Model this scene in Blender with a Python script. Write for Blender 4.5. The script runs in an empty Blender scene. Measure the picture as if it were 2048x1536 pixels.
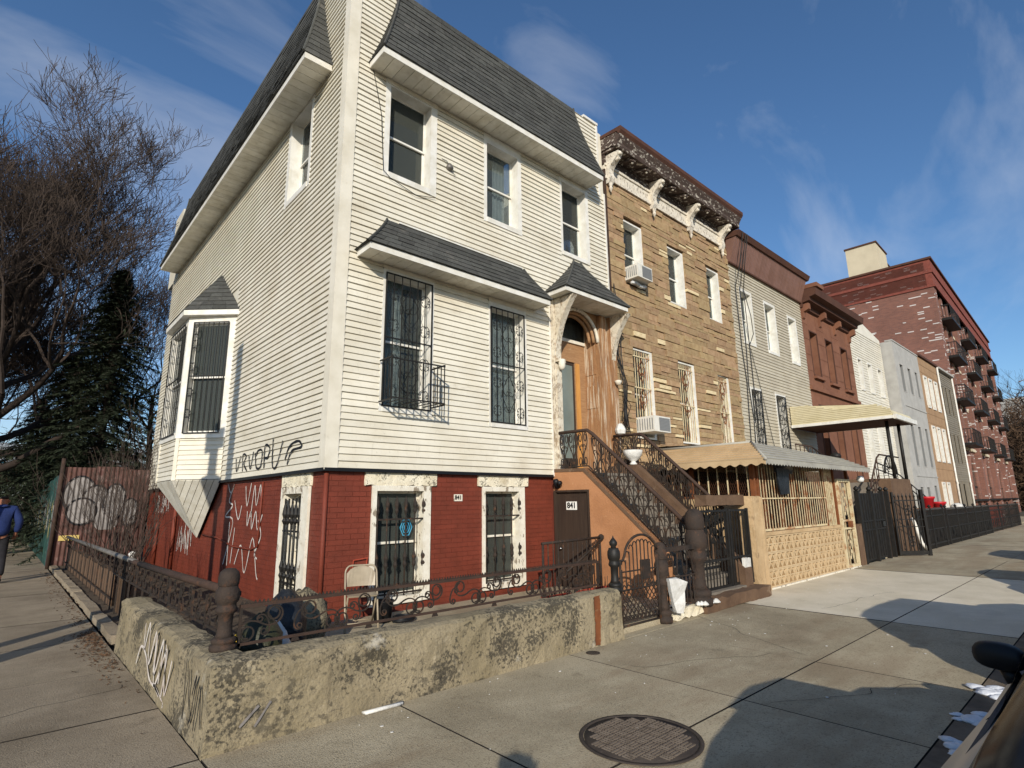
import bpy, bmesh, math, random
import numpy as np
from mathutils import Vector, Matrix, Euler
random.seed(7)
R = math.radians
SC = bpy.context.scene
COL = SC.collection

# ---------------------------------------------------------------- camera
cam = bpy.data.cameras.new("camera")
cam.lens = 1106.07 / 2048 * 36
cam.sensor_width = 36
cam.clip_start = 0.05
cam.clip_end = 900
camo = bpy.data.objects.new("camera", cam)
COL.objects.link(camo)
camo.location = (0, 0, 1.6)
camo.rotation_euler = (R(102.075), R(0.706), R(-42.127))
SC.camera = camo

# ---------------------------------------------------------------- sky and sun
AZ, EL = R(42.5), R(21.5)            # light travels towards azimuth AZ from +Y to +X
W = bpy.data.worlds.new("World")
SC.world = W
W.use_nodes = True
wn, wl = W.node_tree.nodes, W.node_tree.links
bg = wn["Background"]
sky = wn.new("ShaderNodeTexSky")
sky.sky_type = 'NISHITA'
sky.sun_disc = False
sky.sun_elevation = EL
sky.sun_rotation = AZ + math.pi
sky.air_density = 1.0
sky.dust_density = 0.3
sky.ozone_density = 4.5
tc = wn.new("ShaderNodeTexCoord")
mp = wn.new("ShaderNodeMapping")
mp.inputs['Rotation'].default_value = (R(20), R(35), R(-30))
mp.inputs['Scale'].default_value = (1.2, 3.2, 2.4)
wl.new(tc.outputs['Generated'], mp.inputs[0])
n1 = wn.new("ShaderNodeTexNoise")
n1.inputs['Scale'].default_value = 1.5
n1.inputs['Detail'].default_value = 9
n1.inputs['Roughness'].default_value = 0.55
n1.inputs['Distortion'].default_value = 0.5
wl.new(mp.outputs[0], n1.inputs['Vector'])
cr = wn.new("ShaderNodeValToRGB")
cr.color_ramp.elements[0].position = 0.50
cr.color_ramp.elements[0].color = (0, 0, 0, 1)
cr.color_ramp.elements[1].position = 0.82
cr.color_ramp.elements[1].color = (0.42, 0.42, 0.42, 1)
wl.new(n1.outputs['Fac'], cr.inputs[0])
mx = wn.new("ShaderNodeMixRGB")
mx.inputs[2].default_value = (6.0, 6.2, 6.6, 1)
wl.new(cr.outputs[0], mx.inputs[0])
sat = wn.new("ShaderNodeHueSaturation")
sat.inputs['Saturation'].default_value = 1.06
wl.new(sky.outputs[0], sat.inputs['Color'])
wl.new(sat.outputs[0], mx.inputs[1])
wl.new(mx.outputs[0], bg.inputs[0])
bg.inputs[1].default_value = 0.135
sunl = bpy.data.lights.new("sun", 'SUN')
sunl.energy = 4.7
sunl.angle = R(0.5)
sunl.color = (1.0, 0.93, 0.81)
suno = bpy.data.objects.new("sun", sunl)
COL.objects.link(suno)
dv = Vector((math.sin(AZ) * math.cos(EL), math.cos(AZ) * math.cos(EL), -math.sin(EL)))
suno.rotation_euler = dv.to_track_quat('-Z', 'Y').to_euler()
suno.location = (-20, -20, 20)
vs = SC.view_settings
SC.display_settings.display_device = 'sRGB'
vs.view_transform = 'Standard'
vs.look = 'None'
vs.exposure = 0.0
vs.gamma = 1.0
vs.use_curve_mapping = False

# ---------------------------------------------------------------- materials
def lin(c):
    return tuple((x / 12.92 if x <= 0.04045 else ((x + 0.055) / 1.055) ** 2.4) for x in c)
def hexc(h):
    return lin(tuple(int(h[i:i + 2], 16) / 255 for i in (0, 2, 4)))
def c4(c):
    if isinstance(c, str): c = hexc(c)
    return (c[0], c[1], c[2], 1)

def mat(name, col, col2=None, ns=4.0, rough=0.8, bump=0.0, bs=40.0, metal=0.0, spec=0.3,
        spots=(), rnd=0.0, hue=0.0, stretch=(1, 1, 1), lo=0.4, hi=0.65, det=8):
    """col/col2 mixed by noise; spots: list of (colour, scale, lo, hi, strength[, stretch])."""
    m = bpy.data.materials.new(name)
    m.use_nodes = True
    nt = m.node_tree
    N, L = nt.nodes, nt.links
    b = N["Principled BSDF"]
    b.inputs['Roughness'].default_value = rough
    b.inputs['Metallic'].default_value = metal
    b.inputs['Specular IOR Level'].default_value = spec
    geo = N.new("ShaderNodeNewGeometry")
    def noise(scale, st=(1, 1, 1), off=0.0, detail=det):
        mpn = N.new("ShaderNodeMapping")
        mpn.inputs['Scale'].default_value = st
        mpn.inputs['Location'].default_value = (off, off * 1.7, off * .6)
        L.new(geo.outputs['Position'], mpn.inputs[0])
        t = N.new("ShaderNodeTexNoise")
        t.inputs['Scale'].default_value = scale
        t.inputs['Detail'].default_value = detail
        t.inputs['Roughness'].default_value = 0.62
        L.new(mpn.outputs[0], t.inputs['Vector'])
        return t.outputs['Fac']
    def ramp(fac, a, c, top=1.0):
        r = N.new("ShaderNodeMapRange")
        r.inputs['From Min'].default_value = a
        r.inputs['From Max'].default_value = c
        r.inputs['To Max'].default_value = top
        L.new(fac, r.inputs['Value'])
        return r.outputs['Result']
    if col2 is not None:
        mixn = N.new("ShaderNodeMixRGB")
        mixn.inputs[1].default_value = c4(col)
        mixn.inputs[2].default_value = c4(col2)
        L.new(ramp(noise(ns, stretch), lo, hi), mixn.inputs[0])
        out = mixn.outputs[0]
    else:
        rg = N.new("ShaderNodeRGB")
        rg.outputs[0].default_value = c4(col)
        out = rg.outputs[0]
    for i, s in enumerate(spots):
        mixn = N.new("ShaderNodeMixRGB")
        mixn.inputs[2].default_value = c4(s[0])
        fac = noise(s[1], s[5] if len(s) > 5 else (1, 1, 1), 13.1 * (i + 1))
        if len(s) > 6:        # a second, broad noise decides where the patches gather
            ma = N.new("ShaderNodeMath"); ma.operation = 'MULTIPLY_ADD'
            L.new(noise(s[6], (1, 1, 1), 5.7 * (i + 1), 3), ma.inputs[0])
            ma.inputs[1].default_value = s[7]; L.new(fac, ma.inputs[2])
            sb = N.new("ShaderNodeMath"); sb.operation = 'SUBTRACT'; sb.inputs[1].default_value = s[7] * .5
            L.new(ma.outputs[0], sb.inputs[0]); fac = sb.outputs[0]
        L.new(ramp(fac, s[2], s[3], s[4]), mixn.inputs[0])
        L.new(out, mixn.inputs[1])
        out = mixn.outputs[0]
    if rnd > 0 or hue > 0:
        oi = N.new("ShaderNodeObjectInfo")
        ad = N.new("ShaderNodeMath"); ad.operation = 'ADD'
        L.new(oi.outputs['Random'], ad.inputs[0])
        L.new(geo.outputs['Random Per Island'], ad.inputs[1])
        fr = N.new("ShaderNodeMath"); fr.operation = 'FRACT'
        L.new(ad.outputs[0], fr.inputs[0])
        hs = N.new("ShaderNodeHueSaturation")
        r = N.new("ShaderNodeMapRange")
        r.inputs['To Min'].default_value = 1 - rnd
        r.inputs['To Max'].default_value = 1 + rnd
        L.new(fr.outputs[0], r.inputs['Value'])
        L.new(r.outputs['Result'], hs.inputs['Value'])
        if hue > 0:
            ml = N.new("ShaderNodeMath"); ml.operation = 'MULTIPLY'; ml.inputs[1].default_value = 7.31
            L.new(fr.outputs[0], ml.inputs[0])
            f2 = N.new("ShaderNodeMath"); f2.operation = 'FRACT'
            L.new(ml.outputs[0], f2.inputs[0])
            r2 = N.new("ShaderNodeMapRange")
            r2.inputs['To Min'].default_value = 0.5 - hue
            r2.inputs['To Max'].default_value = 0.5 + hue
            L.new(f2.outputs[0], r2.inputs['Value'])
            L.new(r2.outputs['Result'], hs.inputs['Hue'])
        L.new(out, hs.inputs['Color'])
        out = hs.outputs['Color']
    L.new(out, b.inputs['Base Color'])
    if bump > 0:
        bn = N.new("ShaderNodeBump")
        bn.inputs['Strength'].default_value = bump
        bn.inputs['Distance'].default_value = 0.02
        L.new(noise(bs, (1, 1, 1), 3.3, 6), bn.inputs['Height'])
        L.new(bn.outputs[0], b.inputs['Normal'])
    return m

M = {}
M['siding'] = mat('cream_vinyl', 'dad4c4', 'cfc7b4', ns=1.3, rough=.45, spots=[('ab9d82', 2.2, .58, .8, .5, (.5, .5, 1.6)), ('877960', 9, .66, .8, .4), ('918670', 14, .58, .75, .35, (2.5, 2.5, .25))], rnd=.045)
M['trim'] = mat('cream_trim', 'ddd6c6', 'cdc5b2', ns=2, rough=.45, spots=[('8c8069', 6, .62, .8, .45)])
M['white'] = mat('white_aluminium', 'dfdcd4', 'cfcabd', ns=5, rough=.4, spots=[('7c7468', 9, .64, .8, .45)])
M['soffit'] = mat('soffit_white', 'dedacd', 'c9c3b2', ns=4, rough=.5, rnd=.09, spots=[('6e6252', 5, .58, .78, .55)])
M['shingle'] = mat('grey_shingle', '4f4f4b', '434340', ns=14, rough=.95, bump=.5, bs=160, rnd=.22, hue=.02, spots=[('7a756c', 3.0, .62, .75, .45), ('33332f', 1.2, .6, .8, .4)])
M['redbrick'] = mat('red_painted_brick', '763626', '683021', ns=3, rough=.6, bump=.4, bs=55, rnd=.05, spots=[('93573f', 9, .67, .8, .35), ('45221a', 1.3, .58, .8, .5), ('8d6a58', 30, .68, .74, .4)])
M['mortar_red'] = mat('red_painted_mortar', '6d3427', '632e22', ns=5, rough=.7, bump=.3)
M['peelwhite'] = mat('peeling_white_paint', 'e0dacb', 'd2c9b6', ns=6, rough=.7, bump=.3, bs=30, spots=[('6a5842', 12, .60, .66, .8, (1, 1, .6), 2.0, .8), ('b09a7c', 3.5, .6, .75, .5)])
M['peelwood'] = mat('peeling_wood', '8f6848', 'a47c56', ns=5, rough=.75, bump=.5, bs=28, stretch=(2, 2, .5), spots=[('d4c8b2', 9, .5, .62, .75, (2, 2, .12)), ('5c3d2a', 9, .58, .66, .5, (2, 2, .2))])
M['doorwood'] = mat('brown_door_wood', '94704f', 'a5805c', ns=6, rough=.6, stretch=(1, 1, 6), bump=.2, spots=[('c4b294', 7, .62, .74, .5)])
M['doorpine'] = mat('pale_door_wood', 'c9924f', 'b87f43', ns=8, rough=.6, stretch=(8, 8, .6))
M['lintel'] = mat('peeling_lintel', 'e6ddc6', 'd8ccb0', ns=5, rough=.8, bump=.5, bs=35, spots=[('4a4438', 40, .57, .64, .8, (1, 1, 1), 5, .8), ('a6967a', 4, .56, .72, .6)])
M['concwall'] = mat('lichened_concrete', '9a8d73', '85795f', ns=1.6, rough=.95, bump=.9, bs=26, spots=[('645b4b', 1.1, .48, .75, .55), ('2d2b27', 34, .55, .64, .8, (1, 1, 1), 1.5, 1.2), ('b3a68c', 9, .6, .7, .5), ('3a3731', 16, .59, .68, .65, (1, 1, 1.3), 1.0, 1.1), ('6f6655', 60, .52, .64, .55), ('bcb5a6', 2.2, .66, .72, .6), ('54493a', 5, .6, .74, .5, (2.5, 2.5, .35))])
M['conc'] = mat('sidewalk_concrete', 'b6a98e', 'a3967c', ns=1.4, rough=.9, bump=.7, bs=90, rnd=.06, spots=[('736650', .7, .5, .75, .65), ('584c3a', 3.5, .6, .76, .55), ('c8bca2', 45, .58, .68, .45), ('5a4e3b', 70, .53, .66, .65), ('463c2e', 9, .66, .73, .6), ('8a745a', .35, .48, .6, .4, (1, 4, 1))])
M['concnew'] = mat('pale_new_concrete', 'dcd1ba', 'cfc4ab', ns=1.5, rough=.9, bump=.4, bs=80, rnd=.03, spots=[('a3957c', 1.0, .54, .78, .55), ('857a68', 55, .58, .7, .45), ('8d806a', 6, .66, .74, .4)])
M['joint'] = mat('joint_dirt', '2a2520', '201c18', ns=8, rough=1)
M['dirt'] = mat('yard_dirt', '4b4034', '5e5142', ns=5, rough=1, bump=.8, bs=30)
M['asphalt'] = mat('asphalt', '3d3c3b', '484644', ns=3, rough=.95, bump=.5, bs=120)
M['grass'] = mat('far_ground', '5a5142', '4a4236', ns=.3, rough=1)
M['iron'] = mat('rusty_iron', '2b2520', '372c25', ns=7, rough=.75, bump=.3, bs=90, spots=[('63432d', 9, .55, .68, .65), ('7d5638', 25, .64, .74, .5)])
M['ironblack'] = mat('black_iron', '1b1a19', '26231f', ns=9, rough=.55, spots=[('4a3022', 14, .62, .7, .5)])
M['ironbrown'] = mat('brown_rust_rail', '45342b', '382b24', ns=6, rough=.8, spots=[('66462f', 12, .6, .7, .5)])
M['newel'] = mat('rusty_cast_iron', '332b26', '40332a', ns=6, rough=.8, bump=.5, bs=40, spots=[('66432e', 8, .58, .7, .6), ('1f1c1a', 5, .58, .68, .7)])
M['orange'] = mat('orange_stucco', 'b3805a', 'a6744e', ns=1.6, rough=.9, bump=.4, bs=45, spots=[('875a3c', 1.4, .54, .75, .65), ('c9a07a', 6, .64, .76, .45), ('6e4c36', 10, .68, .76, .5)])
M['browndoor'] = mat('brown_steel_door', '372c25', '41352c', ns=3, rough=.5, stretch=(6, 6, .5))
M['step'] = mat('grey_step', '80776b', '6d655a', ns=4, rough=.9, bump=.4)
M['cheek'] = mat('brown_stucco', '6b5441', '5c4737', ns=3, rough=.95, bump=.6, bs=25, spots=[('8d7a64', 5, .62, .72, .6)])
M['form'] = mat('tan_formstone', 'a38a69', '927757', ns=8, rough=.95, bump=.8, bs=30, rnd=.14, hue=.01, spots=[('7c644b', 6, .56, .72, .5)])
M['formwhite'] = mat('cream_formstone', 'd6c49e', 'c9b48c', ns=9, rough=.95, bump=.6, bs=28, rnd=.06)
M['formjoint'] = mat('formstone_joint', '5e4a34', '54412d', ns=9, rough=1)
M['cornwhite'] = mat('flaking_cornice', 'd9d1c2', 'c9c0af', ns=6, rough=.8, bump=.5, bs=25, spots=[('5f5048', 17, .54, .64, .75, (1, 1, .7)), ('8a7a6c', 4, .56, .72, .5)])
M['corndark'] = mat('dark_cornice', '50423b', '443832', ns=6, rough=.85, bump=.5, bs=30, spots=[('cfc6b8', 9, .55, .62, .75, (1, 1, 2))])
M['beige'] = mat('beige_awning', 'c2a884', 'b59b77', ns=2, rough=.6, spots=[('8c6f4e', 4, .58, .78, .5)])
M['greyawn'] = mat('grey_awning', 'a5a195', '97938a', ns=2, rough=.6, spots=[('6a665c', 4, .58, .75, .5)])
M['rustcream'] = mat('cream_iron_rusting', 'd2c29e', 'c4b28c', ns=6, rough=.7, spots=[('96592f', 4, .5, .62, .8), ('74401f', 14, .6, .7, .6)])
M['rust'] = mat('rust_iron', '7d4a2a', '6a3e24', ns=8, rough=.85, spots=[('b89a70', 9, .62, .7, .4)])
M['breeze'] = mat('tan_breeze_block', 'c6ad88', 'baa07b', ns=4, rough=.9, bump=.4, bs=50, rnd=.05, spots=[('8f7a5c', 3, .58, .75, .45)])
M['plaster'] = mat('tan_plaster', 'bfa37d', 'ad916c', ns=2.5, rough=.95, bump=.8, bs=18, spots=[('735b43', 5, .58, .72, .7), ('d0bb98', 9, .6, .7, .4)])
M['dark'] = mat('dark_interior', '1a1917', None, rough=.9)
M['grey3'] = mat('grey_siding', 'b9b09c', 'aca28e', ns=2, rough=.5, rnd=.03)
M['brownmetal'] = mat('brown_corrugated_metal', '7d5f55', '735549', ns=2, rough=.55, rnd=.08)
M['brownstone'] = mat('brownstone', '7f5743', '734c3a', ns=2, rough=.9, bump=.4, bs=40, rnd=.05, spots=[('5f3f30', 1.2, .52, .7, .5)])
M['darkbrown'] = mat('dark_brown_cornice', '55382b', '4a3026', ns=3, rough=.8)
M['white5'] = mat('white_siding', 'dcd6c6', 'd0c9b8', ns=2, rough=.5, rnd=.03)
M['stucco6'] = mat('grey_stucco', 'a9a7a2', '9b9994', ns=2, rough=.95, bump=.3)
M['tan7'] = mat('tan_stucco', 'a08263', '93765a', ns=2, rough=.95, rnd=.05)
M['grey8'] = mat('grey_brown_siding', '817868', '776e5f', ns=2, rough=.6, rnd=.04)
M['brickdark'] = mat('dark_red_brick_trim', '83483c', '713c32', ns=5, rough=.9, bump=.5, bs=20, spots=[('d8cfc4', 7, .68, .71, .8, (1, 1, 3)), ('5c3a32', 1.5, .5, .7, .5)])
M['cream'] = mat('cream_stucco', 'c9bda3', 'bdb198', ns=1, rough=.9)
M['corr'] = mat('rusty_corrugated_sheet', '503730', '674842', ns=2, rough=.8, spots=[('8d7a74', 3, .56, .7, .6), ('261e1b', 2, .52, .66, .65), ('74523c', 7, .6, .7, .5)], rnd=.15)  # rust tones; the dark blotches put some shade into the sheet's colour
M['silver'] = mat('silver_spray_paint', '8a8480', '6a6562', ns=5, rough=.6, spots=[('4f4640', 6, .56, .68, .6, (3, 3, .6))])
M['blackpaint'] = mat('black_spray_paint', '17161a', None, rough=.6)
M['whitepaint'] = mat('white_spray_paint', 'd8d0c8', 'b9a99e', ns=8, rough=.7)
M['yellowpaint'] = mat('yellow_spray_paint', 'c9b06a', None, rough=.7)
M['greenfence'] = mat('green_painted_ply', '23483f', '1d3b35', ns=3, rough=.6, rnd=.3, spots=[('8f9a90', 5, .6, .68, .6)])
M['plyred'] = mat('purple_painted_ply', '5a4048', '4a3238', ns=3, rough=.7, spots=[('a89aa0', 4, .58, .68, .6)])
M['bark'] = mat('grey_bark', '2d2520', '3a302a', ns=6, rough=1, bump=.8, bs=25)
M['twig'] = mat('brown_twig', '3a312b', '463b34', ns=4, rough=1)
M['needle'] = mat('spruce_needle', '27301f', '333a28', ns=5, rough=.9, rnd=.3)
M['brushw'] = mat('dry_brush', '4a392c', '5a4736', ns=3, rough=1, rnd=.2)
M['jacket'] = mat('blue_jacket', '1f2f5e', '18264e', ns=5, rough=.85, bump=.5, bs=14)
M['trouser'] = mat('dark_trousers', '1e1d20', '28272b', ns=6, rough=.9)
M['skin'] = mat('skin', '8a5a44', None, rough=.6)
M['hair'] = mat('dark_hair', '1a1513', None, rough=.8)
M['shoe'] = mat('black_shoe', '151515', None, rough=.5)
M['chairmetal'] = mat('beige_steel_chair', 'a0927b', '8f826d', ns=6, rough=.4, spots=[('6a5238', 12, .64, .72, .5)])
M['bagwhite'] = mat('white_plastic', 'dcdad4', 'c5c2ba', ns=7, rough=.5, bump=.7, bs=18)
M['bagyellow'] = mat('yellow_plastic', 'c9a838', 'b8902c', ns=6, rough=.5, bump=.7, bs=18)
M['bagdark'] = mat('olive_plastic_bag', '3a3a26', '2c2d20', ns=6, rough=.4, bump=.7, bs=18)
M['bagblack'] = mat('black_plastic', '1b1d20', '2b2e33', ns=6, rough=.35, bump=.7, bs=18)
M['terra'] = mat('terracotta', 'b04c36', 'a04431', ns=5, rough=.8)
M['redpot'] = mat('red_plastic_pot', 'b8262c', None, rough=.4)
M['carbeige'] = mat('grey_car_paint', 'a09d95', None, rough=.3, spec=.5)
M['cardark'] = mat('dark_car_paint', '23262b', None, rough=.25, spec=.5)
M['rubber'] = mat('black_rubber', '141414', None, rough=.7)
M['chrome'] = mat('wheel_alloy', '9a9a9a', None, rough=.3, metal=1)
M['blackplastic'] = mat('black_plastic_trim', '16171a', None, rough=.5)
M['lampred'] = mat('red_lens', '7a0f0f', None, rough=.2)
M['snow'] = mat('dirty_snow', 'e4e6ea', 'c9ccd2', ns=8, rough=.8, bump=.5, bs=30)
M['castiron'] = mat('worn_manhole_iron', '3a332e', '443c35', ns=12, rough=.65, spots=[('5d544b', 30, .6, .68, .5), ('2a2521', 6, .55, .7, .6)], bump=.3, bs=60)
M['acwhite'] = mat('ac_white', 'd8d5cc', 'c8c4b8', ns=5, rough=.5)
M['acgrille'] = mat('ac_grille_grey', '7b7c7c', None, rough=.6)
M['curtain'] = mat('white_curtain', 'cfd0cf', 'b9bbbb', ns=6, rough=.9)
M['curtainblue'] = mat('blue_curtain', '4fa3c4', '3a8cb0', ns=6, rough=.9)
M['curtaindark'] = mat('maroon_curtain', '4a2a30', '3a2026', ns=6, rough=.9)
M['camwhite'] = mat('white_camera_plastic', 'd9d9d6', None, rough=.4)
M['print'] = mat('black_print', '121212', None, rough=.6)
M['paper'] = mat('white_plate', 'e8e6df', None, rough=.5)
M['steelgrey'] = mat('galvanised_pipe', '7d7872', '6a655f', ns=8, rough=.5, metal=.4)
M['wire'] = mat('black_cable', '1a1818', None, rough=.6)
M['leaflit'] = mat('dry_leaf', '55402f', '654c38', ns=9, rough=1, rnd=.3)
M['wood'] = mat('weathered_wood', '8a6a48', '765a3c', ns=4, rough=.9, stretch=(.6, 6, 6))
M['plant'] = mat('dull_green_leaf', '3c4a2c', '4a5a36', ns=6, rough=.7, rnd=.2)
M['traincar'] = mat('train_silver', '9aa0a2', '8c9294', ns=2, rough=.4)
M['steelrust'] = mat('viaduct_brown', '6a4436', '553629', ns=3, rough=.8)
M['white6'] = mat('frosted_glass', '77807a', '69726c', ns=1.3, rough=.25, spec=.5)

def glassmat(name, tint, fac, tree_refl=.16):
    m = bpy.data.materials.new(name)
    m.use_nodes = True
    N, L = m.node_tree.nodes, m.node_tree.links
    out = N["Material Output"]
    N.remove(N["Principled BSDF"])
    tr = N.new("ShaderNodeBsdfTransparent"); tr.inputs[0].default_value = (*tint, 1)
    gl = N.new("ShaderNodeBsdfGlossy"); gl.inputs[0].default_value = (.9, .93, .95, 1); gl.inputs[1].default_value = 0.02
    fr = N.new("ShaderNodeLayerWeight"); fr.inputs[0].default_value = fac
    geo = N.new("ShaderNodeNewGeometry")
    nz = N.new("ShaderNodeTexNoise"); nz.inputs['Scale'].default_value = 1.6; nz.inputs['Detail'].default_value = 1
    L.new(geo.outputs['Position'], nz.inputs['Vector'])
    bp = N.new("ShaderNodeBump"); bp.inputs['Strength'].default_value = .12; bp.inputs['Distance'].default_value = .03
    L.new(nz.outputs['Fac'], bp.inputs['Height'])
    L.new(bp.outputs[0], gl.inputs['Normal'])
    mxs = N.new("ShaderNodeMixShader")
    L.new(fr.outputs['Fresnel'], mxs.inputs[0])
    df = N.new("ShaderNodeBsdfDiffuse"); df.inputs[0].default_value = (.20, .215, .19, 1)     # flat grey-green standing in for trees reflected in the pane
    md = N.new("ShaderNodeMixShader"); md.inputs[0].default_value = tree_refl
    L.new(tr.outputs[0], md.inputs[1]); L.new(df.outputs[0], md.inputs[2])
    L.new(md.outputs[0], mxs.inputs[1]); L.new(gl.outputs[0], mxs.inputs[2])
    L.new(mxs.outputs[0], out.inputs[0])
    return m
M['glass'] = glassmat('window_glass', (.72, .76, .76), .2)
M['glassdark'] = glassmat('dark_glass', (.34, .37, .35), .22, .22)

def brickmat(name, c1, c2, cm, white, sx=.21, sz=.07, axis='x', pw=.05):
    """procedural brick for walls too far off to build brick by brick"""
    m = bpy.data.materials.new(name)
    m.use_nodes = True
    N, L = m.node_tree.nodes, m.node_tree.links
    b = N["Principled BSDF"]; b.inputs['Roughness'].default_value = .9
    geo = N.new("ShaderNodeNewGeometry")
    sp = N.new("ShaderNodeSeparateXYZ"); L.new(geo.outputs['Position'], sp.inputs[0])
    ad = N.new("ShaderNodeMath"); ad.operation = 'ADD'
    L.new(sp.outputs[0], ad.inputs[0]); L.new(sp.outputs[1], ad.inputs[1])
    cb = N.new("ShaderNodeCombineXYZ")
    L.new(ad.outputs[0], cb.inputs[0]); L.new(sp.outputs[2], cb.inputs[1])
    bt = N.new("ShaderNodeTexBrick")
    bt.inputs['Scale'].default_value = 1
    bt.inputs['Brick Width'].default_value = sx
    bt.inputs['Row Height'].default_value = sz
    bt.inputs['Mortar Size'].default_value = .008
    bt.inputs['Color1'].default_value = c4(c1); bt.inputs['Color2'].default_value = c4(c2)
    bt.inputs['Mortar'].default_value = c4(cm)
    L.new(cb.outputs[0], bt.inputs['Vector'])
    # white-splashed bricks: cells of about two bricks picked by a white noise
    sn = N.new("ShaderNodeVectorMath"); sn.operation = 'DIVIDE'; sn.inputs[1].default_value = (sx * 1.7, sz * .95, 1)
    L.new(cb.outputs[0], sn.inputs[0])
    fl = N.new("ShaderNodeVectorMath"); fl.operation = 'FLOOR'; L.new(sn.outputs[0], fl.inputs[0])
    wnz = N.new("ShaderNodeTexWhiteNoise"); L.new(fl.outputs[0], wnz.inputs['Vector'])
    big = N.new("ShaderNodeTexNoise"); big.inputs['Scale'].default_value = .35; L.new(geo.outputs['Position'], big.inputs['Vector'])
    mu = N.new("ShaderNodeMath"); mu.operation = 'MULTIPLY'; mu.inputs[1].default_value = pw * 2.2
    L.new(big.outputs['Fac'], mu.inputs[0])
    lt = N.new("ShaderNodeMath"); lt.operation = 'LESS_THAN'
    L.new(wnz.outputs['Value'], lt.inputs[0]); L.new(mu.outputs[0], lt.inputs[1])
    mxn = N.new("ShaderNodeMixRGB"); mxn.inputs[2].default_value = c4(white)
    L.new(lt.outputs[0], mxn.inputs[0]); L.new(bt.outputs['Color'], mxn.inputs[1])
    n2 = N.new("ShaderNodeTexNoise"); n2.inputs['Scale'].default_value = .8; n2.inputs['Detail'].default_value = 6
    L.new(geo.outputs['Position'], n2.inputs['Vector'])
    m2 = N.new("ShaderNodeMixRGB"); m2.blend_type = 'MULTIPLY'; m2.inputs[0].default_value = .5
    L.new(mxn.outputs[0], m2.inputs[1]); L.new(n2.outputs['Fac'], m2.inputs[2])
    g = N.new("ShaderNodeGamma"); g.inputs[1].default_value = .85; L.new(m2.outputs[0], g.inputs[0])
    L.new(g.outputs[0], b.inputs['Base Color'])
    return m
M['bigbrick'] = brickmat('splashed_red_brick', '86503f', '6d4135', '6f584e', 'd6cec6')

# ---------------------------------------------------------------- builders
class Fr:
    """a vertical face: u runs along it, d stands out of it, z is up"""
    def __init__(s, x, y, th=0.0, z=0.0):
        s.o = Vector((x, y, z)); s.th = th
        s.u = Vector((math.cos(th), math.sin(th), 0)); s.n = Vector((math.sin(th), -math.cos(th), 0))
    def __call__(s, u, d, z):
        return s.o + s.u * u + s.n * d + Vector((0, 0, z))
class Plan:
    """plain world axes: u is x, d is y"""
    u = Vector((1, 0, 0)); n = Vector((0, 1, 0)); th = 0.0
    def __call__(s, u, d, z): return Vector((u, d, z))
WORLD = Plan()

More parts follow.
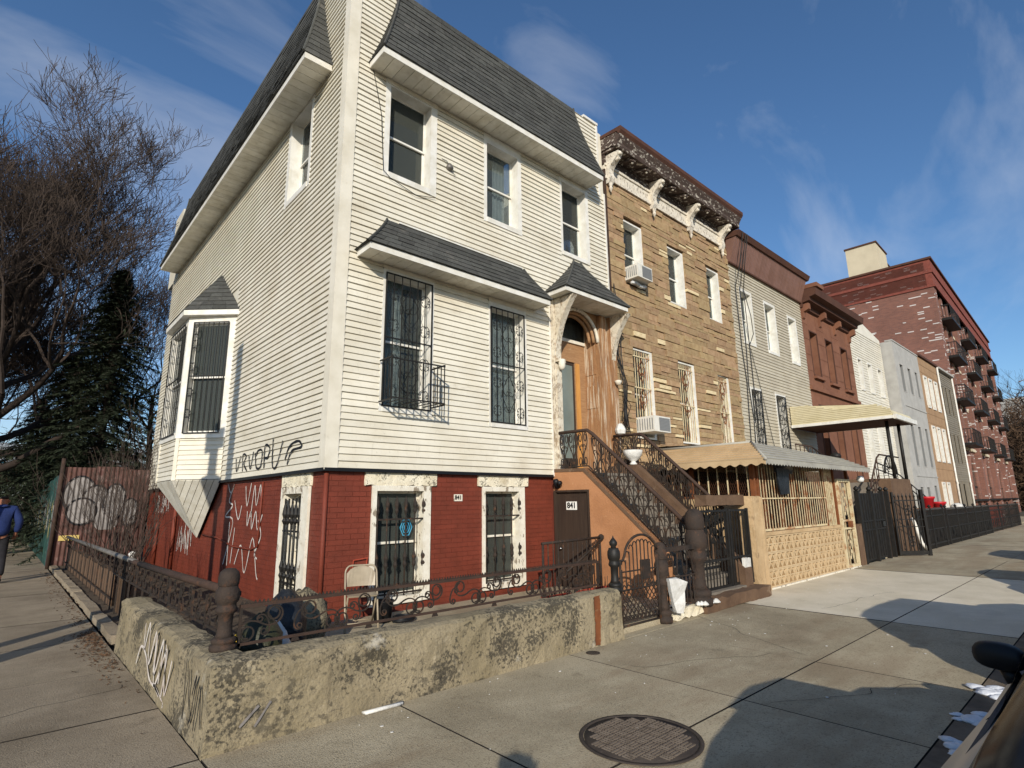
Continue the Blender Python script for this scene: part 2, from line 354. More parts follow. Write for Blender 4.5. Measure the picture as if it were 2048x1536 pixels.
class MB:
    def __init__(s): s.v = []; s.f = []; s.smooth = []
    def add(s, vs, fs, sm=False):
        b = len(s.v); s.v += [tuple(p) for p in vs]
        s.f += [tuple(i + b for i in f) for f in fs]; s.smooth += [sm] * len(fs)
        return s
    def box(s, fr, u0, u1, d0, d1, z0, z1):
        vs = [fr(u, d, z) for z in (z0, z1) for d in (d0, d1) for u in (u0, u1)]
        return s.add(vs, [(0, 2, 3, 1), (4, 5, 7, 6), (0, 1, 5, 4), (2, 6, 7, 3), (0, 4, 6, 2), (1, 3, 7, 5)])
    def quad(s, a, b, c, d): return s.add([a, b, c, d], [(0, 1, 2, 3)])
    def prism(s, pts, off):
        """pts: closed 3d outline, off: extrusion vector"""
        n = len(pts); off = Vector(off)
        vs = [Vector(p) for p in pts] + [Vector(p) + off for p in pts]
        return s.add(vs, [tuple(range(n))[::-1], tuple(range(n, 2 * n))] + [(i, (i + 1) % n, n + (i + 1) % n, n + i) for i in range(n)])
    def tube(s, pts, r, n=6, close=False, caps=True, flat=None):
        pts = [Vector(p) for p in pts]
        k = len(pts)
        if k < 2: return s
        rs = r if isinstance(r, (list, tuple)) else [r] * k
        vs = []; prev = None
        for i in range(k):
            if close: t = pts[(i + 1) % k] - pts[i - 1]
            else: t = pts[min(i + 1, k - 1)] - pts[max(i - 1, 0)]
            if t.length < 1e-9: t = Vector((0, 0, 1))
            t.normalize()
            if prev is None:
                a = flat if flat is not None else (Vector((0, 0, 1)) if abs(t.z) < .9 else Vector((1, 0, 0)))
            else: a = prev
            a = a - t * a.dot(t)
            if a.length < 1e-6: a = t.orthogonal()
            a.normalize(); prev = a
            b = t.cross(a)
            for j in range(n):
                w = 2 * math.pi * (j + .5) / n
                vs.append(pts[i] + a * (math.cos(w) * rs[i]) + b * (math.sin(w) * rs[i]))
        fs = []
        for i in range(k if close else k - 1):
            p, q = i * n, ((i + 1) % k) * n
            fs += [(p + j, p + (j + 1) % n, q + (j + 1) % n, q + j) for j in range(n)]
        if caps and not close: fs += [tuple(range(n))[::-1], tuple(range((k - 1) * n, k * n))]
        return s.add(vs, fs, n > 5)
    def lathe(s, c, prof, n=16, cap=True):
        """prof: (radius, height) pairs, from the base up"""
        c = Vector(c); k = len(prof)
        vs = [c + Vector((r * math.cos(2 * math.pi * j / n), r * math.sin(2 * math.pi * j / n), z)) for r, z in prof for j in range(n)]
        fs = [(i * n + j, i * n + (j + 1) % n, (i + 1) * n + (j + 1) % n, (i + 1) * n + j) for i in range(k - 1) for j in range(n)]
        if cap: fs += [tuple(range(n))[::-1], tuple(range((k - 1) * n, k * n))]
        return s.add(vs, fs, n > 8)
    def loft(s, rings, closed=True, caps=True, sm=True):
        n = len(rings[0]); vs = [p for r in rings for p in r]; fs = []
        for i in range(len(rings) - 1):
            for j in range(n if closed else n - 1):
                fs.append((i * n + j, i * n + (j + 1) % n, (i + 1) * n + (j + 1) % n, (i + 1) * n + j))
        if caps: fs += [tuple(range(n))[::-1], tuple(range((len(rings) - 1) * n, len(rings) * n))]
        return s.add(vs, fs, sm)
    def mesh(s, name, off=(0, 0, 0), fix=False):
        m = bpy.data.meshes.new(name)
        o = Vector(off)
        m.from_pydata([(p[0] - o.x, p[1] - o.y, p[2] - o.z) for p in s.v], [], s.f)
        if any(s.smooth): m.polygons.foreach_set('use_smooth', s.smooth)
        if fix:
            bm = bmesh.new(); bm.from_mesh(m); bmesh.ops.recalc_face_normals(bm, faces=bm.faces); bm.to_mesh(m); bm.free()
        m.update()
        return m

def props(o, label=None, cat=None, group=None, kind=None):
    if label: o['label'] = label
    if cat: o['category'] = cat
    if group: o['group'] = group
    if kind: o['kind'] = kind
    return o
def thing(name, loc, label, cat, group=None, rotz=0.0, kind='thing'):
    o = bpy.data.objects.new(name, None)
    o.empty_display_size = .2
    COL.objects.link(o); o.location = loc; o.rotation_euler = (0, 0, rotz)
    return props(o, label, cat, group, kind)
def rootloc(p):
    v = Vector((0, 0, 0))
    while p is not None:
        v += Vector(p.location); p = p.parent
    return v
def ob(name, mesh, mt, parent=None, loc=(0, 0, 0), rot=(0, 0, 0), scale=(1, 1, 1), **kw):
    o = bpy.data.objects.new(name, mesh)
    if mt is not None and len(mesh.materials) == 0: mesh.materials.append(M[mt] if isinstance(mt, str) else mt)
    COL.objects.link(o)
    o.parent = parent
    o.location = Vector(loc); o.rotation_euler = rot; o.scale = scale
    return props(o, **kw)
def part(mb, name, mt, parent=None, fix=True, **kw):
    """the shape is in world coordinates; parents here are never rotated"""
    return ob(name, mb.mesh(name, rootloc(parent), fix and len(mb.f) < 6000), mt, parent, **kw)
def inst(name, mesh, mt, parent, loc, rot=(0, 0, 0), scale=(1, 1, 1), **kw):
    """a piece with shared mesh data, placed in world coordinates"""
    return ob(name, mesh, mt, parent, Vector(loc) - rootloc(parent), rot, scale, **kw)
def one(mb, name, mt, label, cat, group=None, loc=None, kind='thing'):
    """a thing that is a single mesh"""
    a = np.array(mb.v)
    if loc is None: loc = (a[:, 0].mean(), a[:, 1].mean(), a[:, 2].min())
    o = ob(name, mb.mesh(name, loc, True), mt, None, loc)
    return props(o, label, cat, group, kind)
def dup(o, loc=None, rotz=None, label=None, mats=None):
    c = o.copy(); COL.objects.link(c)
    if loc is not None: c.location = loc
    if rotz is not None: c.rotation_euler = (0, 0, rotz)
    if label: c['label'] = label
    for ch in o.children:
        k = ch.copy(); COL.objects.link(k); k.parent = c
        for g in ch.children:
            q = g.copy(); COL.objects.link(q); q.parent = k
    return c
UNIT = MB().box(WORLD, 0, 1, 0, 1, 0, 1).mesh('unit_block', (0, 0, 0), True)
def unit(mt):
    m = UNIT.copy(); m.materials.append(M[mt]); return m
# one clapboard one metre long, 0.1 high: local -y stands out of the wall
_b = MB().prism([(0, 0, 0), (0, -.027, 0), (0, -.027, .007), (0, -.003, .1), (0, 0, .1)], (1, 0, 0))
def boardmesh(mt):
    m = _b.mesh('board_profile', (0, 0, 0), True); m.materials.append(M[mt]); return m
def cut(u0, u1, z, holes, dz=.1):
    """intervals of [u0,u1] left free by the holes (u0,u1,z0,z1) that the course z..z+dz meets"""
    segs = [(u0, u1)]
    for h in holes:
        if z + dz * .6 > h[2] and z + dz * .4 < h[3]:
            ns = []
            for a, b in segs:
                if h[1] <= a or h[0] >= b: ns.append((a, b)); continue
                if h[0] > a: ns.append((a, h[0]))
                if h[1] < b: ns.append((h[1], b))
            segs = ns
    return [s for s in segs if s[1] - s[0] > .012]
def boards(fr, u0, u1, z0, z1, holes, mesh, mt, parent, name='siding_board', budget=None, far=None, h=.1):
    """clapboards course by course; past the budget (or where far(u,z)) they are joined into one part"""
    rest = MB(); z = z0
    n = 0
    while z < z1 - .02:
        hh = min(h, z1 - z)
        for a, b in cut(u0, u1, z, holes, hh):
            if (budget is not None and n >= budget) or (far and far((a + b) / 2, z)):
                rest.prism([fr(a, 0, z), fr(a, .027, z), fr(a, .027, z + .007), fr(a, .003, z + hh), fr(a, 0, z + hh)], fr.u * (b - a))
            else:
                # long courses are lapped from two lengths, each a hair out of line
                sp = [a, b]
                if b - a > 3.7: sp = [a, a + (b - a) * random.uniform(.3, .7), b]
                for q in range(len(sp) - 1):
                    w_ = sp[q + 1] - sp[q]
                    inst(name, mesh, mt, parent, fr(sp[q], random.uniform(-.002, .001), z), (0, random.uniform(-.0016, .0016) / max(1, w_), fr.th), (w_, 1 + random.uniform(-.12, .12), hh / .1)); n += 1
        z += h
    if rest.f: part(rest, name, mt, parent, kind='stuff')
    return n
def wall(fr, u0, u1, z0, z1, holes, t=.2, d=0.0):
    """wall slab behind the face with openings cut through: a grid of boxes"""
    us = sorted({u0, u1, *[min(max(h[i], u0), u1) for h in holes for i in (0, 1)]})
    zs = sorted({z0, z1, *[min(max(h[i], z0), z1) for h in holes for i in (2, 3)]})
    mb = MB()
    for i in range(len(us) - 1):
        run = None
        for j in range(len(zs) - 1):
            cu, cz = (us[i] + us[i + 1]) / 2, (zs[j] + zs[j + 1]) / 2
            solid = not any(h[0] < cu < h[1] and h[2] < cz < h[3] for h in holes)
            if solid and run is None: run = zs[j]
            if run is not None and (not solid or j == len(zs) - 2):
                mb.box(fr, us[i], us[i + 1], d - t, d, run, zs[j + 1] if solid else zs[j]); run = None
    return mb
# spiral scroll lines (clothoids): S when odd, C when even
def scroll2(kind='S', a=9.0, p=1.6, n=34):
    pts = []; x = y = 0.0; hd = 0.0
    S = np.linspace(-1, 1, n)
    hds = []
    for s in S:
        k = a * abs(s) ** (p + 1) / (p + 1)
        hds.append(k if kind == 'C' and s >= 0 else (-k if kind == 'C' else k))
    for i in range(n):
        pts.append((x, y))
        x += math.cos(hds[i]); y += math.sin(hds[i])
    P = np.array(pts)
    return P
def fit(P, rot, w, h):
    c, s = math.cos(rot), math.sin(rot)
    Q = P @ np.array([[c, s], [-s, c]])
    Q -= Q.min(0); Q /= Q.max(0)
    return Q * [w, h]
def fitu(P, ang, h):
    """turn the line so that its long axis stands at ang, then scale it evenly to height h"""
    Q = P - P.mean(0)
    w_, v_ = np.linalg.eigh(Q.T @ Q)
    a0 = math.atan2(v_[1, 1], v_[0, 1])
    c, s = math.cos(ang - a0), math.sin(ang - a0)
    Q = Q @ np.array([[c, s], [-s, c]])
    Q -= Q.min(0)
    return Q * (h / Q[:, 1].max())
def ribbon(fr, P2, r, d=0.0, n=4):
    return MB().tube([fr(u, d, z) for u, z in P2], r, n)
def strokes(fr, lines, r, d=.003):
    """flat painted strokes: thin ribbons lying on a face"""
    mb = MB()
    for ln in lines:
        ln = [Vector((p[0], p[1])) for p in ln]
        # smooth by Catmull-Rom
        sm = []
        for i in range(len(ln) - 1):
            p0, p1, p2, p3 = ln[max(i - 1, 0)], ln[i], ln[i + 1], ln[min(i + 2, len(ln) - 1)]
            for k in range(6):
                t = k / 6
                sm.append(.5 * ((2 * p1) + (p2 - p0) * t + (2 * p0 - 5 * p1 + 4 * p2 - p3) * t * t + (3 * p1 - p0 - 3 * p2 + p3) * t ** 3))
        sm.append(ln[-1])
        L_, R_ = [], []
        for i, p in enumerate(sm):
            t = sm[min(i + 1, len(sm) - 1)] - sm[max(i - 1, 0)]
            t = t.normalized() if t.length > 1e-9 else Vector((1, 0))
            nn = Vector((-t.y, t.x)); rr = r * random.uniform(.75, 1.15)
            L_.append(fr((p + nn * rr).x, d, (p + nn * rr).y)); R_.append(fr((p - nn * rr).x, d, (p - nn * rr).y))
        k = len(sm)
        mb.add(L_ + R_, [(i, i + 1, k + i + 1, k + i) for i in range(k - 1)])
    return mb
def text_part(txt, fr, u, d, z, size, mt, parent, name, extr=.001, align='CENTER'):
    cu = bpy.data.curves.new(name, 'FONT')
    cu.body = txt; cu.size = size; cu.extrude = extr; cu.align_x = align; cu.align_y = 'CENTER'
    cu.materials.append(M[mt])
    cu.offset = size * .04
    tmp = bpy.data.objects.new(name, cu)
    COL.objects.link(tmp)
    me = bpy.data.meshes.new_from_object(tmp.evaluated_get(bpy.context.evaluated_depsgraph_get()))
    bpy.data.objects.remove(tmp)
    o = bpy.data.objects.new(name, me)
    COL.objects.link(o); o.parent = parent
    o.location = fr(u, d, z) - rootloc(parent)
    o.rotation_euler = (math.pi / 2, 0, fr.th)
    return o
def window(fr, u0, u1, z0, z1, parent, trim=.09, dep=.18, mt='white', rail=.5, cur=None, bottom=.09, top=.09,
           side=None, curt_u=None, glass='glass', slit=False, name='window', jamb=None, proud=.022, muntin=0, back='dark'):
    """outer trim u0..u1, z0..z1; opening inside it, sashes set back by dep. One part with its own pieces."""
    s0 = s1 = trim
    if side: s0, s1 = side
    a, b, lo, hi = u0 + s0, u1 - s1, z0 + bottom, z1 - top
    j = jamb or mt
    fm = MB()
    e = .003
    fm.box(fr, u0, a, -.02, proud, z0, z1).box(fr, b, u1, -.02, proud, z0, z1)
    fm.box(fr, a, b, -.02, proud - e, hi, z1).box(fr, a, b, -.02, proud + .012, z0, lo)
    f = part(fm, name, mt, parent)
    jm = MB()
    jm.box(fr, a - .03, a, -dep - .07, -.021, lo - .03, hi + .03).box(fr, b, b + .03, -dep - .07, -.021, lo - .03, hi + .03)
    jm.box(fr, a, b, -dep - .07, -.021, hi, hi + .03).box(fr, a, b, -dep - .07, -.021, lo - .03, lo)
    part(jm, 'jamb', j, f)
    mid = lo + (hi - lo) * rail
    sw = .035
    for nm, l, h_, dd in (('sash', mid - .02, hi, -dep), ('sash', lo, mid + .02, -dep - .032)):
        q = MB()
        q.box(fr, a, a + sw, dd - .028, dd, l, h_).box(fr, b - sw, b, dd - .028, dd, l, h_)
        q.box(fr, a + sw, b - sw, dd - .027, dd - .001, h_ - sw, h_).box(fr, a + sw, b - sw, dd - .027, dd - .001, l, l + sw)
        for k in range(muntin):
            uu = a + sw + (b - a - 2 * sw) * (k + 1) / (muntin + 1)
            q.box(fr, uu - .008, uu + .008, dd - .02, dd - .004, l + sw, h_ - sw)
        part(q, nm, mt, f)
        g = MB().box(fr, a + sw, b - sw, dd - .016, dd - .011, l + sw, h_ - sw)
        part(g, 'pane', glass, f)
    if cur:
        c0, c1 = curt_u or (a, b)
        cm = MB(); nf = max(8, int((c1 - c0) * 42)); rows = []
        for zz in (lo - .02, hi + .02):
            rows.append([fr(c0 + (c1 - c0) * i / nf, -dep - .13 + .02 * math.sin(i * 1.9), zz) for i in range(nf + 1)])
        cm.loft(rows, closed=False, caps=False, sm=True)
        part(cm, 'curtain', cur, f, fix=False)
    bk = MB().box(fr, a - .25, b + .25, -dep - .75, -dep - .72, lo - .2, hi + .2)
    part(bk, 'room_shade_sheet', back, f)  # added near-black sheet close behind the sashes, standing in for the room's shade
    return f

M['colpeel'] = mat('heavily_peeled_white', 'd6cdbb', 'c4b8a2', ns=6, rough=.75, bump=.5, bs=30, spots=[('7b664e', 24, .52, .6, .7, (1, 1, .5), 3.0, .5), ('a08263', 7, .54, .7, .6)])
M['canopyyellow'] = mat('pale_yellow_metal', 'd0c5a4', 'c4b893', ns=2, rough=.6, spots=[('9c8656', 5, .6, .75, .45)])

M['castworn'] = mat('polished_manhole_rib', '776c61', '675d53', ns=20, rough=.5, spots=[('4c443d', 14, .52, .66, .7)])
M['meshrust'] = mat('dark_rusty_mesh', '5a3a26', '4a3020', ns=9, rough=.9, spots=[('8a5a34', 6, .58, .7, .6)])

M['kerbdirt'] = mat('dirty_kerb', '7d7060', '6b5f50', ns=3, rough=.95, bump=.5, bs=60, spots=[('40362c', 2.2, .45, .7, .8)])

M['concdark'] = mat('dark_concrete', '9b8d78', '897b67', ns=1.4, rough=.9, bump=.6, bs=90, rnd=.06, spots=[('5f5342', .8, .5, .75, .65), ('4d4334', 3.5, .6, .77, .5), ('aea38e', 45, .6, .68, .4), ('4c4232', 70, .54, .66, .6)])  # darker grey-brown mix for the side pavement and edging stones

# ================================================================ setting
def sheet(name, x0, x1, y0, y1, z, mt, kind='structure'):
    m = MB().quad((x0, y0, z), (x1, y0, z), (x1, y1, z), (x0, y1, z))
    return props(part(m, name, mt, None, fix=False), kind=kind)
sheet('ground', -300, 420, -250, 400, -.19, 'grass')
sheet('road', -300, 420, -9.5, .57, -.14, 'asphalt')
sheet('side_road', -10.5, -1.75, 1.0, 90, -.144, 'asphalt')
props(part(MB().box(WORLD, -1.6, 200, .56, 1.155, -.16, .003), 'kerb', 'kerbdirt', None), kind='structure')
props(part(MB().box(WORLD, -1.76, -1.6, 1.0, 90, -.16, .004), 'side_kerb', 'conc', None), kind='structure')
base = props(part(MB().box(WORLD, -1.6, 200, 1.16, 4.9, -.15, -.045).box(WORLD, -1.6, 1.6, 4.9, 90, -.15, -.045), 'sidewalk', 'joint', None), kind='structure')
def slab(x0, x1, y0, y1, mt, z=0.0):
    g = .005
    m = MB()
    b = .002
    lo = [(x0 + g, y0 + g, -.06), (x1 - g, y0 + g, -.06), (x1 - g, y1 - g, -.06), (x0 + g, y1 - g, -.06)]
    mi = [(p[0], p[1], z - b) for p in lo]
    c = ((x0 + x1) / 2, (y0 + y1) / 2)
    hi = [(p[0] + math.copysign(b, c[0] - p[0]), p[1] + math.copysign(b, c[1] - p[1]), z) for p in lo]
    m.loft([lo, mi, hi], sm=False)
    o = part(m, 'sidewalk_slab', mt, base, fix=False)
    o.data.materials.append(M['joint'])
    for p in o.data.polygons: p.material_index = 0 if p.normal.z > .9 else 1
xs = [-1.6, -.1, 1.175, 2.62, 4.72, 6.28, 8.9]
x = 8.9
xs2 = [8.9, 11.85, 14.9, 16.9]
while xs2[-1] < 60: xs2.append(xs2[-1] + 1.9)
for i in range(len(xs) - 1):
    for y0, y1 in ((1.165, 2.43), (2.43, 4.345 if xs[i] < 6 else 4.75)):
        slab(xs[i], xs[i + 1], y0, y1, 'conc', random.uniform(-.004, .003))
for i in range(len(xs2) - 1):
    for y0, y1 in ((1.165, 2.43), (2.43, 4.75)):
        slab(xs2[i], xs2[i + 1], y0, y1, 'concnew' if i < 2 else 'conc', random.uniform(-.004, .003))
ys = [4.345, 5.6, 7.15, 8.95, 10.75, 12.5]
while ys[-1] < 40: ys.append(ys[-1] + 1.8)
for i in range(len(ys) - 1):
    slab(-1.6, -.1, ys[i], ys[i + 1], 'concdark', random.uniform(-.004, .003))
    slab(-.1, 1.175, ys[i], ys[i + 1], 'concdark', random.uniform(-.004, .003))
# the yards
props(part(MB().box(WORLD, 1.35, 7.87, 4.5, 7.45, -.15, .075).box(WORLD, 5.7, 7.7, 4.35, 4.499, -.15, .0), 'front_yard', 'conc', None), kind='structure')
props(part(MB().box(WORLD, 1.33, 3.30, 7.45, 20.0, -.15, .06), 'side_yard', 'dirt', None), kind='structure')
props(part(MB().box(WORLD, 10.1, 60, 4.9, 7.5, -.15, .03), 'neighbour_yard', 'conc', None), kind='structure')

# ================================================================ house on the corner
HX, HY = 3.284, 7.5
house = thing('row_house', (HX, HY, 0), 'cream vinyl-sided corner house with grey mansard roof over red brick base', 'house')
FRONT = Fr(0, HY, 0)
SIDE = Fr(HX, 0, -math.pi / 2)        # u = -y
U = lambda y: -y
XE = 9.9                               # right end of the house
YE = 20.1                              # back end
ZB, ZS = 2.11, 8.79                    # bottom of the siding, soffit
upw = [(3.97, 5.03, 6.92, 8.785), (6.13, 7.13, 6.87, 8.78), (8.30, 9.27, 6.85, 8.72)]
low = [(4.06, 5.03, 2.98, 5.36), (6.24, 7.20, 2.92, 5.34)]
bas = [(4.04, 5.06, .17, 1.87), (6.13, 7.11, .17, 1.87)]
door = (7.88, 9.92, 2.1, 5.98)
sidew = (-9.98, -8.80, 7.08, 8.99)
bay = (-15.52, -12.45, 2.1, 6.3)
loww = (-9.12, -8.04, .0, 1.87)
sh = .012
def shrink(h, k=sh): return (h[0] + k, h[1] - k, h[2] + k, h[3] - k)
part(wall(FRONT, HX + .03, XE, ZB - .02, 10.55, [shrink(h) for h in upw + low] + [(8.03, 9.49, 2.1, 5.74)], .18, -.001), 'wall', 'siding', house)
part(wall(SIDE, -YE, -HY - .03, ZB - .02, 10.6, [shrink(sidew), (bay[0] + .5, bay[1] - .5, 2.6, 6.0)], .18, -.001), 'wall', 'siding', house)
part(MB().box(WORLD, HX + .2, XE, YE - .2, YE, 0, 10.5).box(WORLD, XE, XE + .04, HY + .03, YE, 0, 10.5), 'wall', 'siding', house)
bm_ = boardmesh('siding')
nb = boards(FRONT, HX + .17, XE - .02, ZB, ZS, upw + low + [(7.86, 9.92, 2.0, 5.95)], bm_, 'siding', house)
nb += boards(FRONT, HX + .17, 4.15, ZS, 11.9, [], bm_, 'siding', house)
nb += boards(FRONT, 8.85, 9.71, ZS, 10.72, [], bm_, 'siding', house)
nb += boards(SIDE, -YE, -HY - .16, ZB, ZS + .1, [sidew, bay], bm_, 'siding', house, budget=299 - nb, far=lambda u, z: u < -15)
boards(SIDE, -8.75, -HY - .16, ZS + .1, 11.9, [], bm_, 'siding', house, budget=0)
# back pier that shows above the side roof
part(MB().box(SIDE, -20.9, -19.8, -.5, .015, ZS, 11.35), 'pier', 'siding', house)
part(MB().box(FRONT, 9.25, 9.70, -.6, -.004, ZS, 10.70).box(FRONT, HX + .02, 3.9, -.6, -.004, 9, 12), 'pier', 'siding', house)
part(MB().box(FRONT, 9.22, 9.75, -.62, .05, 10.70, 10.76).box(FRONT, 9.69, 9.75, -.62, .03, ZS, 10.70), 'coping', 'white', house)
# corner post and the drip edge under the siding
part(MB().box(FRONT, HX - .028, HX + .17, -.02, .03, ZB - .03, 12).box(SIDE, -HY - .16, -HY - .02, -.02, .028, ZB - .03, 11.99), 'corner_post', 'trim', house)
part(MB().box(FRONT, 7.845, 7.875, -.01, .035, ZB - .03, 5.7).box(FRONT, 9.87, 9.92, -.02, .03, 5.7, 8.9), 'trim_strip', 'white', house)
part(MB().box(FRONT, HX - .02, 7.86, -.02, .034, ZB - .05, ZB - .003).box(SIDE, -YE, -HY + .02, -.02, .036, ZB - .05, ZB - .003), 'drip_edge', 'blackplastic', house)
# upper and parlour windows
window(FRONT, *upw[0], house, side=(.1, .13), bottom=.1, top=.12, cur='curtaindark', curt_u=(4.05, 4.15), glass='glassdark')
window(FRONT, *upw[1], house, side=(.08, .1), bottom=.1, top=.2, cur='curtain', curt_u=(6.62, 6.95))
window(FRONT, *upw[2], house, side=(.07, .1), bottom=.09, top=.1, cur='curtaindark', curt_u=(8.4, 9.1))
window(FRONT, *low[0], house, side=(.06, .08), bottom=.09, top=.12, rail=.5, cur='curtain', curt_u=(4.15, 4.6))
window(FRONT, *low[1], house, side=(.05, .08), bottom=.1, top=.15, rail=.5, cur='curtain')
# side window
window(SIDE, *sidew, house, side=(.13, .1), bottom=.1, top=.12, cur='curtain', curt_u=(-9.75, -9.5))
# --- red brick base
bh = [shrink(h, .0) for h in bas]
part(wall(FRONT, HX + .06, XE, -.1, ZB - .03, [shrink(h) for h in bas], .2, -.058), 'brick_base', 'mortar_red', house)
part(wall(SIDE, -YE, -HY - .07, -.1, ZB - .03, [shrink(loww)], .2, -.058), 'brick_base', 'mortar_red', house)
bk = unit('redbrick')
holes_f = bas + [(3.90, 5.19, 1.86, 2.08), (6.02, 7.22, 1.86, 2.08)]
rest = MB(); nbr = 0; z = .08; row = 0
FB = Fr(0, HY + .058, 0)
while z < ZB - .06:
    for a, b in cut(HX + .06, 7.86, z, holes_f, .07):
        k = math.floor((a - (.11 if row % 2 else 0)) / .22)
        while True:
            p, q = max(a, k * .22 + (.11 if row % 2 else 0)), min(b, (k + 1) * .22 + (.11 if row % 2 else 0))
            if p >= b - .01: break
            if q - p > .03:
                dd = .006 + random.uniform(-.001, .003)
                if nbr < 300:
                    inst('brick', bk, 'redbrick', house, FB(p + .004, dd, z + .004), (0, 0, 0), (q - p - .008, dd + .01, .066)); nbr += 1
                else: rest.box(FB, p + .004, q - .004, -.005, dd, z + .004, z + .07)
            k += 1
    z += .074; row += 1
z = .06; row = 0
SB = Fr(HX + .058, 0, -math.pi / 2)
while z < ZB - .06:
    for a, b in cut(-YE, -HY - .07, z, [(loww[0] - .03, loww[1] + .03, 0, 2.08)], .07):
        p = a
        off = .11 if row % 2 else 0
        k = math.floor((a - off) / .22)
        while True:
            p, q = max(a, k * .22 + off), min(b, (k + 1) * .22 + off)
            if p >= b - .01: break
            if q - p > .03: rest.box(SB, p + .004, q - .004, -.005, .006 + random.uniform(-.001, .002), z + .004, z + .07)
            k += 1
    z += .074; row += 1
part(rest, 'brick', 'redbrick', house, fix=False, kind='stuff')
part(MB().tube([(HX + .05, HY + .05, .06), (HX + .05, HY + .05, 2.06)], .035, 8), 'corner_pipe', 'redbrick', house)
# lintels and basement windows
def rough_block(fr, u0, u1, d0, d1, z0, z1, n=14, j=.012):
    """a block with a worn outline"""
    mb = MB(); rings = []
    for i in range(n + 1):
        u = u0 + (u1 - u0) * i / n
        r = lambda: random.uniform(-j, j)
        rings.append([fr(u + r(), d0, z0 + r()), fr(u + r(), d1 + r() * .4, z0 + r()), fr(u + r(), d1 + r() * .4, z1 + r()), fr(u + r(), d0, z1 + r())])
    return mb.loft(rings, sm=False)
part(rough_block(FRONT, 3.92, 5.17, -.2, -.02, 1.875, 2.07), 'lintel', 'lintel', house)
part(rough_block(FRONT, 6.04, 7.21, -.2, -.02, 1.875, 2.075), 'lintel', 'lintel', house)
part(rough_block(SIDE, loww[0] - .02, loww[1] + .02, -.2, -.02, 1.875, 2.06), 'lintel', 'lintel', house)
for h, sd in ((bas[0], (.07, .13)), (bas[1], (.05, .13))):
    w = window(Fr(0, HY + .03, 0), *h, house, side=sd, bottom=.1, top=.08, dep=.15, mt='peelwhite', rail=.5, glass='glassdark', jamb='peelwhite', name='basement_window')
    a, b = h[0] + sd[0], h[1] - sd[1]
    nbar = 6 if h is bas[0] else 5
    for i in range(nbar):
        u = a + .03 + (b - a - .02) * i / (nbar - 1)
        mb = MB().tube([FRONT(u, -.03, .25), FRONT(u, -.03, 1.62)], .011, 6)
        # cast spear heads: below the top band and at one third height
        mb.lathe(FRONT(u, -.03, 1.44), [(.012, 0), (.03, .05), (.02, .09), (.032, .13), (.03, .17), (.005, .27)], 8)
        mb.lathe(FRONT(u, -.03, .66), [(.012, 0), (.034, .05), (.02, .1), (.034, .16), (.012, .24)], 8)
        part(mb, 'window_bar', 'iron', w)
    for zz in (1.36, .30): part(MB().box(FRONT, a - .03, b + .06, -.045, -.02, zz, zz + .025), 'bar_band', 'iron', w)
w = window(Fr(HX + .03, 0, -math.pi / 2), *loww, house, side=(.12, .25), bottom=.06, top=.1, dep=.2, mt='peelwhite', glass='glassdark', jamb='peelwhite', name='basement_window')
for i in range(5):
    u = -8.95 + .145 * i
    mb = MB().tube([SIDE(u, -.03, .1), SIDE(u, -.03, 1.7)], .014, 6)
    mb.lathe(SIDE(u, -.03, 1.3), [(.012, 0), (.04, .06), (.022, .1), (.04, .16), (.03, .24), (.005, .36)], 8)
    mb.lathe(SIDE(u, -.03, .5), [(.012, 0), (.036, .06), (.02, .1), (.036, .18), (.012, .28)], 8)
    part(mb, 'window_bar', 'ironblack', w)
for zz in (1.2, .45): part(MB().box(SIDE, -9.02, -8.24, -.05, -.025, zz, zz + .025), 'bar_band', 'ironblack', w)
# a stained-glass ornament hanging in the nearer basement window
orn = MB()
for rr, n in ((.13, 6), (.085, 6), (.04, 12)):
    orn.tube([FRONT(4.68 + rr * .8 * math.cos(i * 2 * math.pi / n), -.115, 1.24 + rr * math.sin(i * 2 * math.pi / n)) for i in range(n)], .008, 4, close=True)
one(orn, 'window_ornament', 'curtainblue', 'blue and white six-sided hanging ornament behind the basement window bars', 'ornament')

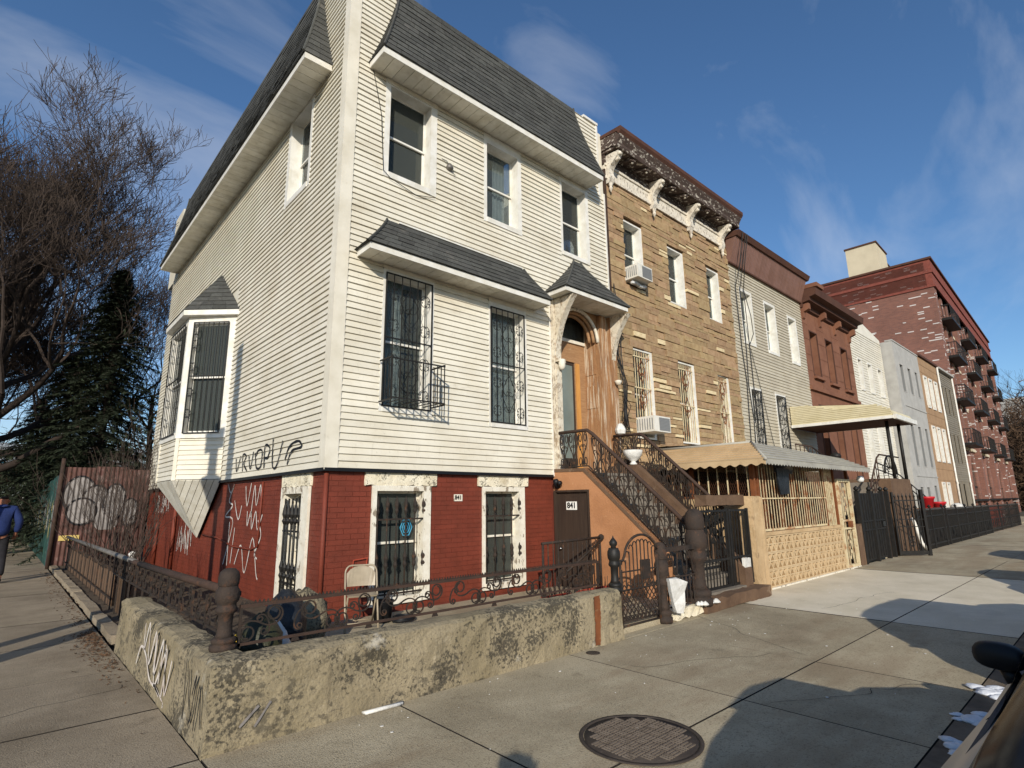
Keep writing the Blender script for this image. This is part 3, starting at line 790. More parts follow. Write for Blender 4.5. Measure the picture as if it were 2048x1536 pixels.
# --- mansard roofs, window awning roof and door hood: hipped, concave, shingled
def prof(t, k):             # outward share left at height t: a flare at the bottom
    return (1 - t) ** k
def hipped(fr, ua, ub, ta, tb, d0, z0, z1, dtop, rows, tab, parent, k=1.6, cap=0, ends=(True, True), name='shingle'):
    """front face between bottom corners ua,ub and top ta,tb, plus end faces returning to the wall"""
    def P(s, t, lift=0.0):
        d = dtop + (d0 - dtop) * prof(t, k)
        q = 1 - prof(t, k)
        l, r_ = ua + (ta - ua) * q, ub + (tb - ub) * q
        return fr(l + (r_ - l) * s, d + lift, z0 + (z1 - z0) * t + lift * .3)
    core = MB()
    nn = 10
    ring = [[P(0, i / nn, -.02), P(1, i / nn, -.02), fr(ub + (tb - ub) * (1 - prof(i / nn, k)), 0, z0 + (z1 - z0) * i / nn), fr(ua + (ta - ua) * (1 - prof(i / nn, k)), 0, z0 + (z1 - z0) * i / nn)] for i in range(nn + 1)]
    core.loft(ring, sm=False)
    r = part(core, 'roof', 'shingle', parent)
    restm = MB(); cnt = 0
    for i in range(rows):
        t0, t1 = i / rows, min(1, (i + 1.12) / rows)
        q = 1 - prof(t0, k)
        L_ = (ub + (tb - ub) * q) - (ua + (ta - ua) * q)
        off = (i % 3) * tab * .37
        u = -off
        while u < L_ - .01:
            a, b = max(0, u) / L_, min(L_, u + tab - .006) / L_
            if b > a:
                lf = .012 + random.uniform(-.002, .006)
                vs = [P(a, t0, lf), P(b, t0, lf), P(b, t1, .002), P(a, t1, .002), P(a, t0, -.01), P(b, t0, -.01)]
                fs = [(0, 1, 2, 3), (4, 5, 1, 0), (4, 0, 3), (5, 2, 1)]
                if cnt < cap:
                    part(MB().add(vs, fs), name, 'shingle', parent, fix=False); cnt += 1
                else: restm.add(vs, fs)
            u += tab
        for e, on in ((0, ends[0]), (1, ends[1])):
            if not on: continue
            n_ = max(1, round((d0 * prof(t0, k) + dtop) / (tab * .9)))
            for j in range(n_):
                def E(w, t, lift):
                    p = P(e, t, 0)
                    d = dtop + (d0 - dtop) * prof(t, k)
                    sgn = -1 if e == 0 else 1
                    return p - fr.n * d * w + fr.u * sgn * lift
                a, b = j / n_ + .005, (j + 1) / n_ - .005
                vs = [E(a, t0, .014), E(b, t0, .014), E(b, t1, .002), E(a, t1, .002), E(a, t0, -.01), E(b, t0, -.01)]
                restm.add(vs, [(0, 1, 2, 3), (4, 5, 1, 0), (4, 0, 3), (5, 2, 1)])
    if restm.f: part(restm, name, 'shingle', parent, fix=False, kind='stuff')
    # hip strips
    for e, on in ((0, ends[0]), (1, ends[1])):
        if on: part(MB().tube([P(e, i / 12, .012) for i in range(13)], .022, 5), 'hip_cap', 'shingle', parent)
    return cnt
def soffit(fr, ua, ub, d0, z, parent, step=.2, fh=.11, panel=True, ends=(True, True)):
    n = max(1, round((ub - ua) / step)); s = (ub - ua) / n
    pm = unit_soff
    for i in range(n):
        if panel: inst('soffit_panel', pm, 'soffit', parent, fr(ua + s * i + .004, d0 - .02, z + random.uniform(0, .002)), (0, 0, fr.th), (s - .008, d0 - .02, .012))
    f = MB().box(fr, ua - .012, ub + .012, d0 - .018, d0, z - .015, z + fh)
    if ends[0]: f.box(fr, ua - .012, ua + .006, .03, d0 - .0185, z - .015, z + fh)
    if ends[1]: f.box(fr, ub - .006, ub + .012, .03, d0 - .0185, z - .015, z + fh)
    part(f, 'fascia', 'white', parent)
    part(MB().box(fr, ua + .01, ub - .01, -.01, d0 - .02, z + .013, z + .03), 'soffit_backing', 'dark', parent)
unit_soff = unit('soffit')
soffit(FRONT, 3.66, 9.26, .5, ZS, house)
hipped(FRONT, 3.64, 9.28, 4.16, 8.86, .52, ZS + .1, 10.72, .03, 14, .31, house, k=1.35, cap=228)
soffit(SIDE, -19.45, -8.10, .5, ZS + .12, house)
hipped(SIDE, -19.5, -8.08, -18.9, -8.75, .52, ZS + .22, 11.3, .03, 15, .31, house, k=1.35, cap=0)
part(MB().box(WORLD, HX + .5, 8.9, HY + .55, YE - .6, 10.5, 10.7), 'roof', 'dark', house)
# awning roof over the parlour windows
soffit(FRONT, 3.6, 7.44, .45, 5.36, house, fh=.1)
hipped(FRONT, 3.55, 7.47, 4.08, 7.15, .48, 5.45, 6.15, .02, 6, .3, house, k=1.15, cap=62)
part(MB().box(FRONT, 4.3, 7.1, .02, .045, 6.15, 6.18), 'flashing', 'white', house)
# hood over the parlour door
soffit(FRONT, 7.72, 9.72, .64, 5.70, house, fh=.09)
hipped(FRONT, 7.68, 9.76, 8.67, 8.9, .67, 5.78, 6.80, .02, 8, .28, house, k=1.2, cap=0)
for h in (upw[0], upw[1], upw[2]):
    pass
# window head panels between window and soffit
for a, b, c, d in ((4.0, 5.02, 8.70, ZS - .002), (4.06, 5.03, 5.29, 5.355), (6.24, 7.2, 5.27, 5.355)): part(MB().box(FRONT, a, b, -.01, .03, c, d), 'window_head', 'trim', house)
# --- parlour doorway: pilasters, corbel braces, arch, panelled reveal, door
def pil(u0, u1, dd, z0, z1):
    return rough_block(FRONT, u0, u1, -.02, dd, z0, z1, 3, .004)
part(MB().box(FRONT, 7.885, 8.10, -.02, .10, 2.16, 5.68).box(FRONT, 7.92, 8.06, .10, .135, 2.3, 4.3).box(FRONT, 7.9, 8.12, .02, .2, 4.35, 4.42), 'pilaster', 'colpeel', house)
part(MB().box(FRONT, 9.42, 9.62, -.02, .08, 2.16, 5.68).box(FRONT, 9.70, 9.90, -.02, .14, 2.16, 5.68).box(FRONT, 9.625, 9.695, -.02, .04, 2.16, 5.68), 'pilaster', 'peelwood', house)
part(MB().lathe(FRONT(8.0, .2, 4.18), [(.01, 0), (.05, .02), (.07, .08), (.07, .2), (.06, .22)], 12), 'drop_finial', 'peelwhite', house)
part(MB().lathe(FRONT(9.8, .22, 4.1), [(.01, 0), (.05, .02), (.07, .06), (.08, .1), (.03, .12)], 12), 'drop_finial', 'peelwhite', house)
def brace(u0, u1):
    out = []
    for i in range(11):
        w = i / 10
        out.append((.12 + .5 * w ** 2.4, 4.35 + 1.32 * w))
    pts = [FRONT(u0, .03, 4.35)] + [FRONT(u0, d, zz) for d, zz in out] + [FRONT(u0, .03, 5.68)]
    return MB().prism(pts, FRONT.u * (u1 - u0))
part(brace(7.92, 8.06), 'brace', 'colpeel', house)
part(brace(9.72, 9.86), 'brace', 'colpeel', house)
# reveal
part(MB().box(FRONT, 9.42, 9.488, -.45, -.021, 2.16, 5.735).box(FRONT, 8.034, 8.1, -.45, -.021, 2.16, 5.735), 'reveal', 'peelwood', house)
for zz in (2.3, 2.95, 3.6, 4.35):
    part(MB().box(FRONT, 9.408, 9.42, -.36, -.08, zz, zz + (.5 if zz < 4 else .85)), 'reveal_panel', 'peelwood', house)
for r_, dd in ((.66, .0), (.60, -.07), (.54, -.14)):
    arc = [FRONT(8.76 + r_ * math.cos(a), dd, 5.06 + .62 * r_ / .66 * math.sin(a)) for a in np.linspace(0, math.pi, 17)]
    part(MB().tube(arc, .04, 6), 'arch_moulding', 'doorwood' if dd else 'peelwhite', house)
sp = MB()
for sgn in (0, 1):
    arc = [FRONT(8.76 + .66 * math.cos(a), -.06, 5.06 + .62 * math.sin(a)) for a in np.linspace(0 if sgn == 0 else math.pi, math.pi / 2, 9)]
    sp.prism(arc + [FRONT(8.76, -.06, 5.72), FRONT(9.42 if sgn == 0 else 8.1, -.06, 5.72)], FRONT.n * .04)
part(sp, 'arch_spandrel', 'doorwood', house)
part(MB().box(FRONT, 8.1, 9.42, -.42, -.40, 5.10, 5.75), 'transom_pane', 'glassdark', house)
part(MB().box(FRONT, 8.1, 9.42, -.46, -.36, 5.05, 5.12).box(FRONT, 8.1, 9.42, -.52, -.5, 5.12, 5.8), 'transom_bar', 'peelwhite', house)
pd = part(MB().box(FRONT, 8.1, 9.42, -.48, -.40, 4.62, 5.05).box(FRONT, 8.1, 8.16, -.48, -.40, 2.16, 4.62).box(FRONT, 9.08, 9.42, -.48, -.40, 2.16, 4.62), 'door_frame', 'doorwood', house)
part(MB().box(FRONT, 9.09, 9.2, -.4, -.37, 2.16, 4.6), 'door_casing', 'doorpine', house)
dl = part(MB().box(FRONT, 8.16, 9.08, -.47, -.43, 2.16, 2.5).box(FRONT, 8.16, 8.2, -.47, -.43, 2.5, 4.62).box(FRONT, 9.03, 9.08, -.47, -.43, 2.5, 4.62).box(FRONT, 8.2, 9.03, -.47, -.43, 4.55, 4.62), 'parlour_door', 'browndoor', house)
part(MB().box(FRONT, 8.2, 9.03, -.46, -.44, 2.5, 4.55), 'door_glass', 'white6', dl)
part(MB().box(FRONT, 8.46, 8.50, -.439, -.433, 3.9, 4.06), 'door_plate', 'browndoor', dl)
part(MB().box(FRONT, 8.1, 9.42, -.5, .05, 2.08, 2.158), 'door_sill', 'step', house)
# light fixture stub with loose wires on the upper wall
lf = MB().lathe(FRONT(5.31, .03, 7.56), [(.005, 0), (.06, .02), (.075, .06), (.045, .12), (.02, .15)], 10)
lf.tube([FRONT(5.14, .02, 7.74), FRONT(5.22, .06, 7.71), FRONT(5.3, .05, 7.64)], .008, 5).tube([FRONT(5.36, .03, 7.56), FRONT(5.42, .06, 7.5), FRONT(5.40, .04, 7.47)], .006, 5)
part(lf, 'light_fixture', 'steelgrey', house)
part(MB().tube([FRONT(3.72, .03, 8.78), FRONT(3.9, .035, 8.0), FRONT(3.97, .04, 7.0), FRONT(4.1, .05, 6.9), FRONT(4.6, .05, 6.78), FRONT(5.0, .05, 6.88)], .006, 4), 'loose_cable', 'wire', house)

# --- window guards (wrought iron) on the parlour windows
SC_ = fit(scroll2('C', 11, 1.3), 0, 1, 1)
SS_ = fit(scroll2('S', 12, 1.4), 0, 1, 1)
def guard(fr, u0, u1, z0, z1, d, parent, nbar, mt='ironblack', hearts=True, mid=.5, name='window_guard'):
    g = MB()
    g.box(fr, u0, u0 + .02, d - .02, d, z0, z1).box(fr, u1 - .02, u1, d - .02, d, z0, z1)
    for zz in (z0, z0 + (z1 - z0) * mid, z1 - .02): g.box(fr, u0 + .02, u1 - .02, d - .019, d - .001, zz, zz + .02)
    o = part(g, name, mt, parent)
    for i in range(nbar):
        u = u0 + (u1 - u0) * (i + 1) / (nbar + 1)
        part(MB().box(fr, u - .006, u + .006, d - .016, d - .004, z0 + .02, z1 - .02), 'guard_bar', mt, o)
    if hearts:
        uc = (u0 + u1) / 2; w = (u1 - u0)
        for za in (z0 + .1 * (z1 - z0), z0 + .58 * (z1 - z0)):
            hh = (z1 - z0) * .32
            mb = MB()
            for s in (-1, 1):
                # diamond with curled heart inside
                mb.tube([fr(uc + s * w * .02, d, za), fr(uc + s * w * .2, d, za + hh * .4), fr(uc + s * w * .2, d, za + hh * .55), fr(uc, d, za + hh)], .006, 4)
                q = fit(scroll2('C', 12, 1.2), 1.2, w * .2, hh * .4)
                mb.tube([fr(uc + s * (p[0]), d, za + hh * .42 + p[1]) for p in q], .006, 4)
                q = fit(scroll2('C', 13, 1.2), .4, w * .14, hh * .14)
                mb.tube([fr(uc + s * (p[0]), d, za - hh * .02 + p[1]) for p in q], .005, 4)
            part(mb, 'guard_scroll', mt, o)
        for za in (.06, .3, .56, .8):
            for ue in (.17, .83):
                mb = MB()
                for s in (-1, 1):
                    for v in (-1, 1):
                        q = fit(scroll2('C', 13, 1.2), 2.2, w * .09, .085)
                        mb.tube([fr(u0 + w * ue + s * (.008 + p[0]), d, z0 + (z1 - z0) * za + .09 + v * (.012 + p[1])) for p in q], .006, 4)
                part(mb, 'guard_scroll', mt, o)
    return o
guard(FRONT, 4.10, 4.99, 3.06, 5.24, .05, house, 5)
guard(FRONT, 6.27, 7.13, 3.0, 5.17, .05, house, 5)
# projecting wire basket at the foot of the nearer parlour window
bkt = part(MB().box(FRONT, 4.03, 4.05, .06, .44, 3.10, 3.12).box(FRONT, 4.97, 4.99, .06, .44, 3.10, 3.12).box(FRONT, 4.03, 4.05, .06, .44, 3.74, 3.76).box(FRONT, 4.97, 4.99, .06, .44, 3.74, 3.76)
    .box(FRONT, 4.03, 4.99, .42, .44, 3.121, 3.14).box(FRONT, 4.03, 4.99, .42, .44, 3.72, 3.739), 'window_basket', 'ironblack', house)
for i in range(8):
    u = 4.035 + .134 * i
    part(MB().box(FRONT, u, u + .013, .424, .436, 3.14, 3.72), 'basket_bar', 'ironblack', bkt)
    part(MB().box(FRONT, u, u + .013, .06, .42, 3.104, 3.116), 'basket_bar', 'ironblack', bkt)
for i in range(3):
    for u in (4.034, 4.974): part(MB().box(FRONT, u, u + .012, .13 + .1 * i, .142 + .1 * i, 3.12, 3.74), 'basket_bar', 'ironblack', bkt)
# --- bay on the side wall: angled faces, pointed foot, hipped cap
BD, YC = .73, 13.985
ya, yb, yc_, yd = 12.45, 13.2, 14.77, 15.52
c0, c1, c2, c3 = (HX, ya), (HX - BD, yb), (HX - BD, yc_), (HX, yd)
bayroot = part(MB().loft([[(p[0] + (.06 if k in (1, 2) else 0), p[1] + (.05 if k == 1 else (-.05 if k == 2 else (.03 if k == 0 else -.03))), zz) for k, p in enumerate((c0, c1, c2, c3))] for zz in (2.14, 3.02)], sm=False), 'bay', 'siding', house)
BR = Fr(c0[0], c0[1], R(-135) if False else math.atan2(c0[1] - c1[1], c0[0] - c1[0]))
def face(pa, pb):
    """frame with u from pa to pb"""
    return Fr(pa[0], pa[1], math.atan2(pb[1] - pa[1], pb[0] - pa[0]))
FR_, FC_, FL_ = face(c1, c0), face(c2, c1), face(c3, c2)
LR, LC = math.hypot(BD, yb - ya), yc_ - yb
for f, L_ in ((FR_, LR), (FC_, LC), (FL_, LR)):
    boards(f, .06, L_ - .02, 2.14, 2.98, [], bm_, 'siding', house, budget=(0 if f is FL_ else 20))
    part(MB().box(f, -.005, .075, -.03, .032, 2.12, 3.02), 'corner_post', 'trim', house)
    part(MB().box(f, -.01, L_ + .01, -.05, .04, 2.985, 3.06), 'bay_sill', 'white', house)
    part(MB().box(f, -.02, .10, -.05, .02, 3.06, 5.66).box(f, L_ - .1, L_ + .01, -.05, .02, 3.06, 5.66).box(f, .1, L_ - .1, -.05, .02, 5.5, 5.66), 'bay_frame', 'white', house)
    if f is not FL_:
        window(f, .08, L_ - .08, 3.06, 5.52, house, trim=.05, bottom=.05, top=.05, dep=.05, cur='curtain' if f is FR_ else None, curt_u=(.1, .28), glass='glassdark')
        gd = guard(f, .13, L_ - .13, 3.08, 5.5, .07, house, 6, hearts=False, mid=.5)
        for zz in (3.5, 3.95, 4.5, 5.0, 5.3):
            mb = MB()
            for s in (-1, 1):
                for v in (-1, 1):
                    q = fit(scroll2('C', 13, 1.2), 2.2, .05, .08)
                    mb.tube([f(.21 + s * (.008 + p[0]), .075, zz + v * (.012 + p[1])) for p in q], .007, 4)
            part(mb, 'guard_scroll', 'ironblack', gd)
    else:
        part(MB().box(f, .1, L_ - .1, -.05, -.04, 3.06, 5.5), 'bay_frame', 'white', house)
# bay cap: three hipped faces up to a point on the wall
apex = (HX, YC, 7.08)
ov = .16
e0, e1, e2, e3 = (HX, ya - ov * 1.1, 5.74), (HX - BD - ov, yb - ov * .55, 5.74), (HX - BD - ov, yc_ + ov * .55, 5.74), (HX, yd + ov * 1.1, 5.74)
def lerp(a, b, t): return tuple(a[i] + (b[i] - a[i]) * t for i in range(3))
capm = MB(); shm = MB()
for a, b in ((e0, e1), (e1, e2), (e2, e3)):
    rows = 9
    nrm = (Vector(b) - Vector(a)).cross(Vector(apex) - Vector(a)).normalized()
    if nrm.z < 0: nrm = -nrm
    capm.add([a, b, apex], [(0, 1, 2)])
    for i in range(rows):
        t0, t1 = i / rows, min(.995, (i + 1.1) / rows)
        bow = lambda t: Vector((0, 0, -.16 * math.sin(math.pi * t) * (1 - t)))
        A0, B0, A1, B1 = lerp(a, apex, t0), lerp(b, apex, t0), lerp(a, apex, t1), lerp(b, apex, t1)
        L_ = (Vector(B0) - Vector(A0)).length; n_ = max(1, round(L_ / .3))
        for j in range(n_):
            s0, s1 = j / n_ + .003, (j + 1) / n_ - .003
            lf_ = nrm * (.02 + random.uniform(0, .006))
            p = [Vector(lerp(A0, B0, s0)) + lf_, Vector(lerp(A0, B0, s1)) + lf_, Vector(lerp(A1, B1, s1)) + nrm * .005, Vector(lerp(A1, B1, s0)) + nrm * .005]
            shm.add(p + [p[0] - lf_ * 1.3, p[1] - lf_ * 1.3], [(0, 1, 2, 3), (4, 5, 1, 0), (4, 0, 3), (5, 2, 1)])
part(capm, 'bay_roof', 'shingle', house, fix=False)
part(shm, 'shingle', 'shingle', house, fix=False, kind='stuff')
part(MB().loft([[e0, e1, e2, e3], [(p[0], p[1], 5.63) for p in (e0, e1, e2, e3)]], sm=False), 'bay_fascia', 'white', house)
# pointed foot of the bay: diagonal tongue boards converging on the wall
tip = (HX, 13.85, .93)
q0, q1, q2, q3 = [(p[0], p[1], 2.13) for p in (c0, c1, c2, c3)]
for a, b in ((q1, q0), (q2, q1), (q3, q2)):
    tp0, tp1 = (HX, tip[1] + (.17 if b[1] > 13 else -.17) * 0, tip[2]), tip
    nn = 7
    nrm = (Vector(b) - Vector(a)).cross(Vector(tip) - Vector(a)).normalized()
    if nrm.dot(Vector((HX - BD / 2, YC, 1.6)) - Vector((HX, YC, 1.6))) < 0: nrm = -nrm
    part(MB().add([a, b, tip], [(0, 1, 2)]), 'bay_foot', 'joint', house, fix=False)
    # boards run parallel to the near edge b->tip
    A, B, T = Vector(a), Vector(b), Vector(tip)
    for j in range(nn):
        s0, s1 = j / nn, (j + 1) / nn - .012
        p0, p1 = A.lerp(B, s0), A.lerp(B, s1)
        r0, r1 = A.lerp(T, s0), A.lerp(T, s1)
        lf_ = nrm * .02
        part(MB().add([p0 + lf_, p1 + lf_, r1 + lf_, r0 + lf_, p0, p1, r1, r0], [(0, 1, 2, 3), (4, 5, 1, 0), (5, 6, 2, 1), (7, 4, 0, 3)]), 'foot_board', 'soffit', house, fix=False)
# conduit along the brick side
part(MB().tube([SIDE(-13.6, -.03, 1.0), SIDE(-12.5, -.03, .98), SIDE(-11.4, -.03, .86), SIDE(-10.4, -.03, .86), SIDE(-10.1, -.03, .92), SIDE(-10.05, -.03, 2.0)], .018, 6), 'conduit', 'redbrick', house)
for u_, h_ in ((-16.2, 1.9), (-18.2, 1.2)): part(MB().tube([SIDE(u_, .0, .1), SIDE(u_, .0, h_)], .05, 8), 'drain_pipe', 'redbrick', house)
# --- graffiti
def tag_lines(u0, u1, z0, z1, n, seed, loops=True):
    rr = random.Random(seed); out = []
    w = (u1 - u0) / n
    for i in range(n):
        a = u0 + w * i
        ln = []
        for k in range(rr.randint(3, 5)):
            ln.append((a + w * rr.uniform(-.15, 1.15), z0 + (z1 - z0) * (rr.uniform(.6, 1.0) if k % 2 else rr.uniform(0, .4))))
        out.append(ln)
    return out
SG = Fr(HX - .029, 0, -math.pi / 2)
gl = [[(-11.5, 2.50), (-11.4, 2.24), (-11.22, 2.52)], [(-11.05, 2.22), (-11.1, 2.52), (-10.9, 2.5), (-11.0, 2.36), (-10.8, 2.22)], [(-10.75, 2.5), (-10.62, 2.25), (-10.5, 2.55)], [(-10.4, 2.52), (-10.3, 2.26), (-10.08, 2.26), (-10.05, 2.52), (-10.25, 2.55), (-10.4, 2.45)],
      [(-9.9, 2.22), (-9.92, 2.6), (-9.68, 2.55), (-9.75, 2.4), (-9.9, 2.4)], [(-9.55, 2.7), (-9.5, 2.25), (-9.3, 2.24), (-9.1, 2.62)], [(-8.95, 2.3), (-8.8, 2.5), (-8.45, 2.56), (-8.32, 2.46), (-8.7, 2.42), (-8.85, 2.22)]]
for ln in gl: part(strokes(SG, [ln], .02), 'graffiti_stroke', 'blackpaint', house, fix=False)
SGB = Fr(HX + .046, 0, -math.pi / 2)
gl = [[(-12.1, 2.02), (-11.9, 1.85), (-11.7, 2.0), (-11.95, 1.7), (-11.7, 1.6), (-12.1, 1.4), (-11.6, 1.3), (-12.0, .5)], [(-11.8, 1.3), (-11.75, .5)], [(-11.6, 1.7), (-11.3, 1.35), (-11.15, 1.6)], [(-11.45, 1.2), (-11.55, .55)],
      [(-11.0, 1.95), (-10.85, 1.6), (-10.7, 2.0)], [(-10.6, 1.4), (-10.5, 1.95), (-10.35, 1.6), (-10.2, 1.95), (-10.1, 1.5)], [(-10.8, 1.5), (-10.75, 1.25), (-10.6, 1.5), (-10.5, 1.2), (-10.35, 1.5), (-10.2, 1.2), (-10.0, 1.45)], [(-10.2, 1.35), (-10.0, 1.1), (-10.25, .8), (-10.1, .72)],
      [(-11.3, .55), (-11.0, .9), (-10.7, .45), (-10.4, 1.05), (-10.1, .5), (-10.0, .4)]] + tag_lines(-16.0, -14.6, .5, 1.3, 7, 3) + tag_lines(-18.9, -17.2, 1.4, 1.95, 6, 5)
for ln in gl: part(strokes(SGB, [ln], .016, .004), 'graffiti_stroke', 'whitepaint', house, fix=False)
# plates with the house number
pl_ = part(MB().box(FRONT, 5.535, 5.705, -.05, -.040, 1.63, 1.74), 'number_plate', 'peelwhite', house)
text_part('841', FRONT, 5.62, -.0395, 1.686, .095, 'print', pl_, 'plate_number')
# pink wire loop on the brick beside the basement window
part(MB().tube([FRONT(3.78, -.03, .66), FRONT(3.78, -.01, .83), FRONT(3.99, -.01, .85), FRONT(3.99, -.03, .7)], .008, 5), 'wire_loop', 'terra', house)

# ================================================================ concrete wall round the front yard
cw = thing('concrete_wall', (1.2, 4.35, 0), 'low crumbling concrete garden wall with black lichen and graffiti round the corner yard', 'wall')
def lumpy(path, prof_, seg=.12, amp=.012, seed=1):
    """wall along a path of (x,y), section prof_ of (offset inward, z); surface slightly uneven"""
    rr = random.Random(seed); mb = MB(); pts = []
    for i in range(len(path) - 1):
        a, b = Vector(path[i]), Vector(path[i + 1]); n = max(1, int((b - a).length / seg))
        pts += [a.lerp(b, k / n) for k in range(n)]
    pts.append(Vector(path[-1])); rings = []
    for i, p in enumerate(pts):
        t = pts[min(i + 1, len(pts) - 1)] - pts[max(i - 1, 0)]
        t.normalize(); nn = Vector((-t.y, t.x))
        sc_ = 1.0
        if 0 < i < len(pts) - 1:
            t0 = (pts[i] - pts[i - 1]).normalized(); n0 = Vector((-t0.y, t0.x)); sc_ = 1 / max(.5, nn.dot(n0))
        rings.append([(p.x + nn.x * (o * sc_ + rr.uniform(-amp, amp)), p.y + nn.y * (o * sc_ + rr.uniform(-amp, amp)), z + (rr.uniform(-amp, amp) * .6 if z > .05 else 0)) for o, z in prof_])
    return mb.loft(rings, sm=False)
wp = [(0, -.1), (0, .02), (.008, .18), (.012, .34), (.016, .46), (.03, .525), (.07, .55), (.2, .56), (.27, .55), (.29, .5), (.29, -.1)]
body = part(lumpy([(1.18, 8.12), (1.18, 4.335), (5.68, 4.335)], wp), 'wall_body', 'concwall', cw)
FW, SW = Fr(0, 4.335), Fr(1.18, 0, -math.pi / 2)
for ln in [[(-6.5, .52), (-6.45, .3), (-6.3, .55), (-6.2, .22), (-6.0, .52), (-5.95, .18), (-5.7, .5), (-5.75, .15)], [(-6.75, .12), (-6.6, .3), (-6.35, .27), (-6.1, .12), (-5.8, .1), (-5.5, .05)], [(-5.95, .5), (-5.9, .1), (-5.55, .45), (-5.6, .08)],
           [(-5.9, .12), (-5.5, .03)], [(-5.6, .48), (-5.5, .12), (-5.35, .4)]]:
    part(strokes(SW, [ln], .014, .004), 'graffiti_stroke', 'whitepaint', cw, fix=False)
for ln in [[(-4.9, .5), (-4.88, .1)], [(-4.8, .45), (-4.7, .12), (-4.6, .44), (-4.68, .3)], [(-4.58, .1), (-4.5, .4), (-4.42, .15)]]:
    part(strokes(SW, [ln], .01, .004), 'graffiti_stroke', 'blackpaint', cw, fix=False)
for ln in [[(1.40, .13), (1.52, .24)], [(1.5, .11), (1.6, .25)]]:
    part(strokes(FW, [ln], .009, .004), 'graffiti_stroke', 'silver', cw, fix=False)
part(strokes(FW, [[(5.20, .54), (5.205, .35), (5.2, .2), (5.19, .02)]], .05, .012), 'rust_streak', 'rust', cw, fix=False)
one(MB().loft([[(2.3 + x_, 4.315 + y_, z_) for x_, y_ in ((0, 0), (.36, -.01), (.34, -.05), (.02, -.04))] for z_ in (.003, .022)]), 'foam_strip', 'bagwhite', 'broken white strip lying on the pavement against the concrete wall', 'litter')

# ---------------- cast-iron posts
def cast_post(name, x, y, z, h, r, label, mt='newel', ball=True, group=None, square=False):
    prof_ = [(0, 0)] * 4 + [(r * .92, .16 * h), (r * .72, .21 * h), (r * .66, .3 * h), (r * .7, .44 * h), (r * .98, .47 * h), (r * 1.04, .50 * h), (r * .92, .53 * h), (r * .88, .55 * h), (r * .9, .57 * h), (r * 1.1, .6 * h), (r * 1.16, .66 * h), (r * 1.12, .73 * h), (r * .95, .76 * h), (r * .9, .79 * h)]
    t = thing(name, (x, y, z), label, 'post', group)
    part(MB().lathe((x, y, z), [(r * 1.2, 0), (r * 1.3, .03 * h), (r * 1.3, .07 * h), (r * 1.0, .08 * h), (r * 1.16, .1 * h), (r * 1.2, .14 * h), (r * .9, .165 * h)], 16), 'post_base', mt, t)
    part(MB().lathe((x, y, z), prof_[4:], 16), 'shaft', mt, t)
    if ball:
        part(MB().lathe((x, y, z), [(r * .5, .79 * h), (r * .45, .82 * h), (r * .7, .85 * h), (r * .72, .9 * h), (r * .4, .95 * h), (r * .16, .975 * h), (r * .12, 1.0 * h), (0.002, 1.02 * h)], 12), 'finial', mt, t)
    else:
        part(MB().lathe((x, y, z), [(r * .9, .785 * h), (r * .96, .80 * h), (r * 1.0, .84 * h), (r * 1.02, .9 * h), (r * .88, .96 * h), (r * .55, 1.0 * h), (.01, 1.01 * h)], 16), 'post_cap', mt, t)
    return t
cast_post('fence_post', 1.37, 4.74, .55, .58, .075, 'squat rusty cast-iron post with blunt top at the corner of the garden wall', ball=False)
cast_post('fence_post', 5.80, 4.52, .5, .66, .07, 'dark cast-iron gate post with a pointed bulb finial at the end of the concrete wall', mt='ironblack')
cast_post('fence_post', 6.80, 4.5, .0, 1.03, .085, 'dark iron gate post on the hinge side of the little arched gate', mt='newel', ball=False)
cast_post('newel_post', 7.78, 4.52, .1, 1.36, .14, 'tall rusty turned newel post at the foot of the stoop', ball=False)

# ---------------- scroll fence on the wall
ff = thing('iron_fence', (1.45, 4.78, .55), 'rusty scrollwork fence panel with a saw-tooth top rail on the front garden wall', 'fence')
F0 = Fr(0, 4.72)
x0, x1 = 1.46, 5.74
part(MB().box(F0, x0, x1, -.012, .012, .835, .86), 'top_rail', 'ironbrown', ff)
part(MB().box(F0, x0, x1, -.01, .01, .565, .585), 'bottom_rail', 'ironbrown', ff)
teeth = MB(); u = x0
while u < x1 - .03:
    teeth.prism([F0(u, -.003, .86), F0(u + .015, -.003, .886), F0(u + .03, -.003, .86)], F0.n * .006); u += .032
part(teeth, 'rail_teeth', 'iron', ff, kind='stuff')
for u in (x0 + .01, x1 - .01):
    part(MB().box(F0, u - .01, u + .01, -.01, .01, .55, .86), 'end_bar', 'iron', ff)
for u in (1.9, 2.55, 3.25, 4.0, 4.75, 5.3):
    part(MB().prism([F0(u - .02, -.006, .565), F0(u + .02, -.006, .565), F0(u + .035, -.006, .535), F0(u - .035, -.006, .535)], F0.n * .012), 'fence_foot', 'iron', ff)
SP = fitu(scroll2('S', 15, .5, 80), R(26), .232)
SPm = ribbon(WORLD, SP, .008).mesh('scroll_profile'); SPm.materials.append(M['iron'])
CP = fitu(scroll2('C', 17, .95, 60), R(70), .15)
CPm = ribbon(WORLD, CP, .007).mesh('scroll_profile'); CPm.materials.append(M['iron'])
n = 11; pw = (x1 - x0 - .04) / n
for i in range(n):
    a = x0 + .02 + pw * i
    if i % 2 == 0: inst('scroll', SPm, 'iron', ff, (a - .02, 4.72, .593), (0, 0, 0), (1, 1, 1))
    else: inst('scroll', SPm, 'iron', ff, (a + pw + .02, 4.72, .593), (0, 0, 0), (-1, 1, 1))
    inst('scroll', CPm, 'iron', ff, (a + pw * (.05 if i % 2 else .55), 4.722, .62), (0, 0, 0), (1 if i % 2 else -1, 1, 1))
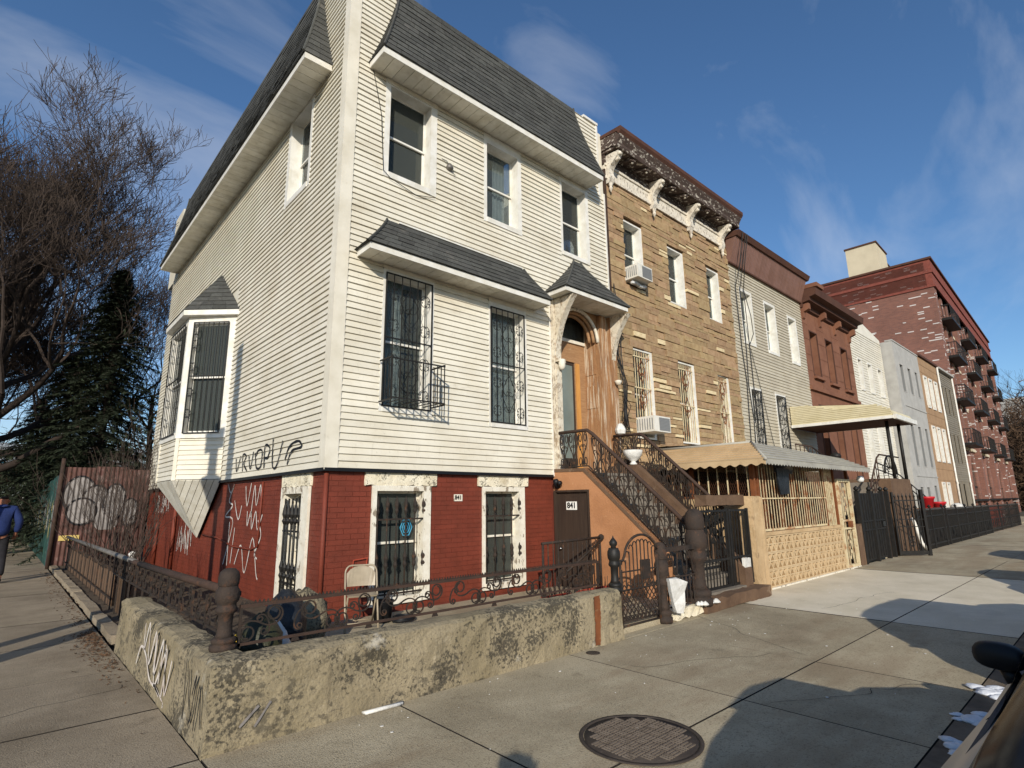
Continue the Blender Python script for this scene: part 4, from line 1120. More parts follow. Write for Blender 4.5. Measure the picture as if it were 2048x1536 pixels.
# ---------------- side railing on the left, ornate band under a heavy rail
sr = thing('iron_railing', (1.45, 5.0, .0), 'long rusty ornamental railing with a heavy rounded top rail along the side pavement', 'fence')
RX = 1.46
FRl = Fr(RX, 0, -math.pi / 2)
part(MB().tube([(RX, 4.82, .93), (RX, 8.9, .87)], .035, 8).tube([(RX, 8.9, .87), (RX, 9.6, .865)], .03, 8), 'top_rail', 'ironbrown', sr)
part(MB().tube([(RX + .01, 9.3, .87), (RX + .01, 19.6, .83)], .036, 8), 'top_rail', 'steelgrey', sr)
part(MB().box(FRl, -10.9, -4.82, -.01, .01, .585, .605).box(FRl, -19.6, -10.9, -.01, .01, .2, .22), 'bottom_rail', 'iron', sr)
VS = fitu(scroll2('S', 16, 1.0, 60), R(70), .25)
VSm = ribbon(WORLD, VS, .008).mesh('scroll_profile'); VSm.materials.append(M['iron'])
y = 5.0
k = 0
while y < 19.4:
    inst('scroll', VSm, 'iron', sr, (RX, y, .6), (0, 0, R(90)), (1 if k % 2 else -1, 1, 1))
    if k % 3 == 0: part(MB().box(FRl, -y - .16, -y - .14, -.01, .01, .56 if y < 8 else .03, .84), 'baluster', 'iron', sr)
    y += .16 if y < 11 else .22; k += 1
# leaning sheets and boards behind the railing
ls = MB()
for i in range(14):
    yy = 10.0 + i * .05
    ls.box(FRl, -yy - .05, -yy, -.05 - (i % 2) * .015, -.04 - (i % 2) * .015, .03, .62)
one(ls, 'metal_sheeting', 'brushw', 'dull corrugated sheet leaning behind the side railing', 'panel')
for i, yy in enumerate((11.4, 12.9, 14.5, 16.2, 17.9)):
    pass
bp_ = MB().box(FRl, -19.4, -11.2, -.06, -.045, .05, .62)
one(bp_, 'fence_backing', 'cheek', 'weathered brown boards fixed along the low part of the side railing', 'panel')
# kerb stones along the foot of the railing
ks = thing('edging_kerb', (1.25, 11, 0), 'broken grey stone edging along the foot of the side railing', 'edging')
yy = 8.5
while yy < 19.5:
    L_ = random.uniform(.7, 1.3)
    part(rough_block(FRl, -yy - L_, -yy, .12, .26, 0, .09, 4, .015), 'edging_stone', 'concdark', ks); yy += L_ + .03

# ================================================================ stoop
st = thing('stoop', (7.87, 7.5, 0), 'high stoop with orange stuccoed flank and worn grey steps up to the parlour door', 'stoop')
SX0, SX1 = 7.87, 9.72
FS = Fr(SX0, 0, -math.pi / 2)
flank = [(-7.5, -.1), (-7.5, 2.22), (-6.72, 2.20), (-5.16, .86), (-5.08, .72), (-5.05, -.1)]
dh = (-7.5, -6.63, -.1, 1.80)       # basement door under the landing
# flank wall as a prism with the door opening left out
pts = [(-6.63, -.1), (-6.63, 1.8), (-7.5, 1.8), (-7.5, 2.22), (-6.72, 2.20), (-5.16, .86), (-5.08, .72), (-5.05, -.1)]
part(MB().prism([FS(u, 0, z) for u, z in pts], FS.n * -.16), 'flank_wall', 'orange', st)
part(MB().prism([FS(u, .012, z) for u, z in ((-6.72, 2.2), (-5.16, .86), (-5.19, .82), (-6.74, 2.14), (-7.5, 2.16), (-7.5, 2.22))], FS.n * -.19), 'flank_coping', 'cheek', st)
N = 11
for i in range(N):
    zt = 2.13 * (i + 1) / N
    yf = 4.62 + (6.72 - 4.62) * i / (N - 1)
    part(MB().box(WORLD, SX0 + .16, SX1 - .26, yf, 7.1 if i == N - 1 else yf + .28, zt - .05, zt).box(WORLD, SX0 + .161, SX1 - .261, yf + .025, yf + .2, zt - .2, zt - .051), 'step', 'step', st)
part(MB().prism([(SX1 - .26, 4.62, -.1), (SX1 - .26, 4.62, .45), (SX1 - .26, 6.70, 2.32), (SX1 - .26, 7.44, 2.32), (SX1 - .26, 7.44, -.1)], (.26, 0, 0)), 'cheek_wall', 'cheek', st)
part(MB().box(WORLD, SX0 + .17, SX1 - .27, 6.9, 7.42, -.1, 2.05), 'landing_core', 'cheek', st)
bd = part(MB().box(FS, -7.46, -6.65, -.10, -.05, -.02, 1.78), 'basement_door', 'browndoor', st)
part(MB().box(FS, -7.5, -7.455, -.12, .01, -.1, 1.81).box(FS, -6.66, -6.62, -.12, .012, -.1, 1.81).box(FS, -7.455, -6.66, -.12, .008, 1.775, 1.812), 'door_frame', 'browndoor', st)
pl = part(MB().box(FS, -7.225, -6.965, -.049, -.043, 1.45, 1.60), 'number_plate', 'paper', bd)
text_part('841', FS, -7.095, -.0425, 1.525, .145, 'print', bd, 'door_number')
part(MB().lathe(FS(-7.38, -.02, .72), [(.005, 0), (.03, .01), (.035, .03), (.02, .05)], 10), 'door_knob', 'chrome', bd)
cmr = MB().tube([FS(-7.38, .02, 1.86), FS(-7.37, .07, 1.98), FS(-7.37, .08, 2.02)], [.05, .06, .04], 10).tube([FS(-7.3, .08, 1.93), FS(-7.22, .1, 1.95)], .04, 8)
one(cmr, 'security_light', 'blackplastic', 'small black floodlight fixed above the brown basement door', 'light')
# ---------------- stoop railings: lyre scrolls between sloping rails
LY = fitu(scroll2('S', 15.5, .7, 80), R(82), .62)
def rail(name, xx, label, y_top0, y_top1, z_top, y_bot, z_bot, slope_h=.70, n=10, post=True):
    t = thing(name, (xx, 6.0, 0), label, 'railing', 'iron railings of the stoop')
    fr = Fr(xx, 0, -math.pi / 2)
    part(MB().tube([(xx, y_top0, z_top), (xx, y_top1, z_top - .01), (xx, y_top1 - .12, z_top - .09), (xx, y_bot, z_bot)], .034, 6), 'hand_rail', 'ironbrown', t)
    part(MB().box(fr, -y_top0, -y_top1, -.01, .01, z_top - slope_h + .02, z_top - slope_h + .04).tube([(xx, y_top1, z_top - slope_h + .03), (xx, y_bot + .05, z_bot - slope_h + .12)], .014, 4), 'lower_rail', 'iron', t)
    lm = MB()
    for s in (-1, 1):
        q = LY * [.105 / LY[:, 0].max(), 1]
        lm.tube([(s * (.012 + p[0]), 0, p[1]) for p in q], .0095, 4)
    lm.tube([(0, 0, 0), (0, 0, .64)], .009, 4)
    q = fit(scroll2('C', 13, 1.2), 2.3, .07, .1)
    for s in (-1, 1): lm.tube([(s * (.01 + p[0]), 0, .3 + p[1]) for p in q], .008, 4)
    me = lm.mesh('scroll_profile'); me.materials.append(M['iron'])
    slope = (z_top - z_bot - .09) / (y_top1 - .12 - y_bot)
    # flat run over the landing
    w = (y_top0 - y_top1)
    for i in range(3):
        inst('lyre_scroll', me, 'iron', t, (xx, y_top1 + w * (i + .5) / 3, z_top - slope_h + .03), (0, 0, R(90)), (.95, 1, 1))
    for i in range(n):
        f = (i + .5) / n
        yy = y_top1 - .12 + (y_bot - y_top1 + .12) * f
        zz = z_top - .09 + (z_bot - z_top + .09) * f - slope_h
        # sheared by the slope: separate mesh per rail, shared along it
        if i == 0:
            sh_ = MB(); sh_.v = [(v[0], v[1], v[2] + v[0] * slope) for v in lm.v]; sh_.f = list(lm.f); sh_.smooth = list(lm.smooth)
            ms = sh_.mesh('scroll_profile'); ms.materials.append(M['iron'])
        inst('lyre_scroll', ms, 'iron', t, (xx, yy, zz + .04), (0, 0, R(90)), (1, 1, 1))
        if i: part(MB().box(fr, -yy - .105, -yy - .09, -.008, .008, zz + .1, zz + slope_h + .1), 'baluster', 'iron', t)
    return t
rail('stoop_railing', 7.93, 'scrolled iron railing on the orange flank of the stoop', 7.36, 6.66, 2.91, 4.66, 1.17)
rail('stoop_railing', 9.62, 'scrolled iron railing on the brown cheek wall at the far edge of the stoop', 7.34, 6.66, 2.96, 5.0, 1.44)
# white urn with dead stems on the cheek wall
urn = thing('urn', (9.5, 6.75, 2.33), 'white stone urn with dead stems on the cheek wall of the stoop', 'urn')
part(MB().lathe((9.52, 6.8, 2.32), [(.07, 0), (.08, .02), (.05, .05), (.05, .07), (.14, .13), (.19, .22), (.20, .29), (.185, .30), (.17, .25)], 16), 'bowl', 'bagwhite', urn)
stems = MB()
for i in range(22):
    a = random.uniform(0, 6.28); r_ = random.uniform(.05, .3)
    stems.tube([(9.52, 6.8, 2.55), (9.52 + .5 * r_ * math.cos(a), 6.8 + .5 * r_ * math.sin(a), 2.75), (9.52 + r_ * math.cos(a), 6.8 + r_ * math.sin(a), 2.8 + random.uniform(0, .15))], .006, 3)
part(stems, 'dead_stem', 'twig', urn, kind='stuff')
# bag and cables hung at the head of the far railing
bg_ = MB()
bg_.lathe((9.75, 7.25, 2.98), [(.03, 0), (.1, .04), (.12, .12), (.09, .2), (.04, .26)], 8)
one(bg_, 'plastic_bag', 'bagwhite', 'pale plastic bag caught at the head of the far stoop railing', 'bag')
wr = MB()
for k in range(4):
    wr.tube([(10.02 + .03 * k, 7.42, 6.6 - k * .2), (10.06 + .05 * k, 7.36, 5.8), (10.0 + .12 * math.sin(k * 2), 7.38, 4.9), (10.1 + .05 * k, 7.36, 4.2), (10.16 + .02 * k, 7.4, 3.6), (10.1 + .06 * k, 7.38, 3.1)], .012, 5)
for k in range(7):
    wr.tube([(10.1, 7.38, 4.0 - k * .1), (10.1 + .18 * math.cos(k), 7.32, 3.7 - k * .12), (10.12 + .1 * math.sin(k * 3), 7.36, 3.3 - k * .05)], .007, 4)
one(wr, 'cable_bundle', 'wire', 'loose bundle of black cables hanging between the stoop door and the tan stone house', 'cable')
# ---------------- arched pedestrian gate
ga = thing('arched_gate', (6.3, 4.5, .05), 'small arched iron gate with hooped pickets at the end of the concrete wall', 'gate')
G = Fr(0, 4.5)
gx0, gx1 = 5.88, 6.72
def top(u):
    c, r_ = (gx0 + gx1) / 2 + .06, (gx1 - gx0) / 2 - .08
    q = max(0.0, 1 - ((u - c) / (r_ + .04)) ** 2)
    return .86 + .3 * math.sqrt(q) if abs(u - c) < r_ + .04 else .86
us = np.linspace(gx0, gx1, 25)
part(MB().tube([G(u, 0, top(u)) for u in us], .017, 6).tube([G(gx0 + .01, 0, .06), G(gx0 + .01, 0, .87)], .017, 6).tube([G(gx1 - .01, 0, .02), G(gx1 - .01, 0, .9)], .024, 6).tube([G(gx0, 0, .08), G(gx1, 0, .08)], .014, 6).tube([G(gx0, 0, .13), G(gx1, 0, .13)], .01, 6), 'gate_frame', 'iron', ga)
np_ = 10
for i in range(np_):
    u = gx0 + (gx1 - gx0) * (i + .5) / np_
    zt = top(u) - .06
    part(MB().tube([G(u, 0, .5), G(u, 0, zt - .05)], .009, 5), 'picket', 'iron', ga)
    w = (gx1 - gx0) / np_
    if i < np_ - 1:
        z2 = (top(u) + top(u + w)) / 2 - .055
        part(MB().tube([G(u + w / 2 + math.cos(a) * w / 2, 0, z2 - .05 + .05 * math.sin(a)) for a in np.linspace(math.pi, 0, 7)], .008, 4), 'picket_hoop', 'iron', ga)
    part(MB().tube([G(u - w / 2 + math.cos(a) * w / 2 * .9 + w / 2, 0, .14 + .05 * math.sin(a)) for a in np.linspace(math.pi, 0, 7)], .007, 4), 'picket_hoop', 'iron', ga)
for i in range(-6, 11):
    for s in (1, -1):
        u = gx0 + .09 * i
        a, b = (u, .14), (u + .42, .56)
        if s < 0: a, b = (a[0], b[1]), (b[0], a[1])
        # clip to the frame
        def clip(p, q):
            (ax, az), (bx, bz) = p, q
            if bx - ax == 0: return None
            lo, hi = max(ax, gx0 + .02), min(bx, gx1 - .02)
            if hi - lo < .03: return None
            f = lambda x_: az + (bz - az) * (x_ - ax) / (bx - ax)
            return (lo, f(lo)), (hi, f(hi))
        c = clip(a, b)
        if c: part(MB().tube([G(c[0][0], .008 * s, c[0][1]), G(c[1][0], .008 * s, c[1][1])], .007, 4), 'lattice_bar', 'iron', ga)
part(MB().tube([G(gx0, 0, .5), G(gx1, 0, .5)], .01, 5).tube([G(gx0, 0, .72), G(gx1, 0, .72)], .01, 5).box(G, 6.34, 6.52, -.02, .02, .6, .84), 'lock_box', 'iron', ga)
# ---------------- short ornate panel between gate post and newel
sp_ = thing('low_iron_fence', (7.25, 4.5, .1), 'short ornate iron panel between the arched gate and the tall newel post', 'fence')
part(MB().box(G, 6.88, 7.66, -.03, .03, .90, .96).box(G, 6.88, 7.66, -.012, .012, .16, .18), 'top_rail', 'newel', sp_)
part(MB().box(G, 6.88, 7.66, -.012, .012, .54, .56), 'mid_rail', 'iron', sp_)
for i in range(3):
    for s in (-1, 1):
        q = fit(scroll2('S', 14, 1.15, 44), 1.8, .12, .30)
        part(MB().tube([G(7.02 + .25 * i + s * (.01 + p[0]), 0, .575 + p[1]) for p in q], .010, 4), 'scroll', 'iron', sp_)
for i in range(8):
    u = 6.93 + .095 * i
    part(MB().tube([G(u, 0, .17), G(u, 0, .5)], .009, 5).lathe(G(u, 0, .46), [(.01, 0), (.02, .03), (.004, .08)], 6), 'picket', 'iron', sp_)
# base stones
one(rough_block(Fr(0, 4.72), 6.95, 7.68, -.05, .28, 0, .12, 8, .03), 'base_stone', 'lintel', 'pale broken stone block under the short iron panel', 'stone')
one(rough_block(Fr(0, 4.75), 7.70, 9.85, -.15, .36, 0, .17, 14, .02), 'base_stone', 'cheek', 'long reddish brown stone kerb under the double iron gate', 'stone')
# crumpled paper bag and rags on the stone
pb = MB().loft([[(6.82 + w_, 4.36 + random.uniform(-.01, .01), z_), (7.1 + w2, 4.33 + random.uniform(-.02, .02), z_ - .02), (7.08 + w2, 4.40, z_), (6.84 + w_, 4.42, z_)] for z_, w_, w2 in ((.13, .06, -.1), (.25, .02, -.06), (.4, -.03, 0), (.52, -.05, .05), (.57, -.06, -.1))], sm=False)
one(pb, 'paper_bag', 'bagwhite', 'crumpled white paper bag propped against the short iron panel', 'bag')
rg = MB()
for i in range(10):
    rg.lathe((7.45 + random.uniform(0, .5), 4.40 + random.uniform(-.05, .05), .12), [(.01, 0), (random.uniform(.03, .06), .02), (.03, .05), (.005, .07)], 6)
one(rg, 'rag', 'bagwhite', 'pale rag lying on the stones at the foot of the newel post', 'rag')
# ---------------- double iron gate in front of the steps
dg = thing('iron_gate', (8.3, 4.72, .17), 'tall black double gate with close bars across the foot of the stoop', 'gate')
G2 = Fr(0, 4.74)
for a, b in ((8.12, 9.22), (9.26, 9.98)):
    lf_ = MB().box(G2, a, a + .045, -.02, .02, .18, 1.45).box(G2, b - .045, b, -.02, .02, .18, 1.45)
    for zz in (.2, .62, 1.4): lf_.box(G2, a + .045, b - .045, -.015, .015, zz, zz + .035)
    part(lf_, 'gate_leaf', 'ironblack', dg)
    n = int((b - a) / .1)
    for i in range(1, n):
        u = a + (b - a) * i / n
        part(MB().box(G2, u - .007, u + .007, -.007, .007, .235, 1.4), 'gate_bar', 'ironblack', dg)
for i, (u, z_) in enumerate(((8.4, .7), (8.68, .7), (8.95, .7), (8.54, 1.05), (8.82, 1.05))):
    mb = MB()
    for s in (-1, 1):
        q = fit(scroll2('S', 14, 1.15, 40), 1.8, .1, .3)
        mb.tube([G2(u + s * (.008 + p[0]), .012, z_ + p[1]) for p in q], .008, 4)
    part(mb, 'scroll', 'ironblack', dg)
one(rough_block(G2, 9.5, 9.74, .06, .1, .20, .62, 5, .01), 'white_board', 'bagwhite', 'white board standing behind the bars of the double gate', 'board', loc=None)
# ---------------- stair rail down to the basement door
br = thing('stair_rail', (6.6, 6.3, .07), 'rusty pipe railing with upright bars in front of the basement door', 'railing')
BRf = Fr(0, 6.35)
part(MB().tube([BRf(6.36, 0, .96), BRf(7.86, 0, .99)], .022, 8).lathe(BRf(7.82, 0, .94), [(.03, 0), (.05, .03), (.05, .07), (.02, .1)], 8), 'top_rail', 'iron', br)
part(MB().tube([BRf(6.36, 0, .12), BRf(7.8, 0, .12)], .014, 6).tube([BRf(6.9, .02, .5), BRf(7.78, .02, .93)], .02, 6), 'lower_rail', 'iron', br)
for i in range(13):
    u = 6.38 + 1.4 * i / 12
    part(MB().tube([BRf(u, 0, .08), BRf(u, 0, .96)], .02 if i in (0, 12) else .011, 6), 'upright', 'iron', br)
for x_, y_, s_, lb in ((6.6, 5.45, 1.0, 'cracked terracotta trough behind the arched gate'), (6.05, 5.7, .8, 'smaller terracotta trough behind the gate post')):
    tr = thing('planter', (x_, y_, .075), lb, 'planter')
    part(MB().loft([[(x_ + a * s_ * k_, y_ + b * s_ * k_, .075 + z_ * s_) for a, b in ((-.34, -.14), (.34, -.14), (.34, .14), (-.34, .14))] for z_, k_ in ((0, .88), (.28, 1), (.28, .9), (.2, .88))], sm=False), 'trough', 'terra', tr)
    fo = MB()
    for i in range(16):
        a = (x_ + random.uniform(-.3, .3) * s_, y_ + random.uniform(-.1, .1), .075 + .2 * s_)
        fo.tube([a, (a[0] + random.uniform(-.1, .1), a[1] + random.uniform(-.1, .1), a[2] + random.uniform(.1, .3))], .005, 3)
    part(fo, 'dead_stem', 'twig', tr, kind='stuff')
# ---------------- folding chair
ch = thing('folding_chair', (3.62, 6.75, .075), 'beige steel folding chair standing in the front yard by the basement window', 'chair', rotz=0)
def fc(u, d, z): return Vector((3.56, 6.82, .075)) + Vector((math.cos(R(-22)), math.sin(R(-22)), 0)) * u * .9 + Vector((math.sin(R(-22)), -math.cos(R(-22)), 0)) * d * .9 + Vector((0, 0, z * .93))
top_ = [fc(-.22, .27, 0), fc(-.22, .02, .42)] + [fc(-.22 + .08 * (1 - math.cos(a)), -.13 - .02 * a, .70 + .1 * math.sin(a)) for a in np.linspace(0, 1.57, 5)] + [fc(.22 - .08 * (1 - math.cos(a)), -.13 - .02 * a, .70 + .1 * math.sin(a)) for a in np.linspace(1.57, 0, 5)] + [fc(.22, .02, .42), fc(.22, .27, 0)]
part(MB().tube(top_, .012, 8), 'front_frame', 'chairmetal', ch)
part(MB().tube([fc(-.19, -.27, 0), fc(-.19, .14, .42)], .011, 8), 'rear_leg', 'chairmetal', ch)
part(MB().tube([fc(.19, -.27, 0), fc(.19, .14, .42)], .011, 8), 'rear_leg', 'chairmetal', ch)
part(MB().loft([[fc(-.19, .2, .425), fc(.19, .2, .425), fc(.2, -.18, .425), fc(-.2, -.18, .425)], [fc(-.2, .21, .445), fc(.2, .21, .445), fc(.21, -.18, .445), fc(-.21, -.18, .445)]], sm=False), 'seat', 'chairmetal', ch)
bkr = []
for w_ in np.linspace(0, 1, 9):
    u = -.2 + .4 * w_
    cv = .025 * (1 - (2 * w_ - 1) ** 2)
    zt = .79 - .09 * abs(2 * w_ - 1) ** 3
    bkr.append([fc(u, -.10 - cv, .53), fc(u, -.09 - cv, .53), fc(u, -.13 - cv, zt), fc(u, -.14 - cv, zt)])
part(MB().loft(bkr, sm=False), 'backrest', 'chairmetal', ch)
part(MB().tube([fc(-.19, -.2, .07), fc(.19, -.2, .07)], .008, 6).tube([fc(-.2, .2, .1), fc(.2, .2, .1)], .008, 6), 'crossbar', 'chairmetal', ch)
one(MB().lathe((3.95, 6.95, .075), [(.11, 0), (.14, .26), (.15, .27), (.12, .25), (.02, .24)], 16), 'bucket', 'blackplastic', 'black bucket on the yard floor beside the folding chair', 'bucket')
one(MB().tube([(4.15 + .16 * math.cos(a) * (1 - a * .01), 6.75 + .12 * math.sin(a), .1 + a * .003) for a in np.linspace(0, 19, 60)], .016, 6), 'hose', 'blackplastic', 'coiled black hose on the yard floor right of the folding chair', 'hose')
# rubbish bags behind the corner post
def bagm(x_, y_, z_, r_, h_, seed):
    rr = random.Random(seed); mb = MB(); rings = []
    for i in range(8):
        t = i / 7; q = r_ * (math.sin(math.pi * min(.98, t * .86 + .12)) ** .6)
        rings.append([(x_ + q * rr.uniform(.8, 1.15) * math.cos(a), y_ + q * rr.uniform(.8, 1.15) * math.sin(a), z_ + h_ * t + rr.uniform(-.02, .02) * (0 if i == 0 else 1)) for a in np.linspace(0, 2 * math.pi, 13)[:-1]])
    return mb.loft(rings, sm=True)
for i, (x_, y_, r_, h_, mt, lb) in enumerate(((1.78, 5.15, .2, .62, 'bagdark', 'olive green rubbish bag behind the corner of the front fence'), (1.72, 5.5, .13, .42, 'bagyellow', 'yellow plastic bag behind the side railing near the corner post'),
        (1.98, 5.35, .14, .5, 'bagwhite', 'white plastic bag squeezed behind the corner post'), (2.2, 5.75, .24, .72, 'bagblack', 'black rubbish bag with a torn top by the corner railing'), (2.6, 6.3, .3, .62, 'concwall', 'grey bundle of cloth heaped against the red brick wall'))):
    one(bagm(x_, y_, .075, r_, h_, i), 'rubbish_bag', mt, lb, 'bag', 'rubbish bags heaped behind the corner post')
hs = MB()
for k in range(3): hs.tube([(2.75 + .2 * math.cos(a) + k * .02, 5.9 + .2 * math.sin(a), .1 + k * .03) for a in np.linspace(0, 6.2, 16)], .02, 6)
one(hs, 'pipe_coil', 'steelgrey', 'grey coil of pipe lying in the yard beside the rubbish bags', 'pipe')
one(MB().box(WORLD, 3.0, 5.6, 5.6, 6.35, .075, .10), 'cellar_hatch', 'browndoor', 'flat rusty cellar hatch plate in the front yard floor', 'hatch')
one(MB().lathe((2.4, 15.6, .06), [(.05, 0), (.05, .42), (.07, .43), (.09, .5), (.03, .55)], 10), 'vent_pipe', 'bagwhite', 'short white vent pipe by the brick wall of the side yard', 'pipe')

# ---------------- things let into or lying on the pavement
mh = thing('manhole_cover', (3.48, 2.55, 0), 'round worn iron manhole cover in the pavement', 'manhole cover')
C_ = (3.48, 2.56, 0); RM = .385
part(MB().lathe(C_, [(RM + .035, .002), (RM + .035, .008), (RM + .005, .008), (RM + .005, .002)], 48, cap=False), 'frame_ring', 'castiron', mh)
part(MB().lathe(C_, [(RM, .001), (RM, .005), (.001, .006)], 48), 'cover_plate', 'castiron', mh)
for i in range(-5, 5):
    for j in range(-5, 5):
        cx_, cy_ = (i + .5) * .084, (j + .5) * .084
        if math.hypot(cx_, cy_) > RM - .045: continue
        mb = MB()
        w_, l_ = .0065, .036
        for k in (-1, 0, 1):
            if (i + j) % 2: mb.box(WORLD, C_[0] + cx_ - l_, C_[0] + cx_ + l_, C_[1] + cy_ + k * .027 - w_, C_[1] + cy_ + k * .027 + w_, .005, .012)
            else: mb.box(WORLD, C_[0] + cx_ + k * .027 - w_, C_[0] + cx_ + k * .027 + w_, C_[1] + cy_ - l_, C_[1] + cy_ + l_, .005, .012)
        part(mb, 'cast_rib', 'castworn', mh, fix=False)
one(MB().lathe((4.95, 4.2, 0), [(.075, .001), (.075, .006), (.06, .008), (.001, .008)], 24), 'valve_cover', 'castiron', 'small round iron valve cover by the concrete wall', 'valve cover')
lt = MB()
for i in range(90):
    x_, y_ = random.uniform(1.3, 12), random.choice((random.uniform(3.7, 4.3), random.uniform(1.6, 4.3)))
    s_ = random.choice((.005, .006, .008, .016)); a = random.uniform(0, 3)
    lt.loft([[(x_ + s_ * math.cos(a + k), y_ + s_ * .7 * math.sin(a + k), z_) for k in (0, 1.5, 3.1, 4.6)] for z_ in (.004, .008)], sm=False)
props(part(lt, 'litter', 'bagwhite', None, fix=False), 'tiny white scraps of litter scattered on the pavement', 'litter', kind='stuff')
lv = MB()
for i in range(1300):
    if i % 3 == 0: x_, y_ = random.gauss(1.08, .09), random.uniform(8.3, 19)
    elif i % 3 == 1: x_, y_ = random.uniform(1.5, 3.2), random.uniform(9, 19.8)
    else: x_, y_ = 1.13 - abs(random.gauss(0, .12)), 9.5 - abs(random.gauss(0, 1.3))
    if x_ > 1.17 and y_ < 8.2: x_ = 1.1
    s_ = random.uniform(.012, .032); a = random.uniform(0, 6)
    zb = .066 if x_ > 1.35 else .006
    if 1.17 < x_ <= 1.35: zb = .02
    lv.add([(x_ + s_ * math.cos(a), y_ + s_ * math.sin(a), zb + random.uniform(0, .02)), (x_ - s_ * .4 * math.sin(a), y_ + s_ * .4 * math.cos(a), zb), (x_ - s_ * math.cos(a), y_ - s_ * math.sin(a), zb + random.uniform(0, .02)), (x_ + s_ * .4 * math.sin(a), y_ - s_ * .4 * math.cos(a), zb)], [(0, 1, 2, 3)])
props(part(lv, 'leaf_litter', 'leaflit', None, fix=False), 'dry brown leaves blown along the side railing', 'leaves', kind='stuff')
for i, (x_, y_, s_, lb) in enumerate(((6.35, .98, .2, 'smallest patch of melting snow by the kerb, under the car mirror'), (5.5, .95, .26, 'middle patch of melting snow beside the parked car'), (4.8, .92, .24, 'ragged patch of melting snow nearest the rear of the parked car'))):
    mb = MB(); rr = random.Random(i + 5)
    for q in range(34):
        cx_, cy_, r_ = x_ + rr.gauss(0, s_ * .42), y_ - .03 + rr.gauss(0, s_ * .4), rr.uniform(.025, .065)
        rings = []
        for k in range(5):
            t = k / 4
            rings.append([(cx_ + r_ * (1 - t ** 2) ** .5 * rr.uniform(.75, 1.2) * math.cos(a), cy_ + r_ * (1 - t ** 2) ** .5 * rr.uniform(.75, 1.2) * math.sin(a) * 1.3, .004 + r_ * .5 * t) for a in np.linspace(0, 6.283, 12)[:-1]])
        mb.loft(rings)
    one(mb, 'snow_patch', 'snow', lb, 'snow', 'melting snow along the kerb')

class Flat:
    def __call__(s, u, d, z): return Vector((u, z, d))
rr = random.Random(21)
for (xa_, ya_, xb_, yb_) in ((1.3, 3.9, 2.55, 2.6), (4.8, 3.6, 6.2, 2.9), (6.4, 2.6, 7.6, 4.6), (2.7, 2.3, 3.1, 1.3), (-.1, 6.1, 1.1, 6.5), (9.2, 3.4, 11.7, 3.1), (4.75, 2.2, 6.2, 1.5)):
    ln = [(xa_ + (xb_ - xa_) * k / 9 + rr.uniform(-.06, .06), ya_ + (yb_ - ya_) * k / 9 + rr.uniform(-.06, .06)) for k in range(10)]
    part(strokes(Flat(), [ln], .0028, .0052), 'pavement_crack', 'joint', base, fix=False)

# ================================================================ tan stone-faced house next door
h2 = thing('stone_house', (9.95, 7.5, 0), 'two-storey house faced in tan artificial stone with a flaking white bracketed cornice', 'house')
A0, A1 = 9.95, 16.12
up2 = [(10.62, 11.44, 6.84, 8.52), (12.58, 13.42, 6.78, 8.42), (14.65, 15.44, 6.76, 8.40)]
lo2 = [(10.70, 11.54, 3.02, 5.19), (12.68, 13.54, 3.02, 5.18), (14.74, 15.46, 3.08, 5.13)]
part(wall(FRONT, A0, A1, -.1, 9.6, up2 + lo2, .12, -.03), 'wall', 'formjoint', h2)
part(MB().box(WORLD, A0 + .02, A1 - .02, 7.66, 19, 9.6, 9.8).box(WORLD, A0 + .02, A1 - .02, 18.8, 19, 0, 9.6).box(WORLD, A1 - .14, A1 - .02, 7.66, 18.8, 0, 9.6), 'wall', 'formjoint', h2)
sm_, swm = unit('form'), unit('formwhite')
stones = []; z = 1.75; rr = random.Random(11)
while z < 9.45:
    hh = rr.choice((.08, .09, .1, .12, .14, .18))
    for a, b in cut(A0 + .02, A1 - .02, z, up2 + lo2, hh):
        u = a
        while u < b - .01:
            L_ = min(rr.uniform(.18, .75) * (1.2 if hh < .12 else .9), b - u)
            if b - u - L_ < .1: L_ = b - u
            stones.append((u, L_, z, min(hh, 9.45 - z), rr.random())); u += L_
    z += hh
restm = MB(); k = 0
order = sorted(range(len(stones)), key=lambda i: -stones[i][1] * stones[i][3] / (stones[i][0] ** 2 + 56))
big = set(order[:255]); whites = [i for i in range(len(stones)) if stones[i][4] < .055]
big |= set(whites[:45])
for i, (u, L_, z, hh, q) in enumerate(stones):
    d = .006 + rr.random() ** 1.5 * .04
    wh = q < .055
    if wh:
        d += .012
        zz0, zz1 = z + hh * .2, z + hh * .85
    else: zz0, zz1 = z + .004, z + hh - .004
    if i in big:
        inst('facing_stone', swm if wh else sm_, None, h2, FRONT(u + .004, d, zz0), (rr.uniform(-.05, .05), 0, 0), (L_ - .008, d + .035, zz1 - zz0))
    else: restm.box(FRONT, u + .004, u + L_ - .004, -.031, d, zz0, zz1)
part(restm, 'facing_stone', 'form', h2, fix=False, kind='stuff')
for i, h in enumerate(up2):
    window(FRONT, *h, h2, side=(.02, .1), trim=.05, bottom=.04, top=.04, dep=.2, proud=-.01, rail=.52, cur=('curtain', 'curtainblue', None)[i], curt_u=((h[0] + .05, h[1] - .12), (h[0] + .05, h[1] - .12), None)[i], muntin=0)
